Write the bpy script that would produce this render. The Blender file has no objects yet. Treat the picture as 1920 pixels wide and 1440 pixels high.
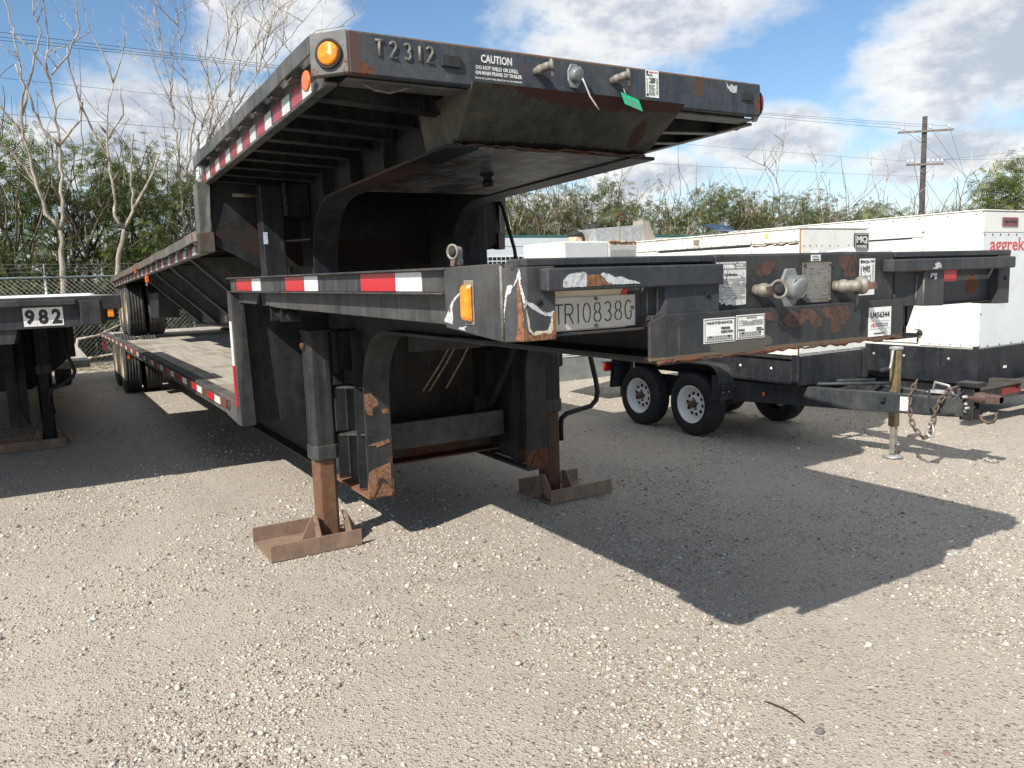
import bpy, math, random
import numpy as np
from mathutils import Vector, Matrix, noise as mnoise
R = math.radians
rng = random.Random(7)
nrng = np.random.default_rng(11)
scene = bpy.context.scene
COL = scene.collection

# ------------------------------------------------------------------ camera
PSI, TH, RO, CH = R(30.89), R(7.59), R(-1.87), 1.763
fwd = Vector((math.sin(PSI)*math.cos(TH), math.cos(PSI)*math.cos(TH), -math.sin(TH)))
r0 = Vector((math.cos(PSI), -math.sin(PSI), 0)); u0 = r0.cross(fwd)
rv = r0*math.cos(RO) + u0*math.sin(RO); uv = -r0*math.sin(RO) + u0*math.cos(RO)
cd = bpy.data.cameras.new('camera'); cam = bpy.data.objects.new('camera', cd); COL.objects.link(cam)
cd.sensor_width = 36.0; cd.lens = 1483.8/1920*36; cd.clip_start = 0.05; cd.clip_end = 3000
cam.matrix_world = Matrix(((rv.x, uv.x, -fwd.x, 0), (rv.y, uv.y, -fwd.y, 0), (rv.z, uv.z, -fwd.z, CH), (0, 0, 0, 1)))
scene.camera = cam

# ------------------------------------------------------------------ light
SUN = Vector((-1.90, -.84, 1.8)).normalized()
sd = bpy.data.lights.new('sun', 'SUN'); sd.energy = 4.6; sd.angle = R(.53); sd.color = (1, .94, .84)
so = bpy.data.objects.new('sun', sd); COL.objects.link(so); so.location = (-8, -3, 12)
so.rotation_euler = SUN.to_track_quat('Z', 'Y').to_euler()
scene.view_settings.view_transform = 'Standard'; scene.view_settings.look = 'None'
scene.view_settings.gamma = 1; scene.view_settings.use_curve_mapping = False
scene.view_settings.exposure = 0.58

W = bpy.data.worlds.new('World'); scene.world = W; W.use_nodes = True
nt = W.node_tree; nt.nodes.clear()
def wn(t, **k):
    n = nt.nodes.new(t)
    for a, b in k.items(): setattr(n, a, b)
    return n
def wm(op, a, b=None, c=None):
    n = wn('ShaderNodeMath', operation=op)
    for i, v in enumerate((a, b, c)):
        if v is None: continue
        if isinstance(v, (int, float)): n.inputs[i].default_value = v
        else: nt.links.new(v, n.inputs[i])
    return n.outputs[0]
sky = wn('ShaderNodeTexSky', sky_type='NISHITA', sun_disc=False)
sky.sun_elevation = math.asin(SUN.z); sky.sun_rotation = math.atan2(SUN.x, SUN.y)
sky.air_density = 1.0; sky.dust_density = .4; sky.ozone_density = 2.5; sky.altitude = 10
tc = wn('ShaderNodeTexCoord'); sp = wn('ShaderNodeSeparateXYZ'); nt.links.new(tc.outputs['Generated'], sp.inputs[0])
az = wm('MULTIPLY', wm('ARCTAN2', sp.outputs[0], sp.outputs[1]), 180/math.pi)
el = wm('MULTIPLY', wm('ARCSINE', sp.outputs[2]), 180/math.pi)
cxyz = wn('ShaderNodeCombineXYZ'); nt.links.new(wm('MULTIPLY', az, .09), cxyz.inputs[0]); nt.links.new(wm('MULTIPLY', el, .16), cxyz.inputs[1])
def wnoise(scale, detail, rough, off):
    m = wn('ShaderNodeMapping'); nt.links.new(cxyz.outputs[0], m.inputs[0]); m.inputs['Location'].default_value = (off, off*.7, off*1.3)
    n = wn('ShaderNodeTexNoise'); n.inputs['Scale'].default_value = scale; n.inputs['Detail'].default_value = detail; n.inputs['Roughness'].default_value = rough
    nt.links.new(m.outputs[0], n.inputs['Vector']); return n.outputs['Fac']
n1 = wnoise(1.6, 9, .58, 3.1); n2 = wnoise(4.2, 6, .6, 9.7); n3 = wnoise(.9, 7, .55, 21.3)
# clouds that stand in the view: (azimuth, elevation, half width, half height) in degrees
blobs = [(7, 10.4, 6.5, 3.6), (3, 8.4, 6, 3.4), (6, 8.4, 8, 3.6), (14, 8.6, 8, 4.6), (15, 17.8, 5.5, 3.6), (40.5, 17.5, 10, 4.8), (58.5, 11, 5.5, 3.2), (65, 13, 9, 5.5), (49.5, 8.2, 6, 2.2),
         (41, 6.8, 4.5, 1.7), (60, 6.5, 8, 1.8), (30, 4.5, 14, 1.6), (-14, 9, 10, 4), (-26, 16, 9, 4), (84, 12, 11, 5), (100, 9, 10, 3), (130, 14, 14, 5), (170, 10, 15, 4),
         (-60, 12, 14, 5), (-100, 9, 14, 4), (-150, 14, 16, 5), (10, 34, 12, 6), (50, 38, 14, 6), (-40, 40, 14, 6), (100, 36, 16, 7), (-110, 42, 18, 8), (170, 40, 18, 8)]
mask = None
for (a, e, ra, re) in blobs:
    d = wm('SQRT', wm('ADD', wm('POWER', wm('ABSOLUTE', wm('DIVIDE', wm('SUBTRACT', az, a), ra)), 2), wm('POWER', wm('ABSOLUTE', wm('DIVIDE', wm('SUBTRACT', el, e), re)), 2)))
    v = wm('SUBTRACT', 1.18, d)
    mask = v if mask is None else wm('MAXIMUM', mask, v)
# broken cumulus over the unseen sky, added to brighten and whiten the skylight
elw = wn('ShaderNodeMapRange', interpolation_type='SMOOTHSTEP'); nt.links.new(el, elw.inputs[0]); elw.inputs[1].default_value = 19; elw.inputs[2].default_value = 32; elw.inputs[3].default_value = -3; elw.inputs[4].default_value = .42
mask = wm('MAXIMUM', mask, elw.outputs[0])
base = wm('ADD', wm('MULTIPLY', mask, 1.15), wm('ADD', wm('MULTIPLY', wm('SUBTRACT', n1, .5), 1.9), wm('MULTIPLY', wm('SUBTRACT', n2, .5), .8)))
mr = wn('ShaderNodeMapRange', interpolation_type='SMOOTHSTEP'); nt.links.new(base, mr.inputs[0]); mr.inputs[1].default_value = -.02; mr.inputs[2].default_value = .72
haze_el = wn('ShaderNodeMapRange', interpolation_type='SMOOTHSTEP'); nt.links.new(el, haze_el.inputs[0]); haze_el.inputs[1].default_value = 12; haze_el.inputs[2].default_value = -1
cov = wm('MAXIMUM', wm('MULTIPLY', mr.outputs[0], .93), wm('MULTIPLY', haze_el.outputs[0], .70))
# cloud body: lit tops are white, thick middles are lilac grey
thick = wn('ShaderNodeMapRange', interpolation_type='SMOOTHSTEP'); nt.links.new(wm('ADD', wm('MULTIPLY', base, .7), wm('ADD', wm('MULTIPLY', wm('SUBTRACT', n3, .5), 2.4), wm('MULTIPLY', wm('SUBTRACT', n2, .5), 1.8))), thick.inputs[0]); thick.inputs[1].default_value = .10; thick.inputs[2].default_value = 1.1
cc = wn('ShaderNodeMixRGB'); nt.links.new(thick.outputs[0], cc.inputs[0])
CLW, CLG = (5.2, 5.2, 5.1, 1), (2.85, 3.1, 3.55, 1)
cc.inputs[1].default_value = CLW; cc.inputs[2].default_value = CLG
tint = wn('ShaderNodeMixRGB', blend_type='MULTIPLY'); tint.inputs[0].default_value = 1; nt.links.new(sky.outputs[0], tint.inputs[1]); tint.inputs[2].default_value = (.63, .715, .755, 1)
mx = wn('ShaderNodeMixRGB'); nt.links.new(cov, mx.inputs[0]); nt.links.new(tint.outputs[0], mx.inputs[1]); nt.links.new(cc.outputs[0], mx.inputs[2])
bg = wn('ShaderNodeBackground'); bg.inputs[1].default_value = .13; nt.links.new(mx.outputs[0], bg.inputs[0])
wo = wn('ShaderNodeOutputWorld'); nt.links.new(bg.outputs[0], wo.inputs[0])

# ------------------------------------------------------------------ materials
class NT:
    def __init__(s, name):
        s.m = bpy.data.materials.new(name); s.m.use_nodes = True; s.t = s.m.node_tree; s.t.nodes.clear()
        s.out = s.n('ShaderNodeOutputMaterial'); s.b = s.n('ShaderNodeBsdfPrincipled'); s.l(s.b.outputs[0], s.out.inputs[0])
    def n(s, t, **k):
        n = s.t.nodes.new(t)
        for a, b in k.items(): setattr(n, a, b)
        return n
    def l(s, a, b): s.t.links.new(a, b)
    def inp(s, sock, v):
        if isinstance(v, (int, float)): sock.default_value = v
        elif isinstance(v, tuple): sock.default_value = v if len(v) == len(sock.default_value) else (*v, 1)
        else: s.l(v, sock)
    def math(s, op, a, b=0.0, clamp=False):
        n = s.n('ShaderNodeMath', operation=op, use_clamp=clamp); s.inp(n.inputs[0], a); s.inp(n.inputs[1], b); return n.outputs[0]
    def vec(s, op, a, b):
        n = s.n('ShaderNodeVectorMath', operation=op); s.inp(n.inputs[0], a); s.inp(n.inputs[1], b); return n.outputs['Value'] if op == 'LENGTH' else n.outputs[0]
    def co(s, kind='Object'):
        return s.n('ShaderNodeTexCoord').outputs[kind]
    def map(s, v, scale=(1, 1, 1), loc=(0, 0, 0), rot=(0, 0, 0)):
        n = s.n('ShaderNodeMapping'); s.l(v, n.inputs[0]); n.inputs['Scale'].default_value = scale; n.inputs['Location'].default_value = loc; n.inputs['Rotation'].default_value = rot; return n.outputs[0]
    def noise(s, v, scale, detail=4, rough=.55, dist=0):
        n = s.n('ShaderNodeTexNoise'); s.l(v, n.inputs['Vector']); n.inputs['Scale'].default_value = scale; n.inputs['Detail'].default_value = detail
        n.inputs['Roughness'].default_value = rough; n.inputs['Distortion'].default_value = dist; return n.outputs['Fac']
    def vor(s, v, scale, feature='F1', out='Distance', rnd=1):
        n = s.n('ShaderNodeTexVoronoi', feature=feature); s.l(v, n.inputs['Vector']); n.inputs['Scale'].default_value = scale; n.inputs['Randomness'].default_value = rnd; return n.outputs[out]
    def rng(s, v, a, b, c=0, d=1, smooth=True):
        n = s.n('ShaderNodeMapRange', interpolation_type='SMOOTHSTEP' if smooth else 'LINEAR'); s.l(v, n.inputs[0])
        for i, q in enumerate((a, b, c, d)): n.inputs[i+1].default_value = q
        return n.outputs[0]
    def mix(s, f, a, b, mode='MIX'):
        n = s.n('ShaderNodeMixRGB', blend_type=mode); s.inp(n.inputs[0], f); s.inp(n.inputs[1], a); s.inp(n.inputs[2], b); return n.outputs[0]
    def ramp(s, f, stops, interp='LINEAR'):
        n = s.n('ShaderNodeValToRGB'); s.l(f, n.inputs[0]); cr = n.color_ramp; cr.interpolation = interp
        while len(cr.elements) < len(stops): cr.elements.new(.5)
        for e, (p, c) in zip(cr.elements, stops): e.position = p; e.color = (*c, 1)
        return n.outputs[0]
    def bump(s, h, strength=.3, dist=.01):
        n = s.n('ShaderNodeBump'); s.l(h, n.inputs['Height']); n.inputs['Strength'].default_value = strength; n.inputs['Distance'].default_value = dist; s.l(n.outputs[0], s.b.inputs['Normal'])
    def fin(s, col=None, rough=None, metal=None, spec=None):
        if col is not None: s.inp(s.b.inputs['Base Color'], col)
        if rough is not None: s.inp(s.b.inputs['Roughness'], rough)
        if metal is not None: s.inp(s.b.inputs['Metallic'], metal)
        if spec is not None: s.inp(s.b.inputs['Specular IOR Level'], spec)
        return s.m

RUSTD, RUSTO, PRIMER = (.085, .038, .024), (.30, .105, .035), (.50, .52, .54)
def steel(name, base=(.021, .025, .031), rust=.25, dust=.3, rough=.5, patches=(), edge=True, org=(0, 0, 0), rustcol=None, streak=.5, dustcol=(.16, .15, .135)):
    """weathered paint on steel. patches: (centre, radii, colour, raggedness) in world coordinates"""
    s = NT(name); p = s.co()
    nA = s.noise(p, 2.6, 7, .62); nB = s.noise(p, 13, 6, .65); nC = s.noise(p, 70, 3, .6)
    st = s.noise(s.map(p, (16, 16, 1.1)), 1, 5, .6)
    col = s.mix(s.rng(nB, .3, .75), tuple(c*.75 for c in base), tuple(c*1.3 for c in base))
    dm = s.math('MULTIPLY', s.rng(s.math('ADD', s.math('MULTIPLY', st, streak), s.math('MULTIPLY', nA, 1-streak)), .38, .70), dust)
    col = s.mix(dm, col, dustcol)
    col = s.mix(s.math('MULTIPLY', s.rng(nC, .62, .72), .25), col, (.2, .19, .17))
    nS = s.noise(s.map(p, (3, 3, 3), (5, 2, 7)), .55, 8, .68); col = s.mix(s.math('MULTIPLY', s.rng(nS, .46, .66), dust*1.1), col, tuple(c*.85 for c in dustcol))
    sc = s.noise(s.map(p, (60, 60, 3.2), (1, 3, 2), (.5, .3, .2)), 1, 2, .5); col = s.mix(s.math('MULTIPLY', s.rng(sc, .70, .76), .22), col, (.22, .21, .19))
    rc = s.mix(s.rng(nC, .3, .7), RUSTD, rustcol or (.15, .06, .03))
    rm = s.rng(s.math('ADD', s.math('MULTIPLY', nA, .65), s.math('MULTIPLY', nB, .45)), .80-.36*rust, .86-.36*rust)
    if edge:
        bv = s.n('ShaderNodeBevel', samples=3); bv.inputs[0].default_value = .009
        geo = s.n('ShaderNodeNewGeometry')
        dt = s.n('ShaderNodeVectorMath', operation='DOT_PRODUCT'); s.l(bv.outputs[0], dt.inputs[0]); s.l(geo.outputs['Normal'], dt.inputs[1])
        em = s.math('MULTIPLY', s.rng(dt.outputs['Value'], .985, .86), s.rng(s.math('ADD', s.math('MULTIPLY', nB, .6), s.math('MULTIPLY', nA, .4)), .44, .60))
        rm = s.math('MAXIMUM', rm, s.math('MULTIPLY', em, .5))
    col = s.mix(rm, col, rc)
    rr = s.mix(rm, (rough,)*3, (.85,)*3)
    clean, crr = col, rr; nP = s.noise(p, 34, 8, .72) if patches else None
    for (c, r, kind, rag) in patches:
        d = s.vec('SUBTRACT', p, tuple(c[i]-org[i] for i in range(3)))
        d = s.vec('DIVIDE', d, r); L = s.vec('LENGTH', d, (0, 0, 0))
        L = s.math('ADD', L, s.math('MULTIPLY', s.math('SUBTRACT', s.math('ADD', s.math('MULTIPLY', nP, .75), s.math('MULTIPLY', nB, .25)), .5), rag*2.4))
        m = s.rng(L, 1.02, .94)
        pc = kind if isinstance(kind, tuple) else {'rust': rc, 'orange': s.mix(s.rng(nB, .35, .65), RUSTO, (.13, .05, .025)), 'white': s.mix(s.rng(nC, .35, .6), PRIMER, (.34, .35, .36)), 'black': base}[kind]
        col = s.mix(m, col, pc); rr = s.mix(m, rr, (.8,)*3)
        if kind == 'white' : pass
    s.bump(s.math('ADD', s.math('MULTIPLY', nA, 1.0), s.math('ADD', s.math('MULTIPLY', nB, .35), s.math('MULTIPLY', rm, -.25))), .35, .012)
    return s.fin(col, rr, 0, .22)
def plain(name, c, rough=.5, var=.15, scale=8, metal=0, dirt=0, dirtcol=(.2, .17, .13)):
    s = NT(name); p = s.co(); n = s.noise(p, scale, 6, .6); col = s.mix(s.rng(n, .3, .7), tuple(x*(1-var) for x in c), tuple(min(1, x*(1+var)) for x in c))
    if dirt: col = s.mix(s.math('MULTIPLY', s.rng(s.noise(p, scale*.6, 8, .65), .48, .75), dirt), col, dirtcol)
    s.bump(n, .1, .004); return s.fin(col, rough, metal)

M = {}
def white_panel(name, base=(.74, .74, .70), rustiness=.3, streaks=.35):
    s = NT(name); p = s.co(); nA = s.noise(p, 1.7, 6, .6); nB = s.noise(p, 18, 6, .65)
    st = s.noise(s.map(p, (22, 22, .8)), 1, 5, .6)
    col = s.mix(s.math('MULTIPLY', s.rng(nA, .35, .7), .5), base, tuple(c*.87 for c in base))
    col = s.mix(s.math('MULTIPLY', s.rng(st, .55, .78), streaks), col, (.50, .46, .40))
    bv = s.n('ShaderNodeBevel', samples=3); bv.inputs[0].default_value = .022; geo = s.n('ShaderNodeNewGeometry')
    dt = s.n('ShaderNodeVectorMath', operation='DOT_PRODUCT'); s.l(bv.outputs[0], dt.inputs[0]); s.l(geo.outputs['Normal'], dt.inputs[1])
    em = s.math('MULTIPLY', s.rng(dt.outputs['Value'], .99, .9), s.rng(s.math('ADD', nB, s.math('MULTIPLY', nA, .5)), .98-.5*rustiness, 1.08-.5*rustiness))
    col = s.mix(s.math('MULTIPLY', em, .9), col, (.34, .15, .06))
    gz = s.n('ShaderNodeSeparateXYZ'); s.l(p, gz.inputs[0]); dr_ = s.math('MULTIPLY', s.rng(s.noise(p, 5, 7, .68), .5, .68), .3); col = s.mix(dr_, col, (.47, .44, .38))
    s.bump(s.math('ADD', nA, s.math('MULTIPLY', s.noise(p, .9, 2), 2.0)), .16, .03); return s.fin(col, .42)
def tape(name, c):
    s = NT(name); p = s.co(); w = s.n('ShaderNodeTexVoronoi', feature='DISTANCE_TO_EDGE'); s.l(p, w.inputs['Vector']); w.inputs['Scale'].default_value = 160
    n = s.noise(p, 25, 5, .65); col = s.mix(s.rng(w.outputs['Distance'], .02, .1), tuple(x*.8 for x in c), c)
    col = s.mix(s.math('MULTIPLY', s.rng(n, .5, .72), .45), col, tuple(x*.5+.06 for x in c)); return s.fin(col, .28)
M['tape_red'] = tape('retroreflective_red', (.50, .018, .026)); M['tape_white'] = tape('retroreflective_white', (.74, .74, .74))
M['tape_red_dusty'] = tape('dusty_retroreflective_red', (.30, .030, .042)); M['tape_white_dusty'] = tape('dusty_retroreflective_white', (.55, .55, .54))
def lens_mat(name, c):
    s = NT(name); p = s.co(); w = s.n('ShaderNodeTexWave'); s.l(s.map(p, (1, 1, 1)), w.inputs['Vector']); w.inputs['Scale'].default_value = 60; w.bands_direction = 'Z'
    s.bump(w.outputs['Fac'], .25, .003); m = s.fin(s.mix(s.rng(s.noise(p, 40), .4, .65), c, tuple(x*.72 for x in c)), .18)
    s.b.inputs['Transmission Weight'].default_value = 0; s.b.inputs['Coat Weight'].default_value = .5; s.b.inputs['Subsurface Weight'].default_value = .15
    s.b.inputs['Subsurface Radius'].default_value = (.02, .008, .002); return m
M['amber'] = lens_mat('amber_lens', (.92, .28, .008)); M['orange_lens'] = lens_mat('orange_reflector', (.85, .16, .012)); M['red_lens'] = lens_mat('red_lens', (.45, .012, .012))
M['rubber'] = plain('black_rubber', (.02, .02, .021), .8, .25, 20)
def tyre_mat():
    s = NT('dusty_tyre_rubber'); p = s.co(); n = s.noise(p, 7, 6, .65); n2 = s.noise(p, 60, 3)
    s.bump(n2, .15, .004); return s.fin(s.mix(s.math('MULTIPLY', s.rng(n, .35, .75), .6), (.024, .024, .025), (.10, .092, .08)), .85)
M['tyre'] = tyre_mat()
M['tyre_tan'] = plain('sun_bleached_sidewall', (.30, .24, .17), .9, .25, 12)
M['tyre_black'] = plain('black_tyre_rubber', (.017, .018, .02), .75, .3, 14, 0, .35, (.07, .065, .055))
M['rim'] = plain('white_wheel_paint', (.84, .85, .85), .4, .05, 9, 0, .30, (.52, .46, .40))
M['hub'] = plain('rusty_hub', (.10, .06, .045), .7, .4, 30)
M['cast'] = plain('dirty_cast_aluminium', (.20, .185, .16), .55, .25, 30, .15, .5, (.17, .15, .12))
M['galv'] = plain('galvanised_steel', (.42, .43, .43), .45, .22, 20, .5, .3, (.25, .2, .15))
M['zinc'] = plain('yellowed_zinc_steel', (.23, .185, .10), .45, .3, 14, .35, .45, (.11, .085, .05))
M['lidgrey'] = plain('grey_enamelled_lid', (.20, .215, .22), .4, .12, 20, .1, .5, (.18, .17, .15))
M['label_white'] = plain('white_vinyl', (.74, .74, .72), .4, .06, 30, 0, .35, (.45, .43, .39))
M['label_grey'] = plain('weathered_label_vinyl', (.55, .55, .53), .5, .15, 30)
M['ink'] = plain('black_print_and_shade', (.015, .015, .016), .5, .1, 30)
M['ink_grey'] = plain('grey_print', (.24, .24, .24), .6, .1, 30)
M['ink_red'] = plain('red_print', (.55, .06, .045), .5, .1, 20)
M['stencil'] = plain('white_stencil_paint', (.62, .62, .60), .6, .2, 60)
M['plate'] = plain('dusty_aluminium_plate', (.47, .44, .39), .55, .1, 14, .1, .4, (.34, .30, .25))
M['plate_old'] = plain('sun_yellowed_plate', (.60, .52, .40), .55, .12, 20)
M['idplate'] = plain('dull_identification_plate', (.155, .145, .12), .65, .25, 40, .1)
M['green'] = plain('green_plastic_tag', (.02, .43, .20), .4, .08, 20)
M['weld'] = plain('painted_weld_bead', (.15, .14, .12), .6, .35, 60)
M['cable'] = plain('grey_cable', (.45, .43, .38), .6, .1, 30)
M['steel_tube'] = plain('steel_air_line', (.16, .13, .10), .5, .35, 30, .3)
M['chain'] = plain('rusty_chain', (.10, .072, .060), .8, .4, 40)
M['void'] = plain('hole_shade_black', (.006, .006, .007), .9, .2, 5)  # near-black caps put the shade inside holes and slots into colour
M['white'] = white_panel('white_enclosure_paint')
M['white_rust'] = white_panel('rust_edged_white_enclosure_paint', (.72, .72, .68), .45, .4)
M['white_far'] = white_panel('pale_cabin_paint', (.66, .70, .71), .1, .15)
M['cabin_base'] = plain('grey_cabin_skirting', (.19, .21, .21), .6, .15, 5, 0, .3)
M['teal'] = plain('teal_roof_trim', (.02, .13, .13), .5)
M['solar'] = plain('dark_solar_glass', (.02, .028, .04), .15, .1, 4)
GREY = (.024, .028, .034)
M['black'] = steel('weathered_black_paint', (.012, .014, .018), rust=.14, dust=.13)
M['black_gen'] = steel('dark_blue_black_skirt_paint', (.011, .014, .020), rust=.04, dust=.12)
M['black_side'] = steel('dusty_black_side_paint', (.030, .034, .038), rust=.12, dust=.34, streak=.75)
M['leg_black'] = steel('dusty_black_leg_paint', (.014, .017, .021), rust=.16, dust=.24, streak=.75)
M['rusty'] = steel('rusty_steel', (.075, .042, .028), rust=.75, dust=.3, dustcol=(.21, .16, .115))
M['pad'] = steel('brown_rusted_pad_steel', (.20, .13, .095), rust=.2, dust=.6, dustcol=(.32, .24, .17))
M['upper_side'] = steel('faded_grey_black_paint', (.040, .045, .046), rust=.45, dust=.42, dustcol=(.25, .235, .21))
M['under'] = steel('dirty_black_underframe', (.009, .0095, .012), rust=.14, dust=.09, edge=False)
M['wheel_tan'] = plain('tan_dusty_wheel', (.42, .33, .22), .8, .2, 8)

# ------------------------------------------------------------------ mesh helpers
ORG = {}
class MB:
    def __init__(s): s.v = []; s.f = []; s.sm = []
    def add(s, v, f, smooth=False):
        o = len(s.v); s.v += [tuple(p) for p in v]; s.f += [tuple(i+o for i in q) for q in f]; s.sm += [smooth]*len(f); return s
    def box(s, x0, x1, y0, y1, z0, z1):
        x0, x1 = min(x0, x1), max(x0, x1); y0, y1 = min(y0, y1), max(y0, y1); z0, z1 = min(z0, z1), max(z0, z1)
        v = [(x, y, z) for z in (z0, z1) for y in (y0, y1) for x in (x0, x1)]
        return s.add(v, [(0, 2, 3, 1), (4, 5, 7, 6), (0, 1, 5, 4), (1, 3, 7, 5), (3, 2, 6, 7), (2, 0, 4, 6)])
    def hexa(s, bot, top):
        return s.add(list(bot)+list(top), [(3, 2, 1, 0), (4, 5, 6, 7), (0, 1, 5, 4), (1, 2, 6, 5), (2, 3, 7, 6), (3, 0, 4, 7)])
    def prism(s, poly, axis, a, b):
        n = len(poly)
        ar = sum(poly[i][0]*poly[(i+1) % n][1]-poly[(i+1) % n][0]*poly[i][1] for i in range(n))
        if ar < 0: poly = poly[::-1]
        def P(u, v, w): return (w, u, v) if axis == 0 else ((u, w, v) if axis == 1 else (u, v, w))
        a, b = min(a, b), max(a, b)
        V = [P(u, v, a) for u, v in poly]+[P(u, v, b) for u, v in poly]
        F = [tuple(range(n-1, -1, -1)), tuple(range(n, 2*n))]+[(i, (i+1) % n, n+(i+1) % n, n+i) for i in range(n)]
        if axis == 1: F = [q[::-1] for q in F]
        return s.add(V, F)
    def tube(s, pts, r, n=8, smooth=True, closed=False):
        pts = [Vector(p) for p in pts]; rs = r if isinstance(r, (list, tuple)) else [r]*len(pts); m = len(pts); V = []; up = None
        for i, p in enumerate(pts):
            if closed: t = pts[(i+1) % m]-pts[i-1]
            else: t = (pts[min(i+1, m-1)]-pts[max(i-1, 0)])
            if t.length < 1e-9: t = Vector((0, 0, 1))
            t.normalize()
            if up is None: up = t.orthogonal().normalized()
            up = (up-t*up.dot(t)); up = up.normalized() if up.length > 1e-6 else t.orthogonal().normalized()
            w = t.cross(up)
            V += [p+(up*math.cos(2*math.pi*k/n)+w*math.sin(2*math.pi*k/n))*rs[i] for k in range(n)]
        F = []
        for i in range(m if closed else m-1):
            j = (i+1) % m
            F += [(i*n+k, i*n+(k+1) % n, j*n+(k+1) % n, j*n+k) for k in range(n)]
        if not closed: F += [tuple(range(n-1, -1, -1)), tuple(range((m-1)*n, m*n))]
        return s.add(V, F, smooth)
    def lathe(s, prof, c, axis, n=24, smooth=True, caps=False):
        """prof: (radius, offset along axis)"""
        a = Vector(axis).normalized(); u = a.orthogonal().normalized(); w = a.cross(u); c = Vector(c); V = []
        for (r, h) in prof: V += [c+a*h+(u*math.cos(2*math.pi*k/n)+w*math.sin(2*math.pi*k/n))*r for k in range(n)]
        F = [(i*n+k, i*n+(k+1) % n, (i+1)*n+(k+1) % n, (i+1)*n+k) for i in range(len(prof)-1) for k in range(n)]
        if caps: F += [tuple(range(n-1, -1, -1)), tuple(range((len(prof)-1)*n, len(prof)*n))]
        return s.add(V, F, smooth)
    def cyl(s, p0, p1, r, n=14, r1=None): return s.tube([p0, p1], [r, r if r1 is None else r1], n, True)
    def strip(s, path, width, axis, thick):
        """sheet following a path (in the plane normal to axis) with a given width along axis=(a,b)"""
        a, b = width; V = []; n = len(path)
        for i, (u, v) in enumerate(path):
            p0 = path[max(i-1, 0)]; p1 = path[min(i+1, n-1)]; tx, ty = p1[0]-p0[0], p1[1]-p0[1]; L = math.hypot(tx, ty) or 1; nx, ny = -ty/L*thick, tx/L*thick
            for w in (a, b):
                for k in (0, 1):
                    q = (u+nx*k, v+ny*k); V.append((w, q[0], q[1]) if axis == 0 else ((q[0], w, q[1]) if axis == 1 else (q[0], q[1], w)))
        F = []
        for i in range(n-1):
            o, q = i*4, i*4+4
            F += [(o, q, q+1, o+1)[::-1], (o+2, o+3, q+3, q+2)[::-1], (o, o+2, q+2, q)[::-1], (o+1, q+1, q+3, o+3)[::-1]]
        F += [(0, 1, 3, 2), (4*n-4, 4*n-2, 4*n-1, 4*n-3)]
        return s.add(V, F)
    def wall(s, path, zb, zt, thick):
        """vertical sheet over a plan path; zb, zt per point; thickness to the left of travel"""
        n = len(path); V = []
        for i, (x, y) in enumerate(path):
            p0 = path[max(i-1, 0)]; p1 = path[min(i+1, n-1)]; tx, ty = p1[0]-p0[0], p1[1]-p0[1]; L = math.hypot(tx, ty) or 1; nx, ny = -ty/L*thick, tx/L*thick
            b = zb[i] if isinstance(zb, (list, tuple)) else zb; t = zt[i] if isinstance(zt, (list, tuple)) else zt
            V += [(x, y, b), (x, y, t), (x+nx, y+ny, b), (x+nx, y+ny, t)]
        F = []
        for i in range(n-1):
            o, q = i*4, i*4+4
            F += [(o, q, q+1, o+1), (o+2, o+3, q+3, q+2), (o, o+2, q+2, q), (o+1, q+1, q+3, o+3)]
        F += [(0, 1, 3, 2), (4*n-4, 4*n-2, 4*n-1, 4*n-3)]
        return s.add(V, F)
    def xf(s, fn): s.v = [tuple(fn(*p)) for p in s.v]; return s
    def build(s, name, mat, parent=None, bevel=0, label=None, kind=None, org=None, recalc=True):
        me = bpy.data.meshes.new(name)
        o = org if org is not None else (ORG[parent.name] if parent else (0, 0, 0))
        me.from_pydata([(x-o[0], y-o[1], z-o[2]) for x, y, z in s.v], [], s.f)
        me.polygons.foreach_set('use_smooth', s.sm)
        if recalc:
            import bmesh
            bm = bmesh.new(); bm.from_mesh(me); bmesh.ops.recalc_face_normals(bm, faces=bm.faces); bm.to_mesh(me); bm.free()
        me.materials.append(mat); ob = bpy.data.objects.new(name, me); COL.objects.link(ob); ORG[ob.name] = tuple(o)
        if parent: ob.parent = parent
        else: ob.location = o
        if bevel:
            md = ob.modifiers.new('bevel', 'BEVEL'); md.width = bevel; md.segments = 1; md.limit_method = 'ANGLE'; md.angle_limit = R(40)
        if label: ob['label'] = label
        if name.endswith(('bolts', 'rivets', 'plugs', 'runs', 'slots')): kind = kind or 'stuff'
        if kind: ob['kind'] = kind
        return ob
def thing(name, loc, label, cat, group=None, rot=None):
    o = bpy.data.objects.new(name, None); COL.objects.link(o); o.location = loc; o.empty_display_size = .2
    if rot: o.rotation_euler = rot
    o['label'] = label; o['category'] = cat
    if group: o['group'] = group
    ORG[o.name] = tuple(loc); return o
def sub(name, parent, at=None):
    o = bpy.data.objects.new(name, None); COL.objects.link(o); o.parent = parent; o.empty_display_size = .1
    po = ORG[parent.name]; at = at or po; o.location = Vector(at)-Vector(po); ORG[o.name] = tuple(at); return o
def tag(o, label, cat, group=None):
    o['label'] = label; o['category'] = cat
    if group: o['group'] = group
    return o
def move_copy(o, parent, d, rename=None):
    c = o.copy(); COL.objects.link(c); c.parent = parent; c.location = Vector(o.location)+Vector(d); ORG[c.name] = tuple(ORG[parent.name])
    return c
def copy_tree(o, parent=None, delta=(0, 0, 0)):
    c = o.copy(); COL.objects.link(c); c.parent = parent; c.location = Vector(o.location)+Vector(delta)
    ORG[c.name] = tuple(Vector(ORG[o.name])+Vector(delta))
    for ch in list(o.children):
        k = copy_tree(ch, c)
    return c
FONTC = {}
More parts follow.
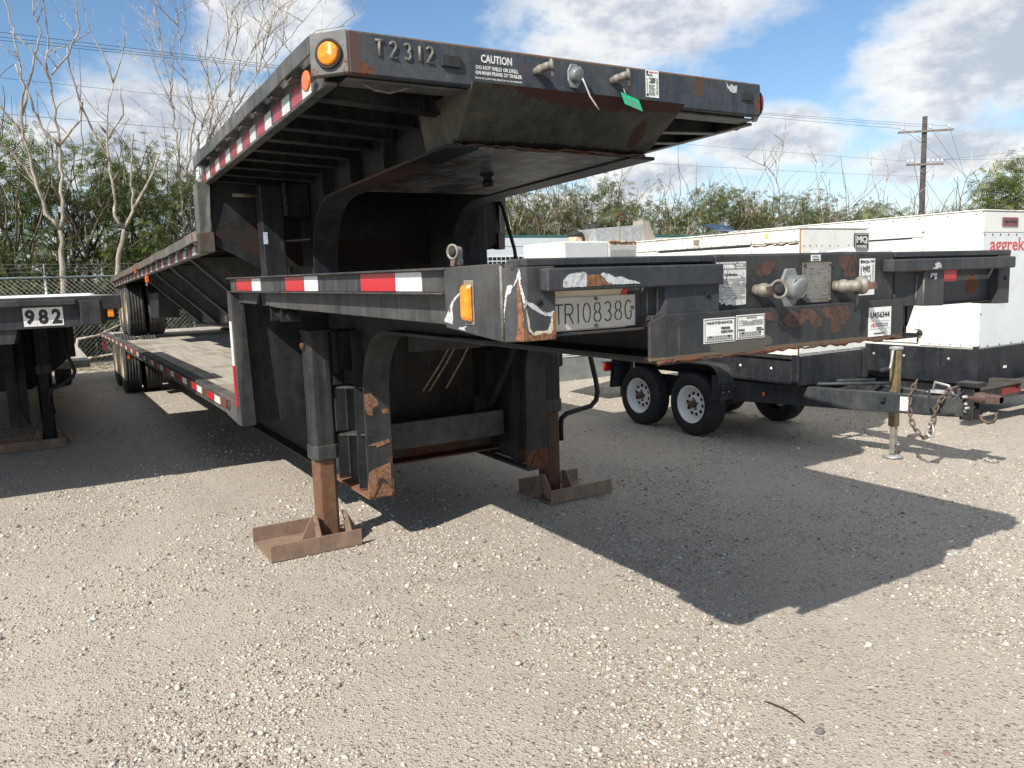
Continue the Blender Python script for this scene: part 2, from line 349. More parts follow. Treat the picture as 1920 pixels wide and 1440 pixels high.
def text(name, body, mat, parent, p, w=None, h=.03, right=(1, 0, 0), up=(0, 0, 1), depth=.0012, bold=0.0, align='LEFT', space=1.0, label=None):
    """flat lettering: p is the lower left corner (or centre for align CENTER), h the cap height, w the full width"""
    cu = bpy.data.curves.new('lettering', 'FONT'); cu.body = body; cu.size = 1; cu.extrude = .5; cu.offset = bold; cu.space_character = space; cu.resolution_u = 2
    ob = bpy.data.objects.new('lettering', cu); COL.objects.link(ob)
    dg = bpy.context.evaluated_depsgraph_get(); me = ob.evaluated_get(dg).to_mesh()
    V = np.array([tuple(v.co) for v in me.vertices]); F = [tuple(q.vertices) for q in me.polygons]; ob.evaluated_get(dg).to_mesh_clear()
    bpy.data.objects.remove(ob); bpy.data.curves.remove(cu)
    x0, x1, y0, y1 = V[:, 0].min(), V[:, 0].max(), V[:, 1].min(), V[:, 1].max()
    sy = h/(y1-y0); sx = (w/(x1-x0)) if w else sy
    X = (V[:, 0]-x0)*sx; Y = (V[:, 1]-y0)*sy; Z = (V[:, 2]+.5)*depth
    if align == 'CENTER': X = X-(x1-x0)*sx/2
    r_, u_ = Vector(right).normalized(), Vector(up).normalized(); n_ = r_.cross(u_); P = Vector(p); mb = MB()
    mb.add([P+r_*x+u_*y+n_*z for x, y, z in zip(X, Y, Z)], F)
    return mb.build(name, mat, parent, recalc=False, label=label)
def arc(cx, cy, rx, ry, a0, a1, n=8): return [(cx+rx*math.cos(R(a0+(a1-a0)*i/n)), cy+ry*math.sin(R(a0+(a1-a0)*i/n))) for i in range(n+1)]
GLYPH = {'T': [[(0, 1), (.7, 1)], [(.35, 1), (.35, 0)]], '1': [[(.15, 1), (.15, 0)]],
 'R': [[(0, 0), (0, 1)], [(.0, 1), (.35, 1)]+arc(.35, .74, .25, .26, 90, -90)+[(.0, .48)], [(.3, .48), (.6, 0)]],
 '0': [arc(.3, .5, .28, .5, 80, -80, 12), arc(.3, .5, .28, .5, 100, 260, 12)],
 '8': [arc(.3, .75, .23, .25, 80, -80), arc(.3, .75, .23, .25, 100, 260), arc(.3, .25, .28, .25, 80, -80), arc(.3, .25, .28, .25, 100, 260)],
 '3': [arc(.28, .75, .25, .25, 150, -80, 10), arc(.28, .25, .28, .25, 80, -150, 10)],
 'G': [arc(.32, .5, .3, .5, 50, 310, 14)+[(.58, .42), (.38, .42)]],
 '2': [arc(.28, .72, .27, .28, 160, -20, 10)+[(.02, 0), (.58, 0)]]}
def strokes(mb, body, x, z, h, pitch, y, r, wscale=1.0, slope=0, n=6, flat=1.0):
    cx = x
    for ch in body:
        w = .35 if ch == '1' else 1
        for pl in GLYPH[ch]:
            mb.tube([(cx+a*h*wscale, y, z+b*h+(cx-x)*slope) for a, b in pl], r, n)
        cx += pitch*(.62 if ch == '1' else 1)
    if flat != 1: mb.v = [(a, y+(b-y)*flat, c) for a, b, c in mb.v]
    return mb
# ------------------------------------------------------------------ lower drop deck trailer
XL, XR, XC = 1.17, 3.85, 2.51
def mir(x): return 2*XC-x
LO = thing('drop_deck_trailer', (XC, 8, 0), 'black drop deck trailer standing on its landing legs on the gravel, carrying another trailer', 'trailer')
O = ORG[LO.name]
M['low_front'] = steel('chipped_front_paint', (.028, .034, .042), rust=.12, dust=.2, org=O, streak=.6)
M['low_corner'] = steel('scraped_corner_paint', (.034, .039, .045), rust=.1, dust=.24, org=O, streak=.6)
M['low_side'] = steel('chipped_lamp_plate_paint', (.034, .038, .043), rust=.08, dust=.22, org=O, streak=.6)
nose_p = [((2.2, 1.9, 1.492), (.9, .08, .010), (.13, .095, .065), .5), ((2.05, 1.9, 1.52), (.16, .08, .035), (.09, .085, .075), .5)]
M['low_nose'] = steel('rust_patched_nose_paint', (.026, .030, .034), rust=.14, dust=.18, org=O, patches=nose_p)
M['low_right'] = steel('rust_patched_panel_paint', (.028, .034, .042), rust=.1, dust=.18, org=O, patches=[((3.57, 1.97, 1.67), (.05, .08, .045), 'rust', .4), ((3.31, 1.97, 1.645), (.02, .08, .035), 'rust', .4)])
M['beam_rust'] = steel('rust_flaked_beam_paint', (.020, .024, .027), rust=.34, dust=.14, org=O, patches=[((1.7, 5.15, .34), (.5, .6, .03), (.20, .10, .06), .3), ((1.9, 4.9, .36), (.2, .02, .10), (.19, .085, .04), .5), ((3.15, 4.92, .42), (.12, .2, .08), 'rust', .5)])
M['leg_rust'] = steel('rusted_leg_steel', (.14, .070, .042), rust=.4, dust=.35, org=O, dustcol=(.2, .15, .1), patches=[((1.62, 5.17, .30), (.040, .1, .14), (.050, .060, .068), .28), ((1.58, 5.17, .40), (.018, .1, .06), (.050, .060, .068), .3), ((1.61, 5.17, .10), (.2, .2, .07), (.19, .17, .145), .3), ((1.61, 5.17, .54), (.12, .2, .09), (.22, .085, .035), .35), ((1.655, 5.17, .22), (.02, .1, .1), (.20, .115, .06), .4)])

# front: header, corner plates, recessed panels, protruding rails, boxes, nose
m = MB(); m.box(1.215, 1.958, 1.934, 2.04, 1.795, 1.819); m.box(2.95, 3.81, 1.934, 2.04, 1.795, 1.819); m.box(1.222, mir(1.222), 2.04, 5.75, 1.775, 1.805); m.box(1.188, 1.2225, 1.965, 2.40, 1.785, 1.802); m.box(mir(1.2225), mir(1.188), 1.965, 2.40, 1.785, 1.802)
m.build('header_beam', M['low_front'], LO, .004)
def corner(mx):
    f = (lambda x: mir(x)) if mx else (lambda x: x)
    m = MB()
    m.wall([(f(1.17), 2.37), (f(1.17), 2.005)], [1.608, 1.578], [1.806, 1.808], -.014 if mx else .014); m.build('side_plate', M['low_side'], LO, .003)
    m = MB(); m.wall([(f(1.17), 2.003), (f(1.2155), 1.932), (f(1.314), 1.931), (f(1.314), 2.05)], [1.577, 1.580, 1.581, 1.581], 1.795, -.014 if mx else .014)
    c = m.build('corner_plate', M['low_corner'] if not mx else M['low_front'], LO, .003)
    h = MB(); h.cyl((f(1.257), 1.936, 1.692), (f(1.257), 1.929, 1.692), .010, 16); h.build('bolt_hole', M['void'], c)
    g = MB(); g.tube([(f(1.172), 2.0, 1.582), (f(1.172), 2.0, 1.70), (f(1.172), 2.001, 1.80)], .0055, 6); g.build('weld_seam', M['weld'], c)
corner(False); corner(True)
m = MB(); m.box(1.316, 1.664, 1.965, 1.977, 1.596, 1.80); m.box(1.316, 1.664, 1.945, 2.03, 1.588, 1.5965); m.build('recessed_panel', M['low_front'], LO, .002)
m = MB(); m.box(3.24, 3.705, 1.975, 1.987, 1.598, 1.80); m.box(3.24, 3.705, 1.955, 2.03, 1.592, 1.5985); m.build('recessed_panel', M['low_right'], LO, .002)
m = MB(); m.box(1.257, 1.955, 1.885, 1.932, 1.722, 1.789); m.build('bumper_rail', M['low_front'], LO, .005)
m = MB(); m.box(2.861, 3.757, 1.885, 1.932, 1.739, 1.789); m.build('bumper_rail', M['low_front'], LO, .005)
m = MB(); m.wall([(1.665, 1.975), (1.695, 1.945), (1.715, 1.905), (1.95, 1.902), (1.952, 2.1)], [1.597, 1.597, 1.596, 1.59, 1.588], 1.735, .012); b = m.build('bumper_box', M['low_front'], LO, .004)
h = MB(); h.cyl((1.895, 1.906, 1.69), (1.895, 1.898, 1.69), .011, 16); h.build('bolt_hole', M['void'], b)
s_ = MB(); s_.tube([(1.682, 1.955, 1.598), (1.682, 1.955, 1.72)], .004, 6); s_.tube([(1.702, 1.928, 1.598), (1.702, 1.928, 1.72)], .004, 6); s_.build('weld_seam', M['weld'], b)
m = MB(); m.wall([(2.957, 1.94), (3.088, 1.93), (3.10, 1.903), (3.238, 1.902), (3.24, 1.99)], [1.602, 1.600, 1.598, 1.594, 1.594], 1.745, .012); b = m.build('bumper_box', M['low_front'], LO, .004)
s_ = MB(); s_.tube([(3.084, 1.928, 1.602), (3.084, 1.928, 1.735)], .004, 6); s_.tube([(3.098, 1.905, 1.60), (3.098, 1.905, 1.735)], .004, 6); s_.build('weld_seam', M['weld'], b)
h = MB(); h.cyl((3.155, 1.904, 1.712), (3.155, 1.898, 1.712), .007, 12); h.build('bolt_hole', M['void'], b)
m = MB(); m.box(1.96, 2.948, 1.936, 2.05, 1.60, 1.821); m.build('nose_plate', M['low_nose'], LO, .008)
m = MB()
V = [(1.648, 1.905), (1.70, 1.893), (2.90, 1.893), (2.975, 1.91), (3.005, 1.95)]
m.wall(V, [1.487, 1.487, 1.485, 1.487, 1.492], [1.612, 1.634, 1.634, 1.62, 1.60], .014); m.box(1.66, 2.96, 1.905, 1.95, 1.615, 1.633)
m.build('lower_nose_plate', M['low_nose'], LO, .003)
# ragged rusted lower lip of the nose
m = MB(); pts = []; x = 1.67
while x < 2.95: pts.append((x, 1.894+rng.uniform(-.004, .003), 1.486+rng.uniform(-.006, .004))); x += rng.uniform(.012, .04)
m.tube(pts, [rng.uniform(.003, .009) for _ in pts], 5); m.build('rusted_lip', M['rusty'], LO)
m = MB(); m.hexa([(3.0, 2.0, 1.497), (3.15, 2.0, 1.505), (3.15, 2.3, 1.505), (3.0, 2.3, 1.497)], [(3.0, 2.0, 1.60), (3.20, 2.0, 1.60), (3.20, 2.3, 1.60), (3.0, 2.3, 1.60)]); m.build('nose_side_plate', M['low_front'], LO, .006)
m = MB(); m.box(1.70, 2.98, 1.96, 3.35, 1.484, 1.494); m.build('coupler_plate', M['under'], LO)
m = MB(); m.cyl((XC, 2.75, 1.484), (XC, 2.75, 1.40), .045, 18); m.build('kingpin', M['under'], LO)

# lettering and stickers on the front
def sticker(root, name, x0, x1, z0, z1, y, mat, lab=None, t=.0012):
    m = MB(); m.box(x0, x1, y-t, y, z0, z1); return m.build(name, mat, root, label=lab)
def bars(root, par, rects, y, mat, name='fine_print'):
    m = MB()
    for (x0, x1, z0, z1) in rects: m.box(x0, x1, y-.0008, y, z0, z1)
    return m.build(name, mat, par, kind='stuff' if name == 'fine_print' else None)
def fine(x0, x1, z0, z1, rows, fill=.6, gap=.45):
    out = []; h = (z1-z0)/rows
    for i in range(rows):
        z = z1-(i+1)*h; x = x0
        while x < x1-.002:
            w = rng.uniform(.3, 1.0)*(x1-x0)*.28; w = min(w, x1-x)
            if rng.random() < fill+.25: out.append((x, x+w*.9, z+h*gap*.5, z+h*(1-gap*.5)))
            x += w
    return out
ol = sticker(LO, 'old_plate', 1.317, 1.60, 1.60, 1.722, 1.962, M['plate_old'])
mm = MB(); mm.prism([(1.578, 1.70), (1.602, 1.70), (1.606, 1.722), (1.592, 1.722)], 1, 1.957, 1.9605); mm.build('red_stripe', M['tape_red'], ol)
lp = sticker(LO, 'number_plate', 1.318, 1.632, 1.604, 1.701, 1.957, M['plate'], t=.003)
m = strokes(MB(), 'TR10838G', 1.322, 1.622, .058, .0405, 1.9535, .0022, .82, .012, 6, .3); m.build('lettering', M['ink'], lp)  # dark strokes on the plate stand in for the shade of cut-out letters
m = MB(); [m.cyl((a, 1.957, b), (a, 1.949, b), .006, 10) for a, b in ((1.477, 1.694), (1.477, 1.611), (1.62, 1.66))]; m.build('plate_bolts', M['idplate'], lp)
# FHWA sticker (torn)
st = MB(); pz = [(1.975, 1.662), (1.985, 1.66), (1.99, 1.652), (2.005, 1.657), (2.012, 1.648), (2.03, 1.652), (2.05, 1.647), (2.108, 1.649), (2.108, 1.795), (1.968, 1.794), (1.97, 1.69)]
st.prism(pz, 1, 1.9335, 1.9345); fs = st.build('inspection_sticker', M['label_grey'], LO, label='cracked black and white inspection sticker')
text('lettering', 'FHWA-', M['label_white'], fs, (1.999, 1.9328, 1.772), .055, .013, bold=.02); text('lettering', 'Periodic\nInspection', M['label_white'], fs, (2.062, 1.9328, 1.771), .038, .015)
text('lettering', 'Certification', M['ink'], fs, (2.003, 1.9335, 1.748), .062, .009)
m = MB(); m.lathe([(.011, 0), (.0075, 0)], (1.982, 1.9330, 1.777), (0, -1, 0), 20); m.build('emblem', M['ink'], fs)
cr = [(1.972+.136*rng.random(), 1.655+.13*rng.random()) for _ in range(22)]
m = MB()
for (x, z) in cr:
    a = rng.uniform(0, 6.3); p = [(x, 1.9333, z)]
    for k in range(5): a += rng.uniform(-.7, .7); p.append((min(2.106, max(1.971, p[-1][0]+.007*math.cos(a))), 1.9333, min(1.793, max(1.652, p[-1][2]+.007*math.sin(a)))))
    m.tube(p, .0009, 3)
bars(LO, fs, [(1.996, 2.106, 1.769, 1.790)], 1.9337, M['ink_grey'], 'dark_band'); m.build('cracks', M['ink'], fs, kind='stuff'); bars(LO, fs, fine(1.975, 2.104, 1.668, 1.74, 13), 1.9335, M['ink_grey'])
vp = sticker(LO, 'identification_plate', 2.398, 2.555, 1.640, 1.786, 1.9355, M['idplate'], t=.004); bars(LO, vp, fine(2.415, 2.54, 1.655, 1.775, 22), 1.9318, M['ink_grey'])
m = MB(); [m.cyl((a, 1.933, b), (a, 1.927, b), .0065, 10) for a in (2.405, 2.548) for b in (1.647, 1.779)]; m.build('rivets', M['hub'], vp)
fl = sticker(LO, 'small_sticker', 2.445, 2.497, 1.790, 1.813, 1.9355, M['label_white']); bars(LO, fl, fine(2.45, 2.492, 1.803, 1.811, 2), 1.9340, M['ink_grey']); text('lettering', 'U456344', M['ink'], fl, (2.452, 1.9340, 1.793), .036, .006)
fm = sticker(LO, 'inspection_label', 2.727, 2.82, 1.655, 1.795, 1.9355, M['label_white'])
text('lettering', 'FMCSA-', M['ink'], fm, (2.742, 1.934, 1.777),   .044, .011); bars(LO, fm, fine(2.789, 2.815, 1.779, 1.789, 2), 1.934, M['ink'])
bars(LO, fm, [(2.731, 2.739, 1.777, 1.79)]+fine(2.745, 2.79, 1.742, 1.768, 6)+fine(2.732, 2.74, 1.70, 1.77, 8), 1.934, M['ink']); bars(LO, fm, fine(2.742, 2.797, 1.70, 1.735, 7)+fine(2.803, 2.814, 1.69, 1.772, 11), 1.934, M['ink_grey'])
us = sticker(LO, 'auction_sticker', 2.728, 2.868, 1.496, 1.608, 1.8925, M['label_white'])
text('lettering', 'U456344', M['ink'], us, (2.739, 1.891, 1.568), .117, .022, bold=.012); text('lettering', 'rb', M['ink_red'], us, (2.745, 1.891, 1.532), .021, .018); bars(LO, us, fine(2.77, 2.85, 1.532, 1.548, 2)+[(2.735, 2.86, 1.555, 1.5555), (2.735, 2.86, 1.525, 1.5255)], 1.891, M['ink_grey']); bars(LO, us, fine(2.762, 2.83, 1.503, 1.511, 1), 1.891, M['ink'])
for (x0, x1, z0, z1, kind) in ((1.868, 2.012, 1.530, 1.612, 0), (2.018, 2.155, 1.534, 1.616, 1)):
    p = sticker(LO, 'maintenance_plate', x0, x1, z0, z1, 1.8925, M['label_white']); w = x1-x0
    b = .0035; bars(LO, p, [(x0+b, x1-b, z1-b-.002, z1-b), (x0+b, x1-b, z0+b, z0+b+.002), (x0+b, x0+b+.0015, z0+b, z1-b), (x1-b-.0015, x1-b, z0+b, z1-b)], 1.891, M['ink'], 'border')
    if not kind:
        text('lettering', 'MAINTENANCE-', M['ink'], p, (x0+.012, 1.891, z1-.020), w-.024, .009); text('lettering', 'PERIODIC\nINSPECTION', M['ink'], p, (x0+.078, 1.891, z0+.031), .054, .021)
    else:
        text('lettering', 'CERTIFICATION', M['ink_grey'], p, (x0+.045, 1.891, z1-.013), .05, .005); bars(LO, p, fine(x0+.01, x1-.01, z0+.045, z1-.018, 5), 1.891, M['ink_grey'])
        text('lettering', 'FHWA', M['ink'], p, (x0+.009, 1.891, z0+.027), .03, .008); text('lettering', 'PERIODIC\nINSPECTION', M['ink'], p, (x0+.095, 1.891, z0+.026), .034, .011)
    bars(LO, p, [(x0+.012+i*.012, x0+.022+i*.012, z0+.009+k*.008, z0+.0155+k*.008) for i in range(int((w-.02)/.012)) for k in (0, 1) if (i, k) in ((1, 1), (8, 1))], 1.891, M['ink'], 'ticks')
    bars(LO, p, [(x0+.012+i*.012, x0+.0215+i*.012, z0+.009+k*.008, z0+.0155+k*.008) for i in range(int((w-.02)/.012)) for k in (0, 1) if (i, k) not in ((1, 1), (8, 1))], 1.891, M['ink_grey'], 'date_grid')
sticker(LO, 'red_reflector', 3.246, 3.445, 1.689, 1.741, 1.9745, M['tape_red'], t=.003)

# couplings
def gladhand(root, base, d, disc, mat, size=1.0, turn=(0, 0, 1)):
    """pipe stub, body and rubber faced disc; d outward direction"""
    b = Vector(base); d = Vector(d).normalized(); dv = Vector(disc).normalized(); s = size
    m = MB(); m.cyl(b, b+d*.03*s, .020*s, 12); m.lathe([(.0, -.001), (.021*s, 0), (.024*s, .006*s), (.024*s, .022*s), (.019*s, .028*s), (.021*s, .040*s), (.021*s, .06*s), (.017*s, .075*s), (0, .078*s)], b+d*.02*s, d, 16)
    c = b+d*.075*s
    m.lathe([(.0, -.028*s), (.012*s, -.026*s), (.017*s, -.010*s), (.022*s, 0), (.031*s, .004*s), (.033*s, .014*s), (.026*s, .016*s), (.024*s, .010*s), (0, .010*s)], c+dv*.018*s, dv, 20)
    o = m.build('gladhand', mat, root)
    k = MB(); k.lathe([(0, 0), (.017*s, 0), (.020*s, .003*s), (.009*s, .008*s), (0, .008*s)], c+dv*.029*s, dv, 16); k.build('seal', M['rubber'], o)
    w = Vector(turn); q = dv.cross(w).normalized(); a = MB()
    pp = c+dv*.024*s
    a.hexa([pp+q*.012*s-w*.030*s-dv*.004*s, pp-q*.016*s-w*.030*s-dv*.004*s, pp-q*.016*s-w*.030*s+dv*.006*s, pp+q*.012*s-w*.030*s+dv*.006*s], [pp+q*.010*s-w*.056*s-dv*.002*s, pp-q*.012*s-w*.056*s-dv*.002*s, pp-q*.012*s-w*.056*s+dv*.012*s, pp+q*.010*s-w*.056*s+dv*.012*s])
    a.build('locking_plate', M['hub'], o); return o
def socket(root, c, mat, s=1.0, lid=1):
    x, y, z = c; m = MB(); P8 = [(x+.062*s*math.cos(a)*(.8 if abs(math.cos(a)) > .5 else 1), z+.075*s*math.sin(a)) for a in [R(22.5+45*i) for i in range(8)]]
    m.prism(P8, 1, y-.012*s, y); m.lathe([(.036*s, 0), (.040*s, .006*s), (.038*s, .035*s), (.036*s, .04*s)], (x, y-.011*s, z), (0, -1, 0), 20)
    o = m.build('cable_socket', mat, root, .003)
    L = MB(); n = Vector((.1, -1, -.35)).normalized()
    L.lathe([(0, 0), (.034*s, 0), (.040*s, -.004*s), (.042*s, -.010*s)], Vector((x+.004, y-.054*s, z-.006*s)), n, 20); L.box(x-.018*s, x+.018*s, y-.058*s, y-.01*s, z+.030*s, z+.045*s); L.build('socket_lid', M['lidgrey'], o); return o
gladhand(LO, (2.155, 1.936, 1.695), (.15, -1, 0), (-.35, -.9, .1), M['cast'], 1.02, (1, 0, 0))
socket(LO, (2.325, 1.936, 1.697), M['lidgrey'], 1.0)
gladhand(LO, (2.575, 1.936, 1.695), (.35, -.9, 0), (.95, -.1, .05), M['cast'], 1.05, (0, 1, 0))
m = MB(); m.tube([(2.61, 1.865, 1.672), (2.607, 1.855, 1.655), (2.60, 1.85, 1.640), (2.59, 1.852, 1.60)], [.004, .004, .007, .005], 6); m.build('strap', M['rubber'], LO)
g = gladhand(LO, (1.205, 2.34, 1.795), (0, -.1, 1), (-.9, -.3, 0), M['cast'], .8, (0, 0, 1))

# side lamp
def amber_lamp(root, x, y0, y1, z0, z1, sgn=-1):
    m = MB(); m.box(x, x+sgn*.005, y0-.001, y1+.001, z0-.010, z1+.010); b = m.build('marker_lamp', M['cast'], root, .004)
    l = MB(); l.hexa([(x+sgn*.005, y0, z0), (x+sgn*.005, y1, z0), (x+sgn*.005, y1, z1), (x+sgn*.005, y0, z1)], [(x+sgn*.026, y0+.008, z0+.012), (x+sgn*.026, y1-.008, z0+.012), (x+sgn*.026, y1-.008, z1-.012), (x+sgn*.026, y0+.008, z1-.012)]); l.build('lens', M['amber'], b, .006)
    return b
amber_lamp(LO, 1.170, 2.165, 2.225, 1.632, 1.752); amber_lamp(LO, mir(1.170), 2.165, 2.225, 1.632, 1.752, 1)

# side rails of the gooseneck, side beams
for mx in (0, 1):
    f = (lambda x: mir(x)) if mx else (lambda x: x)
    rz = lambda y: 1.802+(y-2.37)*.0075
    m = MB()
    m.hexa([(f(1.192), 2.37, 1.722), (f(1.204), 2.37, 1.722), (f(1.204), 5.76, 1.737), (f(1.192), 5.76, 1.737)], [(f(1.192), 2.37, 1.80), (f(1.204), 2.37, 1.80), (f(1.204), 5.76, 1.825), (f(1.192), 5.76, 1.825)])
    m.hexa([(f(1.164), 2.36, 1.797), (f(1.25), 2.36, 1.797), (f(1.25), 5.765, 1.822), (f(1.164), 5.765, 1.822)], [(f(1.164), 2.36, 1.806), (f(1.25), 2.36, 1.806), (f(1.25), 5.765, 1.831), (f(1.164), 5.765, 1.831)])
    m.hexa([(f(1.160), 2.38, 1.716), (f(1.21), 2.38, 1.716), (f(1.21), 5.765, 1.731), (f(1.160), 5.765, 1.731)], [(f(1.160), 2.38, 1.723), (f(1.21), 2.38, 1.723), (f(1.21), 5.765, 1.738), (f(1.160), 5.765, 1.738)])
    sr = m.build('side_rail', M['black_side'], LO, .003)
    if not mx:
        for (a, b, c) in ((5.56, 5.13, 4.91), (4.361, 4.011, 3.789), (3.20, 2.83, 2.591)):
            for (p, q, mt) in ((a, b, 'tape_red'), (b-.003, c, 'tape_white')):
                t = MB(); zz = lambda y: (1.727+(y-2.37)*.0045, 1.7945+(y-2.37)*.0075)
                t.hexa([(1.1895, q, zz(q)[0]), (1.192, q, zz(q)[0]), (1.192, p, zz(p)[0]), (1.1895, p, zz(p)[0])], [(1.1895, q, zz(q)[1]), (1.192, q, zz(q)[1]), (1.192, p, zz(p)[1]), (1.1895, p, zz(p)[1])]); t.build('reflective_tape', M[mt], sr)
    m = MB(); m.prism([(2.372, 1.716), (4.95, 1.727), (4.95, 1.65), (4.72, 1.637), (2.372, 1.610)], 0, f(1.224), f(1.242)); m.prism([(5.14, 1.729), (5.76, 1.731), (5.76, 1.66), (5.2, 1.652)], 0, f(1.224), f(1.242)); m.build('side_beam', M['black_side'], LO, .003)
    m = MB(); m.box(f(1.27), f(1.32), 4.5, 5.05, 1.71, 1.73); m.prism([(4.96, 1.73), (5.13, 1.73), (5.10, 1.645), (4.99, 1.645)], 0, f(1.24), f(1.26)); m.build('stake_pocket', M['under'], LO)
    for (y) in np.arange(2.5, 5.6, .42): MB().box(f(1.27), f(1.80), y, y+.05, 1.66, 1.775).build('crossmember', M['under'], LO)
for y in np.arange(2.9, 5.6, .45): MB().box(2.0, 3.02, y, y+.06, 1.62, 1.775).build('crossmember', M['under'], LO)

# main beams
def main_beam(root, xc, path, web, wh, mats, rear=None):
    m = MB(); m.strip(path, (xc-wh, xc+wh), 0, .018); m.prism(web, 0, xc-.008, xc+.008)
    if rear: m.hexa(*rear)
    return m.build('main_beam', mats, root, .002)
NK = [(2.0, 1.476), (4.42, 1.476)]+[(4.47+.44*math.sin(R(t)), 1.036+.44*math.cos(R(t))) for t in range(0, 91, 10)]+[(4.915, .345)]
for mx in (0, 1):
    xc = 1.885 if not mx else mir(1.885)
    web = [(2.0, 1.78), (2.0, 1.484)]+[(y-.012, z-.0) for y, z in NK[1:-1]]+[(4.905, .36), (14.6, .40), (14.6, .86), (5.8, .88), (5.8, 1.775)]
    b = main_beam(LO, xc, NK[::-1], web, .09, M['beam_rust'])
    m = MB(); m.hexa([(xc-.09, 4.90, .333), (xc+.09, 4.90, .333), (xc+.09, 14.6, .385), (xc-.09, 14.6, .385)], [(xc-.09, 4.90, .351), (xc+.09, 4.90, .351), (xc+.09, 14.6, .405), (xc-.09, 14.6, .405)]); m.build('bottom_flange', M['beam_rust'], b)
    m = MB(); m.tube([(xc-.07, 4.893, .355), (xc-.005, 4.893, .47)], .011, 4, False); m.tube([(xc+.08, 4.893, .365), (xc+.005, 4.893, .47)], .011, 4, False); m.build('stiffener', M['beam_rust'], b)
    s = -1 if not mx else 1
    m = MB(); m.box(xc-.085, xc-.01, 5.08, 5.09, .36, 1.45); m.box(xc-.085, xc-.01, 5.50, 5.51, .36, 1.2); m.box(xc+.01, xc+.085, 5.3, 5.31, .36, .88); m.build('web_stiffener', M['beam_rust'], b)
m = MB(); m.box(1.98, 3.04, 5.22, 5.32, .566, .762); m.build('cross_beam', steel('dull_rust_streaked_beam', (.04, .042, .043), rust=.3, dust=.35, org=O), LO, .006)
m = MB(); m.box(1.98, 3.04, 5.45, 5.47, .45, .58); m.box(1.98, 3.04, 5.3, 5.6, .44, .452); m.build('cross_plate', M['rusty'], LO)
m = MB(); m.prism([(4.95, 1.27), (4.97, 1.27), (5.7, .42), (5.66, .40)], 0, 2.99, 3.03); m.build('diagonal_brace', M['beam_rust'], LO)
m = MB(); m.box(1.98, 3.04, 4.52, 4.55, 1.33, 1.47); m.box(1.98, 3.04, 4.45, 4.6, 1.455, 1.467); m.build('neck_crossmember', M['beam_rust'], LO)
for i, (a, b) in enumerate((((2.50, 4.95, 1.36), (2.29, 5.05, 1.0)), ((2.55, 4.96, 1.36), (2.34, 5.06, .99)), ((2.66, 4.95, 1.38), (2.47, 5.05, 1.0)))):
    a, b = Vector(a), Vector(b); m = MB(); m.tube([a+Vector((.12, -.1, .10)), a, (a+b)/2+Vector((.01, 0, 0)), b], .008, 6); m.build('air_line', M['steel_tube'], LO)
m = MB(); m.box(2.42, 2.72, 4.985, 4.995, 1.28, 1.33); m.build('line_bracket', M['rusty'], LO)
# kick panel with corner posts
m = MB(); m.prism([(1.24, .80), (mir(1.24), .80), (mir(1.22), 1.66), (1.22, 1.66)], 1, 5.77, 5.785); m.build('kick_panel', M['black'], LO); m = MB(); m.box(1.98, 3.04, 5.70, 5.712, .6, 1.45); m.build('neck_bulkhead', steel('brown_stained_bulkhead', (.022, .019, .017), rust=.62, dust=.2, edge=False, rustcol=(.10, .045, .026)), LO)
for mx in (0, 1):
    f = (lambda x: mir(x)) if mx else (lambda x: x)
    m = MB(); m.hexa([(f(1.17), 5.66, .795), (f(1.28), 5.68, .795), (f(1.28), 5.76, .795), (f(1.17), 5.80, .795)], [(f(1.17), 5.70, 1.733), (f(1.26), 5.70, 1.733), (f(1.26), 5.78, 1.733), (f(1.17), 5.80, 1.733)]); p = m.build('corner_post', M['black_side'], LO, .004)
    if not mx:
        for (z0, z1, mt) in ((1.22, 1.53, 'tape_white'), (.93, 1.22, 'tape_red')):
            t = MB(); t.box(1.1655, 1.17, 5.715, 5.775, z0, z1); t.build('reflective_tape', M[mt], p)
m = MB(); m.box(1.25, 1.37, 4.72, 4.735, 1.55, 1.64); m.box(1.25, 1.37, 4.95, 4.965, 1.55, 1.64); m.cyl((1.31, 4.67, 1.588), (1.31, 5.0, 1.588), .034, 18); m.build('winch_bracket', M['under'], LO, .003)
m = MB(); m.tube([(1.31, 4.668, 1.588), (1.31, 4.662, 1.588)], .020, 16); m.build('bracket_bore', M['void'], LO)

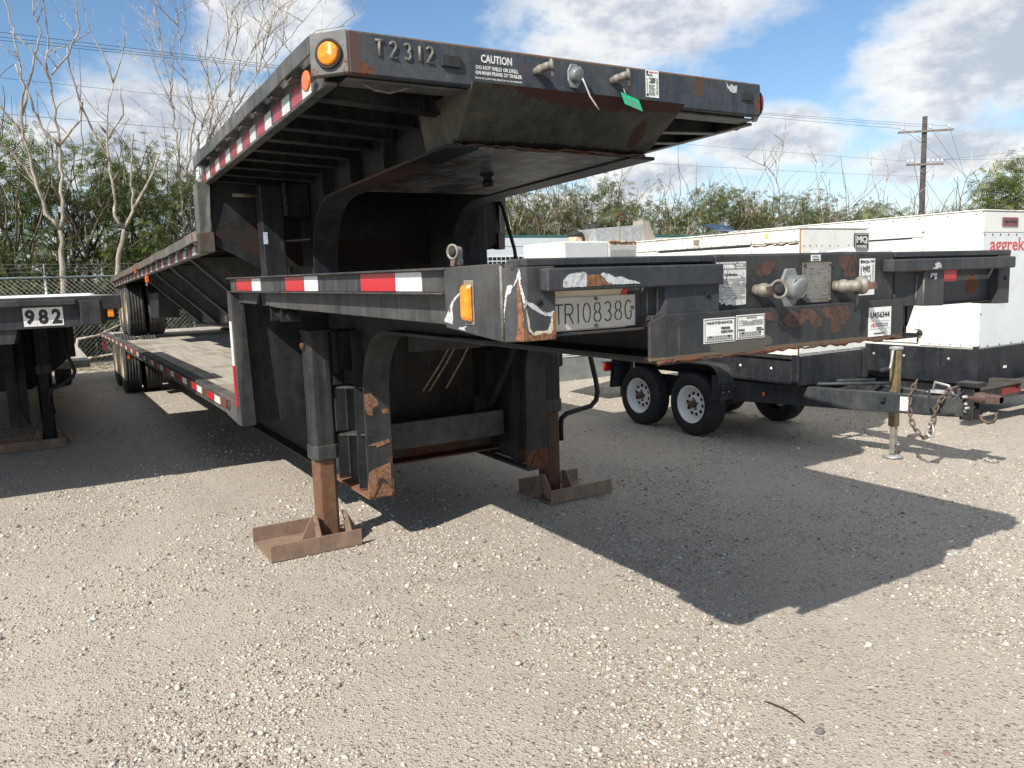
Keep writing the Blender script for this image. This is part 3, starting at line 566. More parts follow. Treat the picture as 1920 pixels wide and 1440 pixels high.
def landing_leg(root, x, y, ztop, zcol, ground, side, padx, padw, mat_out, mat_in, crank=None):
    """octagonal outer tube, collar, inner tube and channel foot; side=-1 gearbox inboard towards +x"""
    def oct_(r, c=.70): q = r*c; return [(x-r, y-q), (x-q, y-r), (x+q, y-r), (x+r, y-q), (x+r, y+q), (x+q, y+r), (x-q, y+r), (x-r, y+q)]
    L = sub('landing_leg', root, (x, y, ground))
    m = MB(); m.prism(oct_(.083), 2, zcol+.09, ztop); m.box(x-.085, x+.085, y-.085, y+.085, ztop-.012, ztop+.004); m.build('outer_tube', mat_out, L, .004)
    m = MB(); m.prism(oct_(.092), 2, zcol, zcol+.1); m.build('collar', M['black_side'], L, .006)
    m = MB(); m.prism(oct_(.071), 2, ground+.05, zcol+.02); m.build('inner_tube', mat_in, L, .004)
    m = MB(); p0, p1 = padx, padx+padw; y0, y1 = y-.24, y+.22; g = ground
    m.box(p0, p1, y0, y1, g+.004, g+.018); m.box(p0, p1, y0-.012, y0, g+.004, g+.115); m.box(p0, p1, y1, y1+.012, g+.004, g+.115)
    m.build('foot_pad', M['pad'], L, .003)
    for k in (-1, 1):
        q = x+k*.105; e = MB(); e.prism([(y-.22, g+.018), (y-.10, g+.018), (y-.02, g+.20), (y-.09, g+.21)], 0, q-.007, q+.007)
        e.prism([(q, g+.018), (q+k*.11, g+.018), (q+k*.02, g+.19), (q, g+.20)], 1, y-.04, y-.028); e.cyl((q-.009, y-.075, g+.165), (q+.009, y-.075, g+.165), .022, 14); e.build('foot_bracket', M['pad'], L)
    if crank:
        m = MB(); m.tube(crank, .021, 8); m.build('crank_handle', M['black'], L)
    return L
lg = landing_leg(LO, 1.612, 5.25, 1.462, .585, 0, -1, 1.15, .615, M['leg_black'], M['leg_rust'])
m = MB(); m.box(1.70, 1.735, 5.185, 5.2, 1.17, 1.455); m.build('bolt_flange', M['black'], lg, .002)
m = MB(); [m.cyl((1.714, 5.186, z), (1.714, 5.172, z), .011, 6) for z in (1.20, 1.26, 1.33, 1.39, 1.44)]; m.build('flange_bolts', M['black'], lg)
m = MB(); m.box(1.74, 1.92, 5.19, 5.42, 1.18, 1.455); m.build('gearbox', M['under'], lg, .012)
m = MB(); m.cyl((1.53, 5.25, 1.36), (1.505, 5.25, 1.36), .022, 10); m.build('gear_shaft', M['rusty'], lg)
for z in (.735, 1.06):
    m = MB(); m.prism([(1.70, 5.2), (1.86, 5.05), (1.87, 5.30), (1.70, 5.30)], 2, z, z+.012); m.box(1.70, 1.715, 5.19, 5.30, z-.07, z+.012); m.build('leg_bracket', M['black_side'], lg, .002)
rg = landing_leg(LO, mir(1.612)+.06, 5.25, 1.462, .70, 0, 1, 3.31, .60, M['black'], M['rusty'], [(3.78, 5.2, 1.5), (3.84, 5.22, 1.32), (3.905, 5.25, 1.10), (3.955, 5.25, .90), (3.972, 5.25, .80), (3.955, 5.25, .735), (3.90, 5.25, .69), (3.75, 5.25, .67), (3.65, 5.25, .655), (3.60, 5.25, .62), (3.592, 5.25, .56), (3.592, 5.25, .44)])
m = MB(); m.box(3.10, 3.40, 5.2, 5.4, 1.15, 1.45); m.build('gearbox', M['under'], rg, .01)
m = MB(); m.prism([(3.62, .95), (3.80, 1.02), (3.80, 1.66), (3.62, 1.66)], 1, 5.50, 5.75); m.build('tool_box', M['black'], LO, .004)

# lower deck: planks, side rails, wheels
def bend(y, z): return z if y < 15 else z-(y-15)*.006
npl = 11; px = np.linspace(1.30, mir(1.30), npl+1)
wood = NT('weathered_deck_planks'); p = wood.co(); st = wood.noise(wood.map(p, (30, 1.2, 30)), 1, 6, .65); nA = wood.noise(p, 1.4, 6, .6)
c = wood.mix(wood.rng(st, .3, .7), (.24, .215, .18), (.45, .415, .36)); c = wood.mix(wood.math('MULTIPLY', wood.rng(nA, .52, .62), .7), c, (.16, .10, .06)); oi = wood.n('ShaderNodeObjectInfo'); c = wood.mix(wood.math('MULTIPLY', oi.outputs['Random'], .5), c, (.42, .40, .36))
wood.bump(st, .3, .006); M['wood'] = wood.fin(c, .8)
for i in range(npl):
    m = MB(); dz = rng.uniform(-.003, .003); m.hexa([(px[i]+.003, 5.8, .895), (px[i+1]-.003, 5.8, .895), (px[i+1]-.003, 18.7, .873), (px[i]+.003, 18.7, .873)], [(px[i]+.003, 5.8, .936+dz), (px[i+1]-.003, 5.8, .936+dz), (px[i+1]-.003, 18.7, .914+dz), (px[i]+.003, 18.7, .914+dz)]); m.build('deck_plank', M['wood'], LO)
for y in np.arange(6.3, 18.5, .6): MB().box(1.25, mir(1.25), y, y+.06, .80, .885).build('crossmember', M['under'], LO)
tapes = []; y = 6.55
while y < 18.3: tapes.append(y); y += .78
for mx in (0, 1):
    f = (lambda x: mir(x)) if mx else (lambda x: x)
    m = MB(); yy = (5.80, 15.0, 18.75); zt = (.940, .942, .916); zb = (.806, .812, .822)
    for k in (0, 1):
        y0, y1 = yy[k], yy[k+1]
        for (xa, xb, za, zb_) in ((1.205, 1.218, 'b', 't'), ):
            m.hexa([(f(1.205), y0, zb[k]), (f(1.22), y0, zb[k]), (f(1.22), y1, zb[k+1]), (f(1.205), y1, zb[k+1])], [(f(1.205), y0, zt[k]-.01), (f(1.22), y0, zt[k]-.01), (f(1.22), y1, zt[k+1]-.01), (f(1.205), y1, zt[k+1]-.01)])
        m.hexa([(f(1.205), y0, zt[k]-.01), (f(1.297), y0, zt[k]-.01), (f(1.297), y1, zt[k+1]-.01), (f(1.205), y1, zt[k+1]-.01)], [(f(1.205), y0, zt[k]), (f(1.297), y0, zt[k]), (f(1.297), y1, zt[k+1]), (f(1.205), y1, zt[k+1])])
    m.build('deck_side_rail', M['upper_side'], LO, .003)
    m = MB()
    for k in (0, 1):
        y0, y1 = yy[k]+(.35 if k == 0 else 0), yy[k+1]
        m.hexa([(f(1.170), y0, zt[k]-.075), (f(1.178), y0, zt[k]-.075), (f(1.178), y1, zt[k+1]-.075), (f(1.170), y1, zt[k+1]-.075)], [(f(1.170), y0, zt[k]-.006), (f(1.178), y0, zt[k]-.006), (f(1.178), y1, zt[k+1]-.006), (f(1.170), y1, zt[k+1]-.006)])
    rub = m.build('rub_rail', M['rusty'], LO, .002)
    y = 6.15
    while y < 18.5: MB().box(f(1.179), f(1.204), y, y+.12, .855, .925).build('stake_pocket', M['upper_side'], LO); y += .78 if y < 15 else 1.2
    if not mx:
        for i, y in enumerate(tapes):
            zt_ = .935 if y < 15 else .935-(y-15)*.007; n = 'tape_red' if i < 2 else 'tape_red_dusty'; n2 = 'tape_white' if i < 3 else 'tape_white_dusty'
            for (a, b, mt) in ((y+.02, y+.30, n), (y-.20, y+.02, n2)): MB().box(1.1672, 1.170, a, b-.004, zt_-.062, zt_-.008).build('reflective_tape', M[mt], rub)
m = MB(); m.prism([(5.80, .90), (5.9, .925), (6.15, .82), (5.8, .80)], 0, 1.176, 1.204); m.build('post_gusset', M['upper_side'], LO)
m = MB(); m.box(1.20, mir(1.20), 18.72, 18.78, .72, .915); m.build('tail_beam', M['upper_side'], LO)
m = MB(); m.box(1.19, 1.25, 18.78, 18.80, .55, .72); m.build('tail_guard', M['tape_red_dusty'], LO)

def tyre_mesh(rad=.49, w=.27, n=48, ribs=5):
    pr = [(rad*.56, -w*.36), (rad*.60, -w*.46), (rad*.76, -w*.52), (rad*.92, -w*.50), (rad*.975, -w*.45)]
    rw = w*.86/ribs; x = -w*.43
    for i in range(ribs):
        pr += [(rad, x+.003), (rad, x+rw-.010)]
        if i < ribs-1: pr += [(rad-.014, x+rw-.008), (rad-.014, x+rw-.001)]
        x += rw
    pr += [(rad*.975, w*.45), (rad*.92, w*.50), (rad*.76, w*.52), (rad*.60, w*.46), (rad*.56, w*.36)]
    return pr
PR = tyre_mesh()
def dual_axle(root, y, z, xs, org_tan=True):
    """one axle: four wheels, each a tyre with a rim"""
    o = ORG[root.name]; ax = MB(); ax.cyl((xs[0]+.1, y, z), (xs[-1]-.1, y, z), .06, 12); ax.build('axle', M['under'], root)
    for i, x in enumerate(xs):
        w = sub('wheel', root, (x, y, z))
        key = 'TY'
        if key not in ORG:
            t = MB(); t.lathe(PR, (0, 0, 0), (1, 0, 0), 48); t.v = t.v; me = t.build('tyre', M['tyre'], None); ORG[key] = me
            r_ = MB(); r_.lathe([(.275, -.12), (.285, -.125), (.27, -.10), (.25, -.03), (.17, .02), (.15, -.05), (.10, -.06), (.0, -.06)], (0, 0, 0), (1, 0, 0), 32); ORG['RM'] = r_.build('rim', M['wheel_tan'], None)
            me.parent = w; ORG['RM'].parent = w; c1, c2 = me, ORG['RM']
        else:
            c1 = ORG['TY'].copy(); c2 = ORG['RM'].copy(); COL.objects.link(c1); COL.objects.link(c2); c1.parent = w; c2.parent = w
        c1.location = (0, 0, 0); c2.location = (0, 0, 0)
        if i % 2: c2.rotation_euler = (0, 0, math.pi)
for y in (15.35, 16.6): dual_axle(LO, y, .492, (1.37, 1.70, mir(1.70), mir(1.37)))
m = MB(); m.box(1.25, 1.33, 14.3, 14.33, .66, .72); m.build('side_lamp', M['orange_lens'], LO)
m = MB(); m.box(1.28, 1.30, 14.25, 14.7, .55, .80); m.build('mudflap_bracket', M['under'], LO)

# ------------------------------------------------------------------ upper trailer, stacked on the lower one
UP = thing('stacked_trailer', (2.565, 6.7, 2.22), 'black drop deck trailer stacked on top of another trailer, its nose raised against the sky', 'trailer', rot=(R(-1.2), 0, R(-.7)))
UO = ORG[UP.name]; ux, uy, uz = UO
def U(x, y, z): return (ux+x, uy+y, uz+z)
def ubox(m, x0, x1, y0, y1, z0, z1): return m.box(ux+x0, ux+x1, uy+y0, uy+y1, uz+z0, uz+z1)
M['up_front'] = steel('blue_black_front_paint', (.036, .046, .058), rust=.2, dust=.22, org=UO, streak=.6, patches=[
    (U(.78, -3.33, .50), (.035, .08, .055), 'rust', .7), (U(-1.24, -3.33, .40), (.10, .08, .035), 'rust', .8), (U(-1.23, -3.33, .47), (.03, .08, .14), (.085, .055, .045), .6), (U(1.25, -3.33, .44), (.03, .08, .04), 'rust', .9),
    (U(0, -3.33, .555), (1.3, .08, .008), (.12, .075, .05), 1.2)])
M['up_corner'] = steel('rust_mottled_corner_paint', (.14, .145, .14), rust=.62, dust=.4, org=UO, rustcol=(.17, .075, .055))
M['up_nose'] = steel('greasy_rusted_nose_plate', (.050, .047, .036), rust=.36, dust=.55, org=UO, dustcol=(.15, .14, .105), edge=False, patches=[(U(.15, -3.35, .40), (.66, .10, .09), (.078, .036, .028), .6), (U(0, -3.04, .16), (.75, .06, .045), (.012, .012, .011), .7), (U(.45, -3.15, .27), (.05, .1, .10), (.07, .035, .025), .9)])
FT, FB = .560, .375
m = MB(); m.prism([(ux-1.255, uy-3.32), (ux+1.27, uy-3.32), (ux+1.27, uy-3.27), (ux-1.255, uy-3.27)], 2, uz+FB, uz+FT); m.build('header_beam', M['up_front'], UP, .008)
m = MB(); ubox(m, -1.25, 1.265, -3.268, -3.15, FB-.012, FB-.003); m.build('header_flange', M['up_side'] if 'up_side' in M else M['upper_side'], UP)
for s in (-1, 1):
    m = MB(); m.prism([(ux+s*1.257, uy-3.322), (ux+s*1.385, uy-3.185), (ux+s*1.36, uy-3.16), (ux+s*1.24, uy-3.285)], 2, uz+FB+.004, uz+FT+.002); c = m.build('corner_plate', M['up_corner'], UP, .006)
    n = Vector((s*.73, -.68, 0)); cc = Vector(U(s*1.318, -3.257, .465)); m = MB(); m.lathe([(.0, -.01), (.062, 0), (.064, .012), (.058, .016), (.052, .012), (.05, .004)], cc+n*.001, n, 28); lm = m.build('round_lamp', M['rubber'], UP)
    m = MB(); m.lathe([(.05, .006), (.049, .020), (.040, .026), (0, .028)], cc, n, 28); m.build('lens', M['amber'] if s < 0 else M['red_lens'], lm)
    m = MB(); m.lathe([(.046, 0), (.046, .008), (.042, .010), (0, .010)], U(s*1.36, -3.04, .40), (s, -.08, 0), 24); m.lathe([(.006, .0105), (0, .0115)], U(s*1.36, -3.04, .40), (s, -.08, 0), 8); m.build('round_reflector', M['orange_lens'] if s < 0 else M['red_lens'], UP)
# raised weld numbers and stencils
m = strokes(MB(), 'T2312', ux-1.13, uz+.462, .066, .068, uy-3.322, .0070, .82, -.012, 7); m.build('welded_number', M['weld'], UP)
m = MB(); ubox(m, -.815, -.715, -3.335, -3.32, .448, .50); m.build('rubber_block', M['rubber'], UP, .003)
fy = uy-3.3205
text('lettering', 'CAUTION', M['stencil'], UP, U(-.604, -3.3205, .488), .170, .038, bold=.025); text('lettering', 'DO NOT WELD OR DRILL', M['stencil'], UP, U(-.632, -3.3205, .456), .232, .018, bold=.02)
text('lettering', 'ON MAIN FRAME OF TRAILER', M['stencil'], UP, U(-.636, -3.3205, .432), .255, .018, bold=.02); text('lettering', 'FAILURE TO COMPLY WILL RESULT IN LOSS OF WARRANTY', M['stencil'], UP, U(-.64, -3.3205, .412), .26, .008)
m = MB(); ubox(m, .395, .485, -3.3215, -3.3202, .415, .556); fm2 = m.build('inspection_label', M['label_white'], UP)
y_ = uy-3.3218
text('lettering', 'aggreko', M['ink_red'], fm2, U(.418, -3.3218, .540), .06, .011); text('lettering', 'FMCSA-', M['ink'], fm2, U(.40, -3.3218, .525), .044, .009, bold=.01)
bars(UP, fm2, [(ux+.399, ux+.412, uz+.536, uz+.551), (ux+.399, ux+.412, uz+.42, uz+.434)]+fine(ux+.418, ux+.462, uz+.487, uz+.518, 6), y_, M['ink']); bars(UP, fm2, fine(ux+.415, ux+.458, uz+.425, uz+.482, 11)+fine(ux+.466, ux+.48, uz+.43, uz+.518, 14)+fine(ux+.40, ux+.408, uz+.44, uz+.515, 12), y_, M['ink_grey'])
m = MB(); ubox(m, 1.11, 1.19, -3.33, -3.32, .455, .505); m.build('rubber_block', M['rubber'], UP, .003)
gA = gladhand(UP, U(-.30, -3.318, .475), (.25, -.95, .12), (.85, -.5, .2), M['cast'], 1.0, (0, 0, 1)); gB = gladhand(UP, U(.17, -3.318, .475), (.25, -.95, .12), (.85, -.5, .2), M['cast'], 1.0, (0, 0, 1))
sk = socket(UP, U(-.075, -3.32, .475), M['lidgrey'], .85)
m = MB(); m.tube([U(-.055, -3.37, .455), U(-.045, -3.375, .43), U(-.02, -3.38, .37), U(.01, -3.385, .33), U(.03, -3.385, .305)], .0045, 6); m.build('hanging_cable', M['cable'], UP)
m = MB(); m.tube([U(-1.17, -3.25, .36), U(-1.12, -3.26, .33), U(-1.05, -3.26, .325), U(-.98, -3.26, .345), U(-.93, -3.25, .365)], .006, 6); m.build('cable_loop', M['steel_tube'], UP)
# nose with sloping plate, kingpin plate
NP = [(-3.33, .385), (-3.338, .378), (-3.05, .172), (-2.98, .160), (-1.4, .16), (-1.4, .18), (-2.97, .18), (-3.30, .385)]
m = MB(); SEC = [(-3.345, .392, -.665, .65), (-3.27, .325, -.65, .636), (-3.19, .255, -.636, .622), (-3.13, .205, -.626, .612), (-3.08, .178, -.62, .605), (-3.0, .162, -.615, .60), (-2.9, .158, -.61, .595), (-2.7, .158, -.61, .595)]
nx_ = 13; V_ = []
for j, (yy, zz, xa, xb) in enumerate(SEC):
    for i in range(nx_):
        t_ = i/(nx_-1); rag = (rng.uniform(-.006, .006) if 2 < j < 6 else 0); V_.append(U(xa+(xb-xa)*t_, yy+rag+.02*(2*t_-1)**2*(j > 1), zz+rag*.6))
o_ = len(V_); V_ += [U(SEC[0][2], -2.7, .392), U(SEC[0][3], -2.7, .392)]
F_ = [(j*nx_+i, j*nx_+i+1, (j+1)*nx_+i+1, (j+1)*nx_+i) for j in range(len(SEC)-1) for i in range(nx_-1)]
m.add(V_, F_, True); m.add([V_[j*nx_] for j in range(len(SEC))]+[V_[o_]], [tuple(range(len(SEC)+1))]); m.add([V_[j*nx_+nx_-1] for j in range(len(SEC))]+[V_[o_+1]], [tuple(range(len(SEC)+1))])
m.build('approach_plate', M['up_nose'], UP, recalc=False)
m = MB(); pts = [U(-.62+1.22*i/26, -3.05+rng.uniform(-.008, .008), .160+rng.uniform(-.006, .006)) for i in range(27)]; m.tube(pts, [rng.uniform(.004, .011) for _ in pts], 5); m.build('rusted_lip', M['rusty'], UP)
kp = NT('scored_coupler_plate'); p = kp.co(); gr_ = kp.noise(kp.map(p, (1.2, 2.6, 1), (0, 0, 0), (0, 0, .5)), 1.6, 9, .66, 2.2); ar_ = kp.noise(kp.map(p, (14, 1.5, 1), (3, 1, 0), (0, 0, .35)), 1, 4, .6, 1.0); gm_ = kp.math('ADD', kp.math('MULTIPLY', gr_, .65), kp.math('MULTIPLY', ar_, .35))
nn = kp.noise(p, 5, 7, .65); cc_ = kp.mix(kp.rng(gm_, .44, .60), (.03, .027, .024), (.31, .30, .285)); cc_ = kp.mix(kp.rng(nn, .52, .62), cc_, (.13, .065, .038)); kp.bump(nn, .4, .02); M['kp'] = kp.fin(cc_, .45, .3)
m = MB(); ubox(m, -.60, .59, -3.03, -1.35, .150, .159); m.build('coupler_plate', M['kp'], UP)
m = MB(); m.lathe([(.0, -.09), (.036, -.088), (.036, -.06), (.028, -.055), (.028, -.03), (.045, -.025), (.045, 0)], U(-.03, -2.30, .158), (0, 0, 1), 20); m.build('kingpin', M['under'], UP)
m = MB(); m.lathe([(0, -.001), (.05, 0), (.05, .01)], U(.22, -2.45, .157), (0, 0, 1), 20); m.build('plate_hole', M['void'], UP)
# gooseneck side: rub rail outside, pockets, side beam with tapes
for s in (-1, 1):
    m = MB(); n = 14
    for i in range(n):
        y0, y1 = -3.0+3.0*i/n, -3.0+3.0*(i+1)/n; d0 = .003*math.sin(i*1.7); d1 = .003*math.sin((i+1)*1.7)
        m.hexa([U(s*1.385, y0, .478+d0), U(s*1.373, y0, .478+d0), U(s*1.373, y1, .478+d1), U(s*1.385, y1, .478+d1)], [U(s*1.385, y0, .560+d0), U(s*1.373, y0, .560+d0), U(s*1.373, y1, .560+d1), U(s*1.385, y1, .560+d1)])
    m.hexa([U(s*1.385, -3.185, .478), U(s*1.373, -3.175, .478), U(s*1.373, -3.0, .478), U(s*1.385, -3.0, .478)], [U(s*1.385, -3.185, .556), U(s*1.373, -3.175, .556), U(s*1.373, -3.0, .56), U(s*1.385, -3.0, .56)])
    m.build('rub_rail', M['upper_side'], UP, .003)
    m = MB(); ubox(m, s*1.30, s*1.315, -3.15, 0, .36, .555); ubox(m, s*1.27, s*1.325, -3.2, 0, .350, .366); sb = m.build('side_beam', M['upper_side'], UP, .003)
    y = -2.85
    while y < -.1:
        k = MB(); ubox(k, s*1.316, s*1.372, y, y+.015, .47, .55); ubox(k, s*1.316, s*1.372, y+.10, y+.115, .47, .55); ubox(k, s*1.316, s*1.372, y+.016, y+.099, .462, .469); k.build('stake_pocket', M['upper_side'], UP); y += .37
    if s < 0:
        for i in range(8):
            y = -2.96+i*.38
            for (a, b, mt) in ((y, y+.15, 'tape_white_dusty'), (y+.15, y+.34, 'tape_red_dusty')): k = MB(); ubox(k, -1.3185, -1.3155, a, min(b-.003, -.02), .372, .455); k.build('reflective_tape', M[mt], sb)
m = MB(); ubox(m, -1.30, 1.30, -3.26, .0, .528, .548); m.build('neck_deck', M['under'], UP)
ribm = steel('dusty_crossmember_paint', (.014, .0145, .015), rust=.15, dust=.25, edge=False)
for i, y in enumerate(np.linspace(-2.95, -.25, 9)):
    for s in (-1, 1):
        m = MB(); m.hexa([U(s*1.30, y+.03, .36), U(s*1.30, y+.04, .36), U(s*.62, y+.04, .33), U(s*.62, y+.03, .33)], [U(s*1.30, y+.03, .528), U(s*1.30, y+.04, .528), U(s*.62, y+.04, .528), U(s*.62, y+.03, .528)])
        m.hexa([U(s*1.30, y, .352), U(s*1.30, y+.07, .352), U(s*.62, y+.07, .322), U(s*.62, y, .322)], [U(s*1.30, y, .360), U(s*1.30, y+.07, .360), U(s*.62, y+.07, .330), U(s*.62, y, .330)]); m.build('crossmember', ribm, UP)
# main beams
UPATH = [(-3.05, .158), (-1.25, .158)]+[(-1.15+.50*math.sin(R(t)), -.335+.49*math.cos(R(t))) for t in range(0, 91, 10)]+[(-.65, -.46)]
UPATH = [(a, b) for a, b in UPATH]
mbm = steel('grimy_beam_paint', (.013, .0145, .017), rust=.2, dust=.16, org=UO, patches=[(U(-.56, -2.0, .155), (.2, .8, .02), (.085, .05, .032), 1.0)])
for s in (-1, 1):
    xc = ux+s*.585
    web = [(-3.04, .52), (-3.04, .166)]+[(y-.012, z) for y, z in UPATH[1:-1]]+[(-.66, -.46), (.1, -.84), (5.8, -.84), (7.2, -.45), (9.2, -.42), (9.2, -.06), (0, -.06), (0, .52)]
    b = main_beam(UP, xc, [(uy+a, uz+c) for a, c in UPATH][::-1], [(uy+a, uz+c) for a, c in web], .095, mbm)
    m = MB(); m.hexa([(xc-.095, uy+.1, uz-.855), (xc+.095, uy+.1, uz-.855), (xc+.095, uy+5.8, uz-.855), (xc-.095, uy+5.8, uz-.855)], [(xc-.095, uy+.1, uz-.84), (xc+.095, uy+.1, uz-.84), (xc+.095, uy+5.8, uz-.84), (xc-.095, uy+5.8, uz-.84)]); m.build('bottom_flange', mbm, b)
    for y in (-2.2, -1.6, -1.0): k = MB(); ubox(k, s*.585+s*.01, s*.585+s*.09, y, y+.012, .17, .52); k.build('web_stiffener', mbm, b)
# kick wall with corner posts, patch of rust
M['kickup'] = steel('rust_blotched_kick_panel', (.013, .014, .016), rust=.1, dust=.12, org=UO, patches=[(U(-.86, -.1, -.08), (.24, .3, .15), (.036, .019, .015), .9), (U(-1.0, -.1, -.05), (.35, .3, .05), (.028, .021, .018), 1.3), (U(-.1, -.1, -.2), (.7, .3, .12), (.03, .02, .016), 1.1)])
m = MB(); m.prism([(ux-1.28, uz-.12), (ux-.95, uz-.30), (ux+.95, uz-.30), (ux+1.28, uz-.12), (ux+1.31, uz+.36), (ux+1.27, uz+.53), (ux-1.27, uz+.53), (ux-1.31, uz+.36)], 1, uy-.06, uy-.045); m.build('kick_panel', M['kickup'], UP)
for s in (-1, 1):
    m = MB(); m.hexa([U(s*1.385, -.02, -.17), U(s*1.31, -.06, -.17), U(s*1.31, .04, -.17), U(s*1.385, .12, -.17)], [U(s*1.385, -.10, .362), U(s*1.29, -.12, .362), U(s*1.29, .0, .362), U(s*1.385, .10, .362)]); m.build('corner_post', M['upper_side'], UP, .004)
    m = MB(); m.hexa([U(s*1.388, -.03, -.175), U(s*1.285, -.09, -.175), U(s*1.285, .02, -.175), U(s*1.388, .10, -.175)], [U(s*1.388, -.04, -.02), U(s*1.285, -.09, -.02), U(s*1.285, .02, -.02), U(s*1.388, .10, -.02)]); m.build('post_foot', steel('dark_rust_post_foot', (.035, .024, .018), rust=.5, dust=.15, edge=False), UP, .004)
def upper_leg(s, crank=None):
    x = s*.90; L = sub('landing_leg', UP, U(x, -.32, -.4))
    m = MB(); ubox(m, x-.083, x+.083, -.405, -.24, -.40, .30); ubox(m, x-.085, x+.085, -.408, -.237, .30, .312); m.build('outer_tube', M['black'], L, .02)
    m = MB(); ubox(m, x-.07, x+.07, -.39, -.25, -.412, -.38); m.build('inner_tube', M['rusty'], L, .01)
    m = MB(); ubox(m, x-s*.09, x-s*.30, -.40, -.2, .08, .33); m.build('gearbox', M['under'], L, .006)
    m = MB(); ubox(m, x-s*.088, x-s*.12, -.412, -.40, .08, .33); [m.cyl(U(x-s*.104, -.413, z), U(x-s*.104, -.424, z), .011, 6) for z in (.11, .17, .24, .30)]; m.build('bolt_flange', M['black_side'], L)
    m = MB(); m.cyl(U(x+s*.08, -.32, .24), U(x+s*.27, -.32, .24), .016, 10); m.build('gear_shaft', M['steel_tube'], L)
    m = MB(); m.hexa([U(x-s*.09, -.40, -.12), U(x-s*.24, -.55, -.12), U(x-s*.24, -.40, -.12), U(x-s*.09, -.30, -.12)], [U(x-s*.09, -.40, -.11), U(x-s*.24, -.55, -.11), U(x-s*.24, -.40, -.11), U(x-s*.09, -.30, -.11)]); m.build('leg_bracket', M['black_side'], L)
    if s < 0: k = MB(); ubox(k, x-.0835, x-.05, -.4065, -.4055, -.14, -.05); k.build('worn_label', plain('blue_white_worn_label', (.45, .48, .62), .5, .4, 90), L)
    if crank: m = MB(); m.tube(crank, .017, 8); m.build('crank_handle', M['under'], L)
upper_leg(-1); upper_leg(1, [U(1.0, -.32, .22), U(1.16, -.32, .235), U(1.18, -.33, .225), U(1.20, -.34, .18), U(1.27, -.40, -.20), U(1.28, -.41, -.33)])
m = MB(); m.lathe([(0, -.02), (.07, -.02), (.075, 0), (.07, .03), (0, .03)], U(.98, -.32, .22), (1, 0, 0), 18); m.build('gear_housing', M['under'], UP)
# lower level deck of the upper trailer
for s in (-1, 1):
    m = MB(); n = 30
    for i in range(n):
        y0, y1 = .1+9.9*i/n, .1+9.9*(i+1)/n; d0 = .008*math.sin(i*1.3)*math.cos(i*.4); d1 = .008*math.sin((i+1)*1.3)*math.cos((i+1)*.4)
        m.hexa([U(s*1.385, y0, -.075+d0), U(s*1.373, y0, -.075+d0), U(s*1.373, y1, -.075+d1), U(s*1.385, y1, -.075+d1)], [U(s*1.385, y0, .008+d0), U(s*1.373, y0, .008+d0), U(s*1.373, y1, .008+d1), U(s*1.385, y1, .008+d1)])
    m.build('deck_rub_rail', M['rusty'] if s > 0 else steel('rust_brown_rail', (.075, .066, .056), rust=.6, dust=.55, dustcol=(.25, .23, .2)), UP, .003)
    m = MB(); ubox(m, s*1.30, s*1.315, .05, 10, -.155, .0); ubox(m, s*1.27, s*1.325, .05, 10, -.165, -.152); sb = m.build('deck_side_beam', M['upper_side'], UP, .003)
    y = .25
    while y < 9.8: k = MB(); ubox(k, s*1.316, s*1.372, y, y+.10, -.09, -.005); k.build('stake_pocket', M['upper_side'], UP); y += .55
    if s < 0:
        y = .12
        while y < 9.7:
            for (a, b, mt) in ((y, y+.17, 'tape_white_dusty'), (y+.17, y+.40, 'tape_red_dusty')): k = MB(); ubox(k, -1.3185, -1.3155, a, b-.004, -.148, -.078); k.build('reflective_tape', M[mt], sb)
            y += .55
for i in range(11): m = MB(); a = -1.29+2.58*i/11; ubox(m, a+.003, a+2.58/11-.003, .0, 10.0, -.045, -.002+rng.uniform(-.004, .004)); m.build('deck_plank', M['wood'], UP)
for y in np.arange(.5, 9.8, .5): k = MB(); ubox(k, -1.29, 1.29, y, y+.06, -.13, -.05); k.build('crossmember', M['under'], UP)
brm = steel('grey_dusty_brace_paint', (.05, .052, .053), rust=.2, dust=.35, edge=False)
for y in (1.1, 2.5, 3.9, 5.2):
    m = MB(); m.hexa([U(-1.28, y, -.17), U(-1.28, y+.012, -.17), U(-.60, y+.012, -.83), U(-.60, y, -.83)], [U(-1.28, y, -.15), U(-1.28, y+.012, -.15), U(-.60, y+.012, -.15), U(-.60, y, -.15)])
    m.hexa([U(-1.29, y-.04, -.18), U(-1.29, y+.05, -.18), U(-.60, y+.05, -.845), U(-.60, y-.04, -.845)], [U(-1.29, y-.04, -.165), U(-1.29, y+.05, -.165), U(-.60, y+.05, -.832), U(-.60, y-.04, -.832)]); m.build('outrigger_brace', brm, UP)
m = MB(); ubox(m, -.605, -.598, .3, 6.5, -.82, -.2); m.build('beam_side_plate', brm, UP)
m = MB(); ubox(m, -.608, -.602, 3.3, 3.45, -.80, -.72); m.build('reflective_tape', M['tape_white_dusty'], UP); m = MB(); ubox(m, -.608, -.602, 3.46, 3.6, -.80, -.72); m.build('reflective_tape', M['tape_red_dusty'], UP)
m = MB(); ubox(m, -1.34, -1.30, 4.55, 4.62, -.26, -.17); m.build('hanging_lamp', M['orange_lens'], UP, .006); m = MB(); ubox(m, -1.33, -1.31, 4.63, 4.66, -.30, -.15); m.build('lamp_bracket', M['cast'], UP)
m = MB(); ubox(m, -1.3735, -1.39, 5.3, 5.38, -.11, -.04); m.build('side_reflector', M['orange_lens'], UP)
m = MB(); m.prism([(uy+6.4, uz-.35), (uy+7.6, uz-.35), (uy+7.6, uz-.75), (uy+6.6, uz-.75)], 0, ux-1.0, ux-.7); m.build('tool_tray', M['under'], UP, .01)
for y in (8.95,): dual_axle(UP, uy+y, uz-.575+.0, tuple(ux+q for q in (-1.13, -.80, .80, 1.13)))
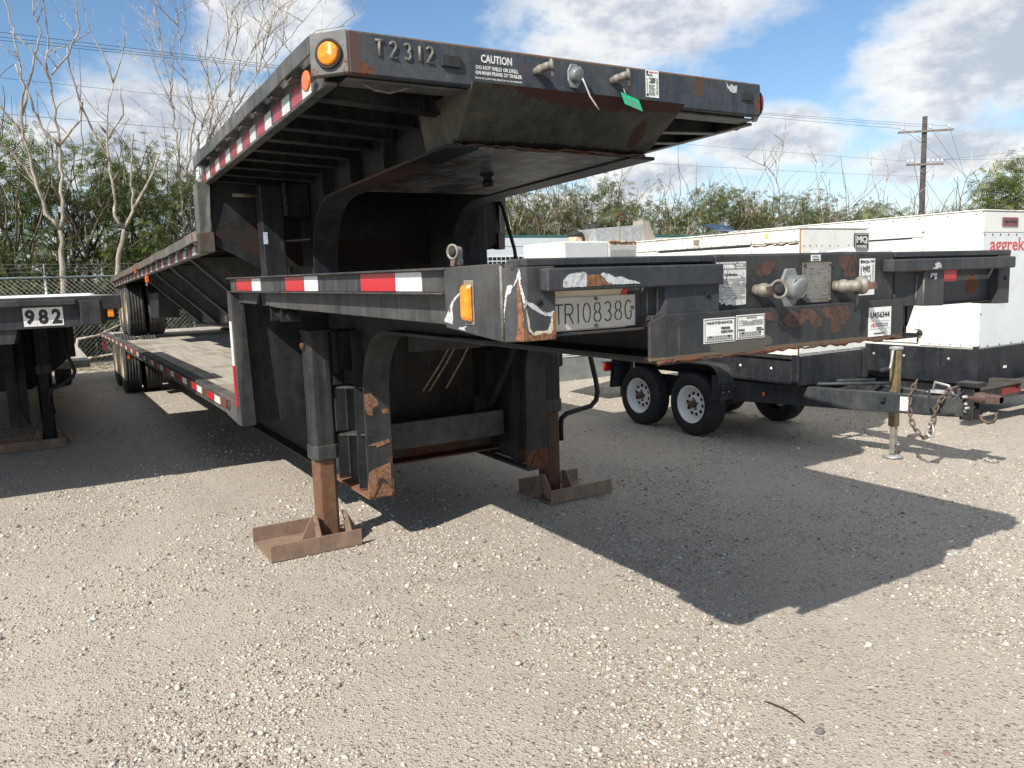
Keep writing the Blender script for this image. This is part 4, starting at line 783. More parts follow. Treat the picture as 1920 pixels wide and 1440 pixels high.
dual_axle(UP, uy+9.9, uz-.575, tuple(ux+q for q in (-1.13, -.80, .80, 1.13)))
m = MB(); ubox(m, -1.30, 1.30, 10.0, 10.06, -.20, .0); m.build('tail_beam', M['upper_side'], UP)
m = MB(); ubox(m, -1.32, -1.24, 9.98, 10.02, -.55, -.20); m.build('tail_guard', M['upper_side'], UP)
for s in (-1.0, -.67, .67, 1.0): pass
# two more fittings that hang on the upper trailer
tg = MB(); A_ = Vector((2.72, 3.345, 2.705)); r_ = Vector((.88, -.12, -.46)).normalized(); d_ = Vector((.50, -.05, -.86)).normalized(); n_ = r_.cross(d_)
def quad(o, a, b, la, lb, t): return [o, o+a*la, o+a*la+b*lb, o+b*lb], [o+n_*t, o+a*la+n_*t, o+a*la+b*lb+n_*t, o+b*lb+n_*t]
r_ = Vector((.955, -.10, -.28)).normalized(); d_ = Vector((.42, -.03, -.91)).normalized(); n_ = r_.cross(d_).normalized()
A_ = Vector((2.678, 3.30, 2.690)); tg.hexa(*quad(A_, r_, d_, .115, .062, .0015)); tgo = tg.build('paper_tag', M['green'], None, org=tuple(A_))
tag(tgo, 'bright green plastic tag hanging from the upper trailer front', 'tag')
m = MB()
for i, (a, b) in enumerate(((.25, .8), (.2, .7), (.3, .85))):
    o = A_+d_*(.022+i*.013)-n_*.001+r_*(.115*a); m.hexa(*[[p-n_*.0 for p in q] for q in quad(o, r_, d_, .115*(b-a), .006, .0005)])
m.build('tag_print', M['ink_grey'], tgo)
m = MB(); m.tube([A_+r_*.04+d_*.004, A_+r_*.03-d_*.012, Vector((2.715, 3.32, 2.715))], .0018, 5); m.build('tag_string', M['cable'], tgo)
# ------------------------------------------------------------------ flaked paint: thin chips of primer and rust on the plates
M['primer'] = plain('chalky_white_primer', (.44, .46, .48), .85, .3, 150, 0, .95, (.13, .14, .15)); M['orange_rust'] = plain('orange_rust_scale', (.185, .082, .038), .9, .5, 70, 0, .85, (.075, .034, .022)); M['cream'] = plain('cream_old_paint', (.46, .41, .32), .85, .25, 90, 0, .9, (.20, .12, .06)); M['brown_rust'] = plain('flat_brown_rust', (.075, .041, .031), .9, .4, 50, 0, .8, (.036, .024, .021))
M['beam_scale'] = plain('tan_brown_rust_scale', (.20, .105, .060), .9, .5, 60, 0, .8, (.07, .042, .030))
CHIPM = {'w': M['primer'], 'o': M['orange_rust'], 'c': M['cream'], 'r': M['brown_rust']}
CHIPS = [
('front', 'w', [(1.209, 1.7046), (1.2154, 1.6948), (1.236, 1.6891), (1.2528, 1.6772), (1.2678, 1.6636), (1.291, 1.6608), (1.3088, 1.6664), (1.3072, 1.6519), (1.2946, 1.6493), (1.2713, 1.6537), (1.2486, 1.6645), (1.2298, 1.675), (1.2152, 1.6884), (1.2084, 1.6792)]),
('front', 'c', [(1.2108, 1.6728), (1.2194, 1.6468), (1.2222, 1.6179), (1.2312, 1.6045), (1.2467, 1.6099), (1.2659, 1.6071), (1.2855, 1.6108), (1.294, 1.6298), (1.2965, 1.6492), (1.3027, 1.6586), (1.3012, 1.6098), (1.293, 1.5989), (1.2697, 1.602), (1.2502, 1.5984), (1.231, 1.598), (1.2182, 1.6117), (1.2136, 1.6439)]),
('front', 'o', [(1.3035, 1.6586), (1.3122, 1.6614), (1.3106, 1.5831), (1.2069, 1.5829), (1.2081, 1.6155), (1.2159, 1.6022), (1.2273, 1.5999), (1.2503, 1.6), (1.2852, 1.5994), (1.2965, 1.6101), (1.2991, 1.6426)]),
('cham', 'w', [(0.0421, 1.7417), (0.0536, 1.7652), (0.0598, 1.7903), (0.0639, 1.787), (0.0679, 1.768), (0.0646, 1.7459), (0.0719, 1.7299), (0.0776, 1.7108), (0.0763, 1.6726), (0.0741, 1.6917), (0.0693, 1.7046), (0.0646, 1.7237), (0.0598, 1.7397), (0.0539, 1.7239), (0.0543, 1.7557), (0.0456, 1.74)]),
('cham', 'o', [(0.0533, 1.7557), (0.0588, 1.7619), (0.0641, 1.7301), (0.0653, 1.6919), (0.0731, 1.6599), (0.0736, 1.6118), (0.0733, 1.5822), (0.0436, 1.5821), (0.0497, 1.6021), (0.0547, 1.644), (0.0534, 1.708)]),
('cham', 'c', [(0.0604, 1.7047), (0.0653, 1.6919), (0.0658, 1.6022), (0.0596, 1.5989), (0.0596, 1.66)]),
('cham', 'w', [(0.0023, 1.5923), (0.0063, 1.6508), (0.0115, 1.6927), (0.0163, 1.7248), (0.0224, 1.7422), (0.0369, 1.745), (0.0403, 1.7402), (0.0324, 1.7212), (0.0214, 1.715), (0.0169, 1.6926), (0.0101, 1.654), (0.0066, 1.5923)]),
('rail', 'w', [(1.3089, 1.7467), (1.313, 1.7545), (1.325, 1.7669), (1.3408, 1.7712), (1.3606, 1.7739), (1.3845, 1.775), (1.3944, 1.7683), (1.3915, 1.7329), (1.328, 1.7325), (1.3105, 1.7331)]),
('rail', 'o', [(1.3942, 1.7603), (1.4085, 1.7663), (1.4328, 1.7657), (1.4431, 1.7671), (1.4531, 1.7538), (1.4653, 1.7403), (1.4818, 1.7349), (1.4486, 1.7333), (1.3955, 1.7328)]),
('rail', 'w', [(1.4431, 1.7671), (1.4535, 1.7717), (1.4742, 1.7679), (1.4949, 1.7576), (1.5245, 1.7584), (1.55, 1.7478), (1.5716, 1.7455), (1.5955, 1.7357), (1.5541, 1.7356), (1.4902, 1.7356), (1.4695, 1.7419), (1.4553, 1.757)]),
('side', 'w', [(2.3818, 1.6317), (2.3605, 1.6514), (2.3427, 1.6707), (2.3194, 1.6945), (2.2975, 1.7087), (2.2502, 1.7294), (2.2478, 1.7225), (2.2877, 1.7041), (2.3095, 1.69), (2.3185, 1.6711), (2.3139, 1.643), (2.3213, 1.6192), (2.3419, 1.6233), (2.3735, 1.6281)]),
('side', 'w', [(2.2757, 1.6114), (2.2205, 1.618), (2.2389, 1.6091), (2.2336, 1.6028), (2.2562, 1.6052), (2.2761, 1.6077)]),
('side', 'o', [(2.3448, 1.6707), (2.3314, 1.678), (2.3317, 1.6638), (2.344, 1.6565)]),
('rail', 'w', [(3.1406, 1.7679), (3.1591, 1.7738), (3.1787, 1.7657), (3.185, 1.7546), (3.1882, 1.7467), (3.1583, 1.7457), (3.1248, 1.7465), (3.1257, 1.7489), (3.1442, 1.7538)]),
('rail', 'o', [(3.1527, 1.749), (3.1884, 1.7529), (3.1899, 1.7457), (3.1583, 1.7457)]),
('box', 'w', [(3.1378, 1.7294), (3.1824, 1.7299), (3.1849, 1.7077), (3.1785, 1.7047), (3.1651, 1.7019), (3.151, 1.7102), (3.1389, 1.7121)]),
('nose', 'r', [(2.1589, 1.7831), (2.1789, 1.7793), (2.2088, 1.796), (2.2496, 1.7919), (2.2601, 1.7812), (2.245, 1.7606), (2.2248, 1.7471), (2.1794, 1.7413), (2.1593, 1.7488), (2.1616, 1.7659)]),
('nose', 'r', [(2.5924, 1.8109), (2.7105, 1.8094), (2.6981, 1.7872), (2.6899, 1.7678), (2.7048, 1.7283), (2.6386, 1.7272), (2.6334, 1.7523), (2.6111, 1.7694), (2.6017, 1.7915)]),
('lnose', 'r', [(2.1425, 1.6154), (2.1623, 1.6213), (2.1924, 1.6164), (2.2054, 1.5984), (2.198, 1.5849), (2.1727, 1.5897), (2.1527, 1.5977)]),
('lnose', 'r', [(2.2386, 1.5966), (2.2589, 1.6095), (2.2951, 1.6183), (2.3377, 1.602), (2.3595, 1.583), (2.3599, 1.5687), (2.3281, 1.5598), (2.2859, 1.5588), (2.2545, 1.5712)]),
('lnose', 'r', [(2.4497, 1.6194), (2.5666, 1.6249), (2.6011, 1.6206), (2.6193, 1.5976), (2.6115, 1.5731), (2.569, 1.5561), (2.553, 1.524), (2.5148, 1.5264), (2.5016, 1.5463), (2.5137, 1.562), (2.509, 1.5786), (2.4797, 1.5802), (2.4585, 1.5975)]),
('lnose', 'r', [(2.3609, 1.6209), (2.4009, 1.6217), (2.4174, 1.6076), (2.4551, 1.5761), (2.4517, 1.552), (2.419, 1.5486), (2.3985, 1.5605), (2.3899, 1.5797), (2.3738, 1.5832), (2.3624, 1.5626), (2.3386, 1.5613), (2.3372, 1.6194)]),
('beam', 'o', [(1.7965, 1.0673), (1.8595, 1.0905), (1.8463, 1.0425), (1.8852, 0.9988), (1.8938, 0.9681), (1.8508, 0.943), (1.8479, 0.8937), (1.8177, 0.9072), (1.7996, 0.9488)]),
('beam', 'o', [(1.9074, 0.9317), (1.955, 0.9363), (1.9614, 0.9004), (1.9213, 0.9001)]),
('beam', 'o', [(1.8053, 0.6996), (1.8687, 0.716), (1.9535, 0.7248), (1.9608, 0.7036), (1.9092, 0.6903), (1.8666, 0.6811), (1.8568, 0.6925)]),
('beam', 'o', [(1.8049, 0.5188), (1.8584, 0.5408), (1.9335, 0.56), (1.9574, 0.5666), (1.9554, 0.341), (1.7948, 0.3482), (1.7962, 0.4595)]),
]
def ragged(poly, amp, step, g):
    out = []; n = len(poly)
    for i in range(n):
        a, b = poly[i], poly[(i+1) % n]; L = math.hypot(b[0]-a[0], b[1]-a[1]); k = max(1, int(L/step)); nx, ny = -(b[1]-a[1])/max(L, 1e-6), (b[0]-a[0])/max(L, 1e-6)
        for j in range(k): t = j/k; e = g.gauss(0, amp)*(1 if j else .3); out.append((a[0]+(b[0]-a[0])*t+nx*e, a[1]+(b[1]-a[1])*t+ny*e))
    return out
_byname = lambda n: [o for o in LO.children if o.name.split('.')[0] == n]
CP = _byname('corner_plate')[0]; SD = _byname('side_plate')[0]; RL = _byname('bumper_rail'); BXS = _byname('bumper_box'); NS = _byname('nose_plate')[0]; LN = _byname('lower_nose_plate')[0]; MBM = _byname('main_beam')[0]
cr_ = random.Random(4)
for i, (surf, mt, poly) in enumerate(CHIPS):
    t0 = .0008+.00025*(i % 5)+(.0006 if mt == 'c' else 0); P_ = ragged(poly, .0007 if surf != 'lnose' else .0012, .0045, cr_); m = MB()
    if surf == 'front': m.prism(P_, 1, 1.9312-t0, 1.9311); par = CP
    elif surf == 'rail': m.prism(P_, 1, 1.885-t0, 1.8849); par = RL[0] if poly[0][0] < 2.3 else RL[1]
    elif surf == 'box': m.prism(P_, 1, 1.902-t0, 1.9019); par = BXS[1]
    elif surf == 'nose': m.prism(P_, 1, 1.936-t0, 1.9359); par = NS
    elif surf == 'lnose': m.prism(P_, 1, 1.893-t0, 1.8929); par = LN
    elif surf == 'beam': m.prism(P_, 1, 4.8925-t0, 4.897); par = MBM
    elif surf == 'side': m.prism(P_, 0, 1.17-t0, 1.1699); par = SD
    elif surf == 'cham':
        A_c, B_c = Vector((1.17, 2.003, 0)), Vector((1.2155, 1.932, 0)); d_c = (B_c-A_c).normalized(); n_c = Vector((d_c.y, -d_c.x, 0)); n_c = n_c if n_c.y < 0 else -n_c
        m.prism(P_, 1, -t0, -.0001); m.v = [tuple(A_c+d_c*x+n_c*(-y)+Vector((0, 0, z))) for x, y, z in m.v]; par = CP
    m.build('paint_chip', M['beam_scale'] if surf == 'beam' else CHIPM[mt], par)
for (x, z, poly, mt) in ((.78, .50, [(-.035, -.05), (.03, -.052), (.034, .05), (-.03, .054)], 'r'), (1.03, .515, [(-.045, .03), (-.03, -.005), (-.005, -.02), (.04, -.024), (.045, .02), (.02, .012), (0, .024), (-.02, .008)], 'w')):
    m = MB(); m.prism([(ux+x+a, uz+z+b) for a, b in ragged(poly, .002, .006, cr_)], 1, uy-3.3212, uy-3.3201); m.build('paint_chip', CHIPM[mt], [o for o in UP.children if o.name.startswith('header_beam')][0])
# pale crumpled scraps caught on the nose
m = MB(); m.hexa([(2.60, 1.96, 1.823), (2.74, 1.96, 1.823), (2.74, 2.02, 1.823), (2.60, 2.02, 1.823)], [(2.61, 1.965, 1.829), (2.73, 1.965, 1.842), (2.72, 2.01, 1.836), (2.62, 2.01, 1.828)]); m.box(2.53, 2.58, 1.97, 2.0, 1.822, 1.832); sc_ = m.build('paper_scrap', M['label_white'], None, org=(2.65, 1.98, 1.823)); tag(sc_, 'crumpled white paper scraps lying on top of the lower trailer nose', 'paper')
# ------------------------------------------------------------------ third trailer at the left edge
LT = thing('numbered_trailer', (-.67, 10, 0), 'black trailer front numbered 982 cut off by the left edge of the view', 'trailer')
LO3 = ORG[LT.name]; YF = 7.35; RX = .60
m9 = steel('streaked_front_paint_of_numbered_trailer', (.024, .028, .033), rust=.28, dust=.3, org=LO3)
m = MB(); m.box(-2.35, RX-.06, YF, YF+.10, 1.665, 1.735); m.build('header_beam', m9, LT, .006)  # front stretched left beyond the view so its shadow covers the ground
m = MB(); m.box(-2.35, .30, YF-.03, YF-.001, 1.668, 1.715); m.build('bumper_rail', m9, LT, .005)
m = MB(); m.wall([(.33, YF+.1), (.335, YF-.01), (.47, YF-.01), (.50, YF+.03)], 1.50, 1.70, -.012); m.box(.335, .47, YF-.008, YF, 1.50, 1.56); m.build('bumper_box', m9, LT, .004)
m = MB(); m.box(-1.4, .33, YF+.03, YF+.045, 1.49, 1.665); m.build('recessed_panel', m9, LT)
m = MB(); m.box(.47, RX, YF+.03, YF+.35, 1.53, 1.725); m.box(RX-.12, RX+.03, YF-.01, YF+.5, 1.62, 1.735); m.build('corner_plate', M['black'], LT, .006)
m = MB(); m.box(-2.3, RX, YF+.1, YF+4, 1.70, 1.736); m.build('neck_deck', M['wood'], LT)
m = MB(); m.hexa([(-1.2, YF+.12, 1.737), (.42, YF+.10, 1.737), (.55, YF+1.6, 1.737), (-1.5, YF+1.8, 1.737)], [(-1.15, YF+.2, 1.752), (.38, YF+.2, 1.750), (.5, YF+1.5, 1.756), (-1.4, YF+1.7, 1.752)]); sh = m.build('plastic_sheet', plain('white_plastic_sheet', (.72, .72, .73), .5, .08, 5), None, org=(-.4, YF+.8, 1.737)); tag(sh, 'crumpled white plastic sheet lying on the trailer numbered 982', 'sheet')
m = MB(); m.box(-.072, .205, YF+.026, YF+.029, 1.507, 1.655); pl = m.build('number_plate', M['label_white'], LT)
for i, ch in enumerate('982'): text('digit', ch, M['ink'], pl, (-.062+i*.093, YF+.0255, 1.522), .070, .120, bold=.045)
m = MB(); m.box(.018, .0195, YF+.0252, YF+.0258, 1.507, 1.655); m.box(.111, .1125, YF+.0252, YF+.0258, 1.507, 1.655); m.build('tile_joint', M['ink_grey'], pl)
m = MB(); m.box(.338, .435, YF-.016, YF-.010, 1.503, 1.545); m.build('amber_reflector', plain('dull_amber_sheet', (.50, .23, .02), .4), LT)
m = MB(); m.box(.37, .40, YF-.014, YF-.010, 1.56, 1.62); m.build('small_sticker', M['label_grey'], LT)
m = MB(); m.hexa([(.525, YF+.0, 1.555), (.575, YF+.0, 1.555), (.575, YF+.03, 1.555), (.525, YF+.03, 1.555)], [(.53, YF+.0, 1.67), (.572, YF+.0, 1.67), (.575, YF+.03, 1.67), (.525, YF+.03, 1.67)]); m.build('marker_lamp', M['amber'], LT, .006)
m = MB(); m.prism([(-.45, 1.50), (-.115, 1.50), (-.15, 1.375), (-.45, 1.375)], 1, YF+.05, YF+.12); m.build('nose_plate', m9, LT, .004)
m = MB(); m.box(-1.3, -.13, YF+.1, YF+3, 1.38, 1.395); m.build('coupler_plate', M['under'], LT)
for xc in (-1.25, -.24):
    m = MB(); m.strip([(YF+.1, 1.39), (YF+2.4, 1.39)]+[(YF+2.4+.6*math.sin(R(t)), .79+.6*math.cos(R(t))) for t in range(0, 91, 15)]+[(YF+3.0, .28)], (xc-.10, xc+.10), 0, .02); m.prism([(YF+.1, 1.7), (YF+.1, 1.4), (YF+2.4, 1.4), (YF+2.98, .8), (YF+2.98, .28), (YF+9, .3), (YF+9, .85), (YF+3.9, .85), (YF+3.9, 1.7)], 0, xc-.01, xc+.01); b = m.build('main_beam', M['under'], LT)
    k = MB(); k.tube([(xc-.09, YF+2.99, .29), (xc, YF+2.99, .45), (xc+.09, YF+2.99, .29)], .012, 4, False); k.hexa([(xc-.1, YF+2.985, .28), (xc+.1, YF+2.985, .28), (xc+.1, YF+2.995, .28), (xc-.1, YF+2.995, .28)], [(xc-.02, YF+2.985, .45), (xc+.02, YF+2.985, .45), (xc+.02, YF+2.995, .45), (xc-.02, YF+2.995, .45)]); k.build('stiffener', M['beam_rust'], b)
for y in np.arange(YF+.4, YF+3.9, .5): MB().box(-2.25, RX-.1, y, y+.05, 1.56, 1.69).build('crossmember', M['under'], LT)
m = MB(); m.prism([(-2.3, .62), (-.1, .62), (.34, .98), (.36, 1.69), (-2.3, 1.69)], 1, YF+3.85, YF+3.87); m.build('kick_panel', M['black'], LT)
m = MB(); m.box(.33, .40, YF+3.8, YF+3.9, .98, 1.70); m.build('corner_post', M['black'], LT)
l9 = landing_leg(LT, .03, 10.62, 1.5, .85, 0, 1, -.56, .74, M['under'], M['under'], [(.20, 10.5, 1.36), (.22, 10.4, 1.30), (.33, 10.4, .92), (.345, 10.4, .86), (.32, 10.4, .80), (.20, 10.4, .72), (.10, 10.45, .68), (.07, 10.45, .62), (.06, 10.45, .55), (.10, 10.45, .40)])
m = MB(); m.lathe([(0, -.03), (.04, -.03), (.04, .03), (0, .03)], (.19, 10.5, 1.37), (1, 0, 0), 14); m.build('gear_housing', M['under'], l9)
l9b = landing_leg(LT, -1.5, 10.62, 1.5, .85, 0, -1, -1.9, .60, M['under'], M['under'])
m = MB(); m.box(-1.85, .55, YF+3.9, YF+12, .83, .92); m.build('lower_deck', M['wood'], LT)
for y in (17.6,): dual_axle(LT, y, .492, (-1.75, -1.42, .05, .38))

# ------------------------------------------------------------------ generator on tandem trailer, MQ POWER
def bolts(mb, pts, n, r=.009, h=.007):
    n = Vector(n)
    for p in pts: p = Vector(p); mb.lathe([(r, 0), (r, h*.6), (r*.6, h), (0, h)], p, n, 8)
def panel(root, name, x0, x1, y0, y1, z0, z1, mat, bev=.004): m = MB(); m.box(x0, x1, y0, y1, z0, z1); return m.build(name, mat, root, bev)
GQ = thing('generator_trailer', (6.7, 6.2, 0), 'white generator with black skirt marked MQ POWER on a tandem axle trailer with white wheels', 'generator')
gx0, gx1, gy0, gy1 = 6.20, 7.22, 5.03, 7.40
QO = ORG[GQ.name]
panel(GQ, 'enclosure', gx0+.012, gx1-.012, gy0+.012, gy1, .93, 2.135, M['white_rust'], .006)
panel(GQ, 'roof', gx0-.006, gx1+.006, gy0-.006, gy1, 2.136, 2.152, M['white_rust'], .006)
# side panels with joints between them, door row below a rain gutter
ys = [5.04, 5.62, 6.32, 7.02, 7.39]
for i in range(4):
    a, b = ys[i]+.004, ys[i+1]-.004
    panel(GQ, 'side_panel', gx0, gx0+.011, a, b, 2.02, 2.132, M['white_rust'], .003)
    if i in (1, 2): panel(GQ, 'access_door', gx0-.006, gx0+.011, a, b, .96, 1.995, M['white'], .006)
    else: panel(GQ, 'side_panel', gx0, gx0+.011, a, b, .94, 2.012, M['white_rust'], .003)
m = MB(); m.box(gx0-.012, gx0+.011, 5.64, 7.0, 2.004, 2.012); m.build('rain_gutter', M['black_gen'], GQ)
m = MB(); m.box(gx0-.004, gx0+.011, 6.33, 6.44, 2.03, 2.125); lo = m.build('lifting_pocket', M['plate_old'], GQ, .003); m = MB(); m.hexa([(gx0-.0045, 6.35, 2.04), (gx0-.0045, 6.42, 2.055), (gx0+.002, 6.42, 2.055), (gx0+.002, 6.35, 2.04)], [(gx0-.0045, 6.34, 2.11), (gx0-.0045, 6.43, 2.11), (gx0+.002, 6.43, 2.11), (gx0+.002, 6.34, 2.11)]); m.build('pocket_shadow_plate', plain('tan_pocket_shade', (.22, .20, .16), .6), lo)  # darker tan plate puts the shade inside the pocket into colour
m = MB(); pts = [(gx0-.003, 5.05, 2.005)]; y = 5.05
while y < 5.58: y += rng.uniform(.02, .06); pts.append((gx0-.003, y, 2.004+rng.uniform(-.008, .012)))
m.tube(pts, [rng.uniform(.003, .009) for _ in pts], 5); m.build('rust_seam', M['rusty'], GQ)
m = MB(); m.tube([(gx0-.003, gy0+.002, .94), (gx0-.001, gy0, 1.5), (gx0-.003, gy0, 2.14)], .006, 5); m.build('rust_seam', plain('orange_rust_seam', (.30, .16, .07), .8, .4, 20), GQ)
st = panel(GQ, 'warning_label', gx0-.003, gx0, 5.32, 5.40, 2.03, 2.115, M['label_white'], 0); panel(GQ, 'warning_label', gx0-.0036, gx0, 5.41, 5.45, 2.07, 2.11, plain('yellow_label', (.62, .45, .08), .5), 0)
panel(GQ, 'front_panel', gx0+.02, gx1-.19, gy0, gy0+.011, .96, 2.130, M['white'], .003); panel(GQ, 'front_panel', gx1-.184, gx1-.004, gy0, gy0+.011, .96, 2.130, M['white'], .003)
bd = panel(GQ, 'badge', 6.985, 7.215, gy0-.012, gy0-.0005, 1.93, 2.095, plain('badge_black', (.02, .022, .024), .4), .003)
m = MB()
for (a, b, c, d) in ((6.995, 7.205, 1.938, 1.943), (6.995, 7.205, 2.082, 2.087), (6.995, 7.0, 1.938, 2.087), (7.2, 7.205, 1.938, 2.087)): m.box(a, b, gy0-.0135, gy0-.0115, c, d)
m.build('badge_border', M['label_grey'], bd)
text('lettering', 'MQ', M['label_grey'], bd, (7.012, gy0-.0122, 1.990), .175, .080, bold=.05); text('lettering', 'POWER', M['label_grey'], bd, (7.018, gy0-.0122, 1.950), .160, .030, bold=.03)
m = MB(); bolts(m, [(x, gy0-.001, .955) for x in (6.26, 6.5, 6.74, 6.98, 7.19)]+[(x, gy0-.001, 1.985) for x in (6.25, 6.33, 6.42, 6.5, 6.62, 6.74, 6.9)], (0, -1, 0), .008); m.build('panel_bolts', M['galv'], GQ)
for (y0_, y1_) in ((5.70, 5.95), (6.38, 6.62)):
    lv_ = panel(GQ, 'door_louvre', gx0-.012, gx0-.0065, y0_, y1_, 1.55, 1.93, M['white'], .002); m = MB()
    for i in range(9): m.box(gx0-.016, gx0-.0115, y0_+.015, y1_-.015, 1.57+i*.039, 1.582+i*.039)
    m.build('louvre_slots', M['ink_grey'], lv_)
m = MB(); bolts(m, [(gx0-.001, y, 2.028) for y in np.arange(5.08, 7.35, .18)]+[(gx0-.001, y, 2.12) for y in np.arange(5.1, 7.35, .30)], (-1, 0, 0), .006, .004); m.build('roof_rivets', M['hub'], GQ)
# skirt
panel(GQ, 'skirt', gx0-.004, gx1+.004, gy0-.004, gy1+.05, .650, .925, M['black_gen'], .006)
m = MB(); m.box(gx0-.03, gx0-.003, gy0-.02, gy0+.06, .65, .95); m.box(gx1-.06, gx1+.02, gy0-.02, gy0-.003, .65, .95); m.box(gx0-.03, gx0-.003, gy0+.06, gy1, .905, .925); m.build('skirt_corner', M['black_gen'], GQ, .004)
m = MB(); bolts(m, [(gx0-.005, y, .80) for y in (5.35, 5.75)]+[(gx0-.005, y, .83) for y in (6.4, 7.0)], (-1, 0, 0), .014, .008); m.build('skirt_plugs', M['label_white'], GQ)
# chassis with tapering drawbar
def rail(root, name, a, b, w, z0a, z1a, z0b, z1b, mat):
    (xa, ya), (xb, yb) = a, b; m = MB(); dx, dy = xb-xa, yb-ya; L = math.hypot(dx, dy); nx, ny = -dy/L*w/2, dx/L*w/2
    m.hexa([(xa-nx, ya-ny, z0a), (xa+nx, ya+ny, z0a), (xb+nx, yb+ny, z0b), (xb-nx, yb-ny, z0b)], [(xa-nx, ya-ny, z1a), (xa+nx, ya+ny, z1a), (xb+nx, yb+ny, z1b), (xb-nx, yb-ny, z1b)]); return m.build(name, mat, root, .006)
bar = steel('grey_dusty_drawbar_paint', (.028, .034, .041), rust=.06, dust=.22, org=QO)
for s in (-1, 1):
    rail(GQ, 'chassis_rail', (6.7+s*.47, 5.9), (6.7+s*.47, 7.7), .07, .41, .60, .41, .60, M['black'])
    dr = rail(GQ, 'drawbar_rail', (6.7+s*.475, 5.90), (6.7+s*.075, 3.78), .075, .415, .630, .475, .635, bar)
    if s < 0:
        m = MB(); m.prism([(6.53, 4.0), (6.60, 3.74), (6.66, 3.70), (6.74, 3.72), (6.74, 4.0)], 2, .476, .628); m.build('drawbar_nose', bar, GQ, .008)
        p = Vector((6.215, 5.72, .515)); m = MB(); n = Vector((-1, .19, 0)).normalized(); m.lathe([(.032, -.012), (.032, .004), (.026, .008)], Vector((6.268, 5.46, .525))-Vector((.042, -.008, 0)), n, 18); b = m.build('side_lamp', M['rubber'], GQ); m = MB(); m.lathe([(.025, .006), (.022, .012), (0, .013)], Vector((6.268, 5.46, .525))-Vector((.042, -.008, 0)), n, 18); m.build('lens', M['orange_lens'], b)
        m = MB(); m.box(6.49, 6.50, 4.15, 4.31, .50, .60); lbx = MB(); q = [(6.508, 4.17), (6.482, 4.31)]
        lbx.wall([(6.5235, 4.10), (6.5085, 4.18)], .49, .615, .003); lbo = lbx.build('paper_label', M['label_white'], GQ)
for y in (4.3, 4.9): m = MB(); m.box(6.45-(y-4.3)*.1, 6.95+(y-4.3)*.1, y, y+.04, .56, .60); m.build('drawbar_crosspiece', bar, GQ)
m = MB(); m.tube([(6.35, 5.2, .64), (6.9, 4.55, .66)], .018, 6); m.tube([(6.6, 5.2, .645), (7.05, 4.8, .655)], .018, 6); m.build('spare_rods', bar, GQ)
# fender and wheels
m = MB(); fp = [(5.84, .44), (5.86, .62)]+[(6.02-.15*math.cos(R(t)), .66+.135*math.sin(R(t))) for t in range(0, 91, 15)]+[(7.30, .795)]+[(7.40+.14*math.sin(R(t)), .66+.135*math.cos(R(t))) for t in range(0, 91, 15)]+[(7.62, .40)]
m.strip(fp, (5.985, 6.22), 0, .012); m.build('fender', bar, GQ)
m = MB(); m.prism([(5.84, .44), (5.86, .62), (5.90, .70), (5.95, .70), (5.95, .44)], 0, 5.985, 5.995); m.box(5.99, 6.2, 5.80, 5.835, .56, .60); m.build('fender_bracket', bar, GQ, .003)
m = MB(); bolts(m, [(x, 5.832, .525) for x in (6.03, 6.11)], (0, -1, 0), .009); m.build('fender_bolts', M['galv'], GQ)
def small_wheel(root, c, sgn, key):
    w = sub('wheel', root, c)
    if 'SW' not in ORG:
        Rr, wd = .345, .20
        pr = [(.195, -.07), (.205, -.092), (.25, -.104), (.30, -.102), (.325, -.092), (.338, -.078)]
        for a in (-.052, -.018, .018, .052): pr += [(Rr, a-.022*(1)+.008), (Rr, a+.012), (Rr-.007, a+.014), (Rr-.007, a+.018)]
        pr += [(.338, .078), (.325, .092), (.30, .102), (.25, .104), (.205, .092), (.195, .07)]
        t = MB(); t.lathe(pr, (0, 0, 0), (1, 0, 0), 56); ty = t.build('tyre', M['tyre_black'], None)
        r = MB(); r.lathe([(.205, -.098), (.208, -.103), (.200, -.104), (.193, -.092), (.183, -.070), (.170, -.020), (.160, -.010), (.150, -.012), (.135, -.030), (.085, -.042), (.075, -.050), (.050, -.052), (.045, -.050), (.04, .06)], (0, 0, 0), (1, 0, 0), 40); rm = r.build('rim', M['rim'], None)
        h = MB(); h.lathe([(0, -.125), (.024, -.123), (.030, -.112), (.030, -.06), (.042, -.055), (.042, -.04)], (0, 0, 0), (1, 0, 0), 18)
        for k in range(5): a = R(72*k+20); h.lathe([(.0, -.075), (.010, -.073), (.011, -.05)], (0, .060*math.cos(a), .060*math.sin(a)), (1, 0, 0), 6)
        hb = h.build('hub', M['hub'], None)
        v = MB()
        for k in range(10):
            a = R(36*k+5); cc = Vector((-.0355, .112*math.cos(a), .112*math.sin(a))); v.lathe([(.0, -.003), (.019, -.003), (.021, .004), (.021, .012)], cc, (1, 0, 0), 12)
        vh = v.build('wheel_slots', M['void'], None, kind='stuff')
        ORG['SW'] = (ty, rm, hb, vh)
        for o in ORG['SW']: o.parent = w; o.location = (0, 0, 0)
        obs = ORG['SW']
    else:
        obs = []
        for o in ORG['SW']: c2 = o.copy(); COL.objects.link(c2); c2.parent = w; c2.location = (0, 0, 0); obs.append(c2)
    a = rng.uniform(0, 6)
    w.rotation_euler = (a, 0, math.pi if sgn > 0 else 0)
    return w
for y in (6.29, 7.16):
    small_wheel(GQ, (6.115, y, .345), -1, 'SW'); small_wheel(GQ, (7.42, y, .345), 1, 'SW')
    m = MB(); m.cyl((6.2, y, .345), (7.2, y, .345), .04, 10); m.build('axle', M['rusty'], GQ)
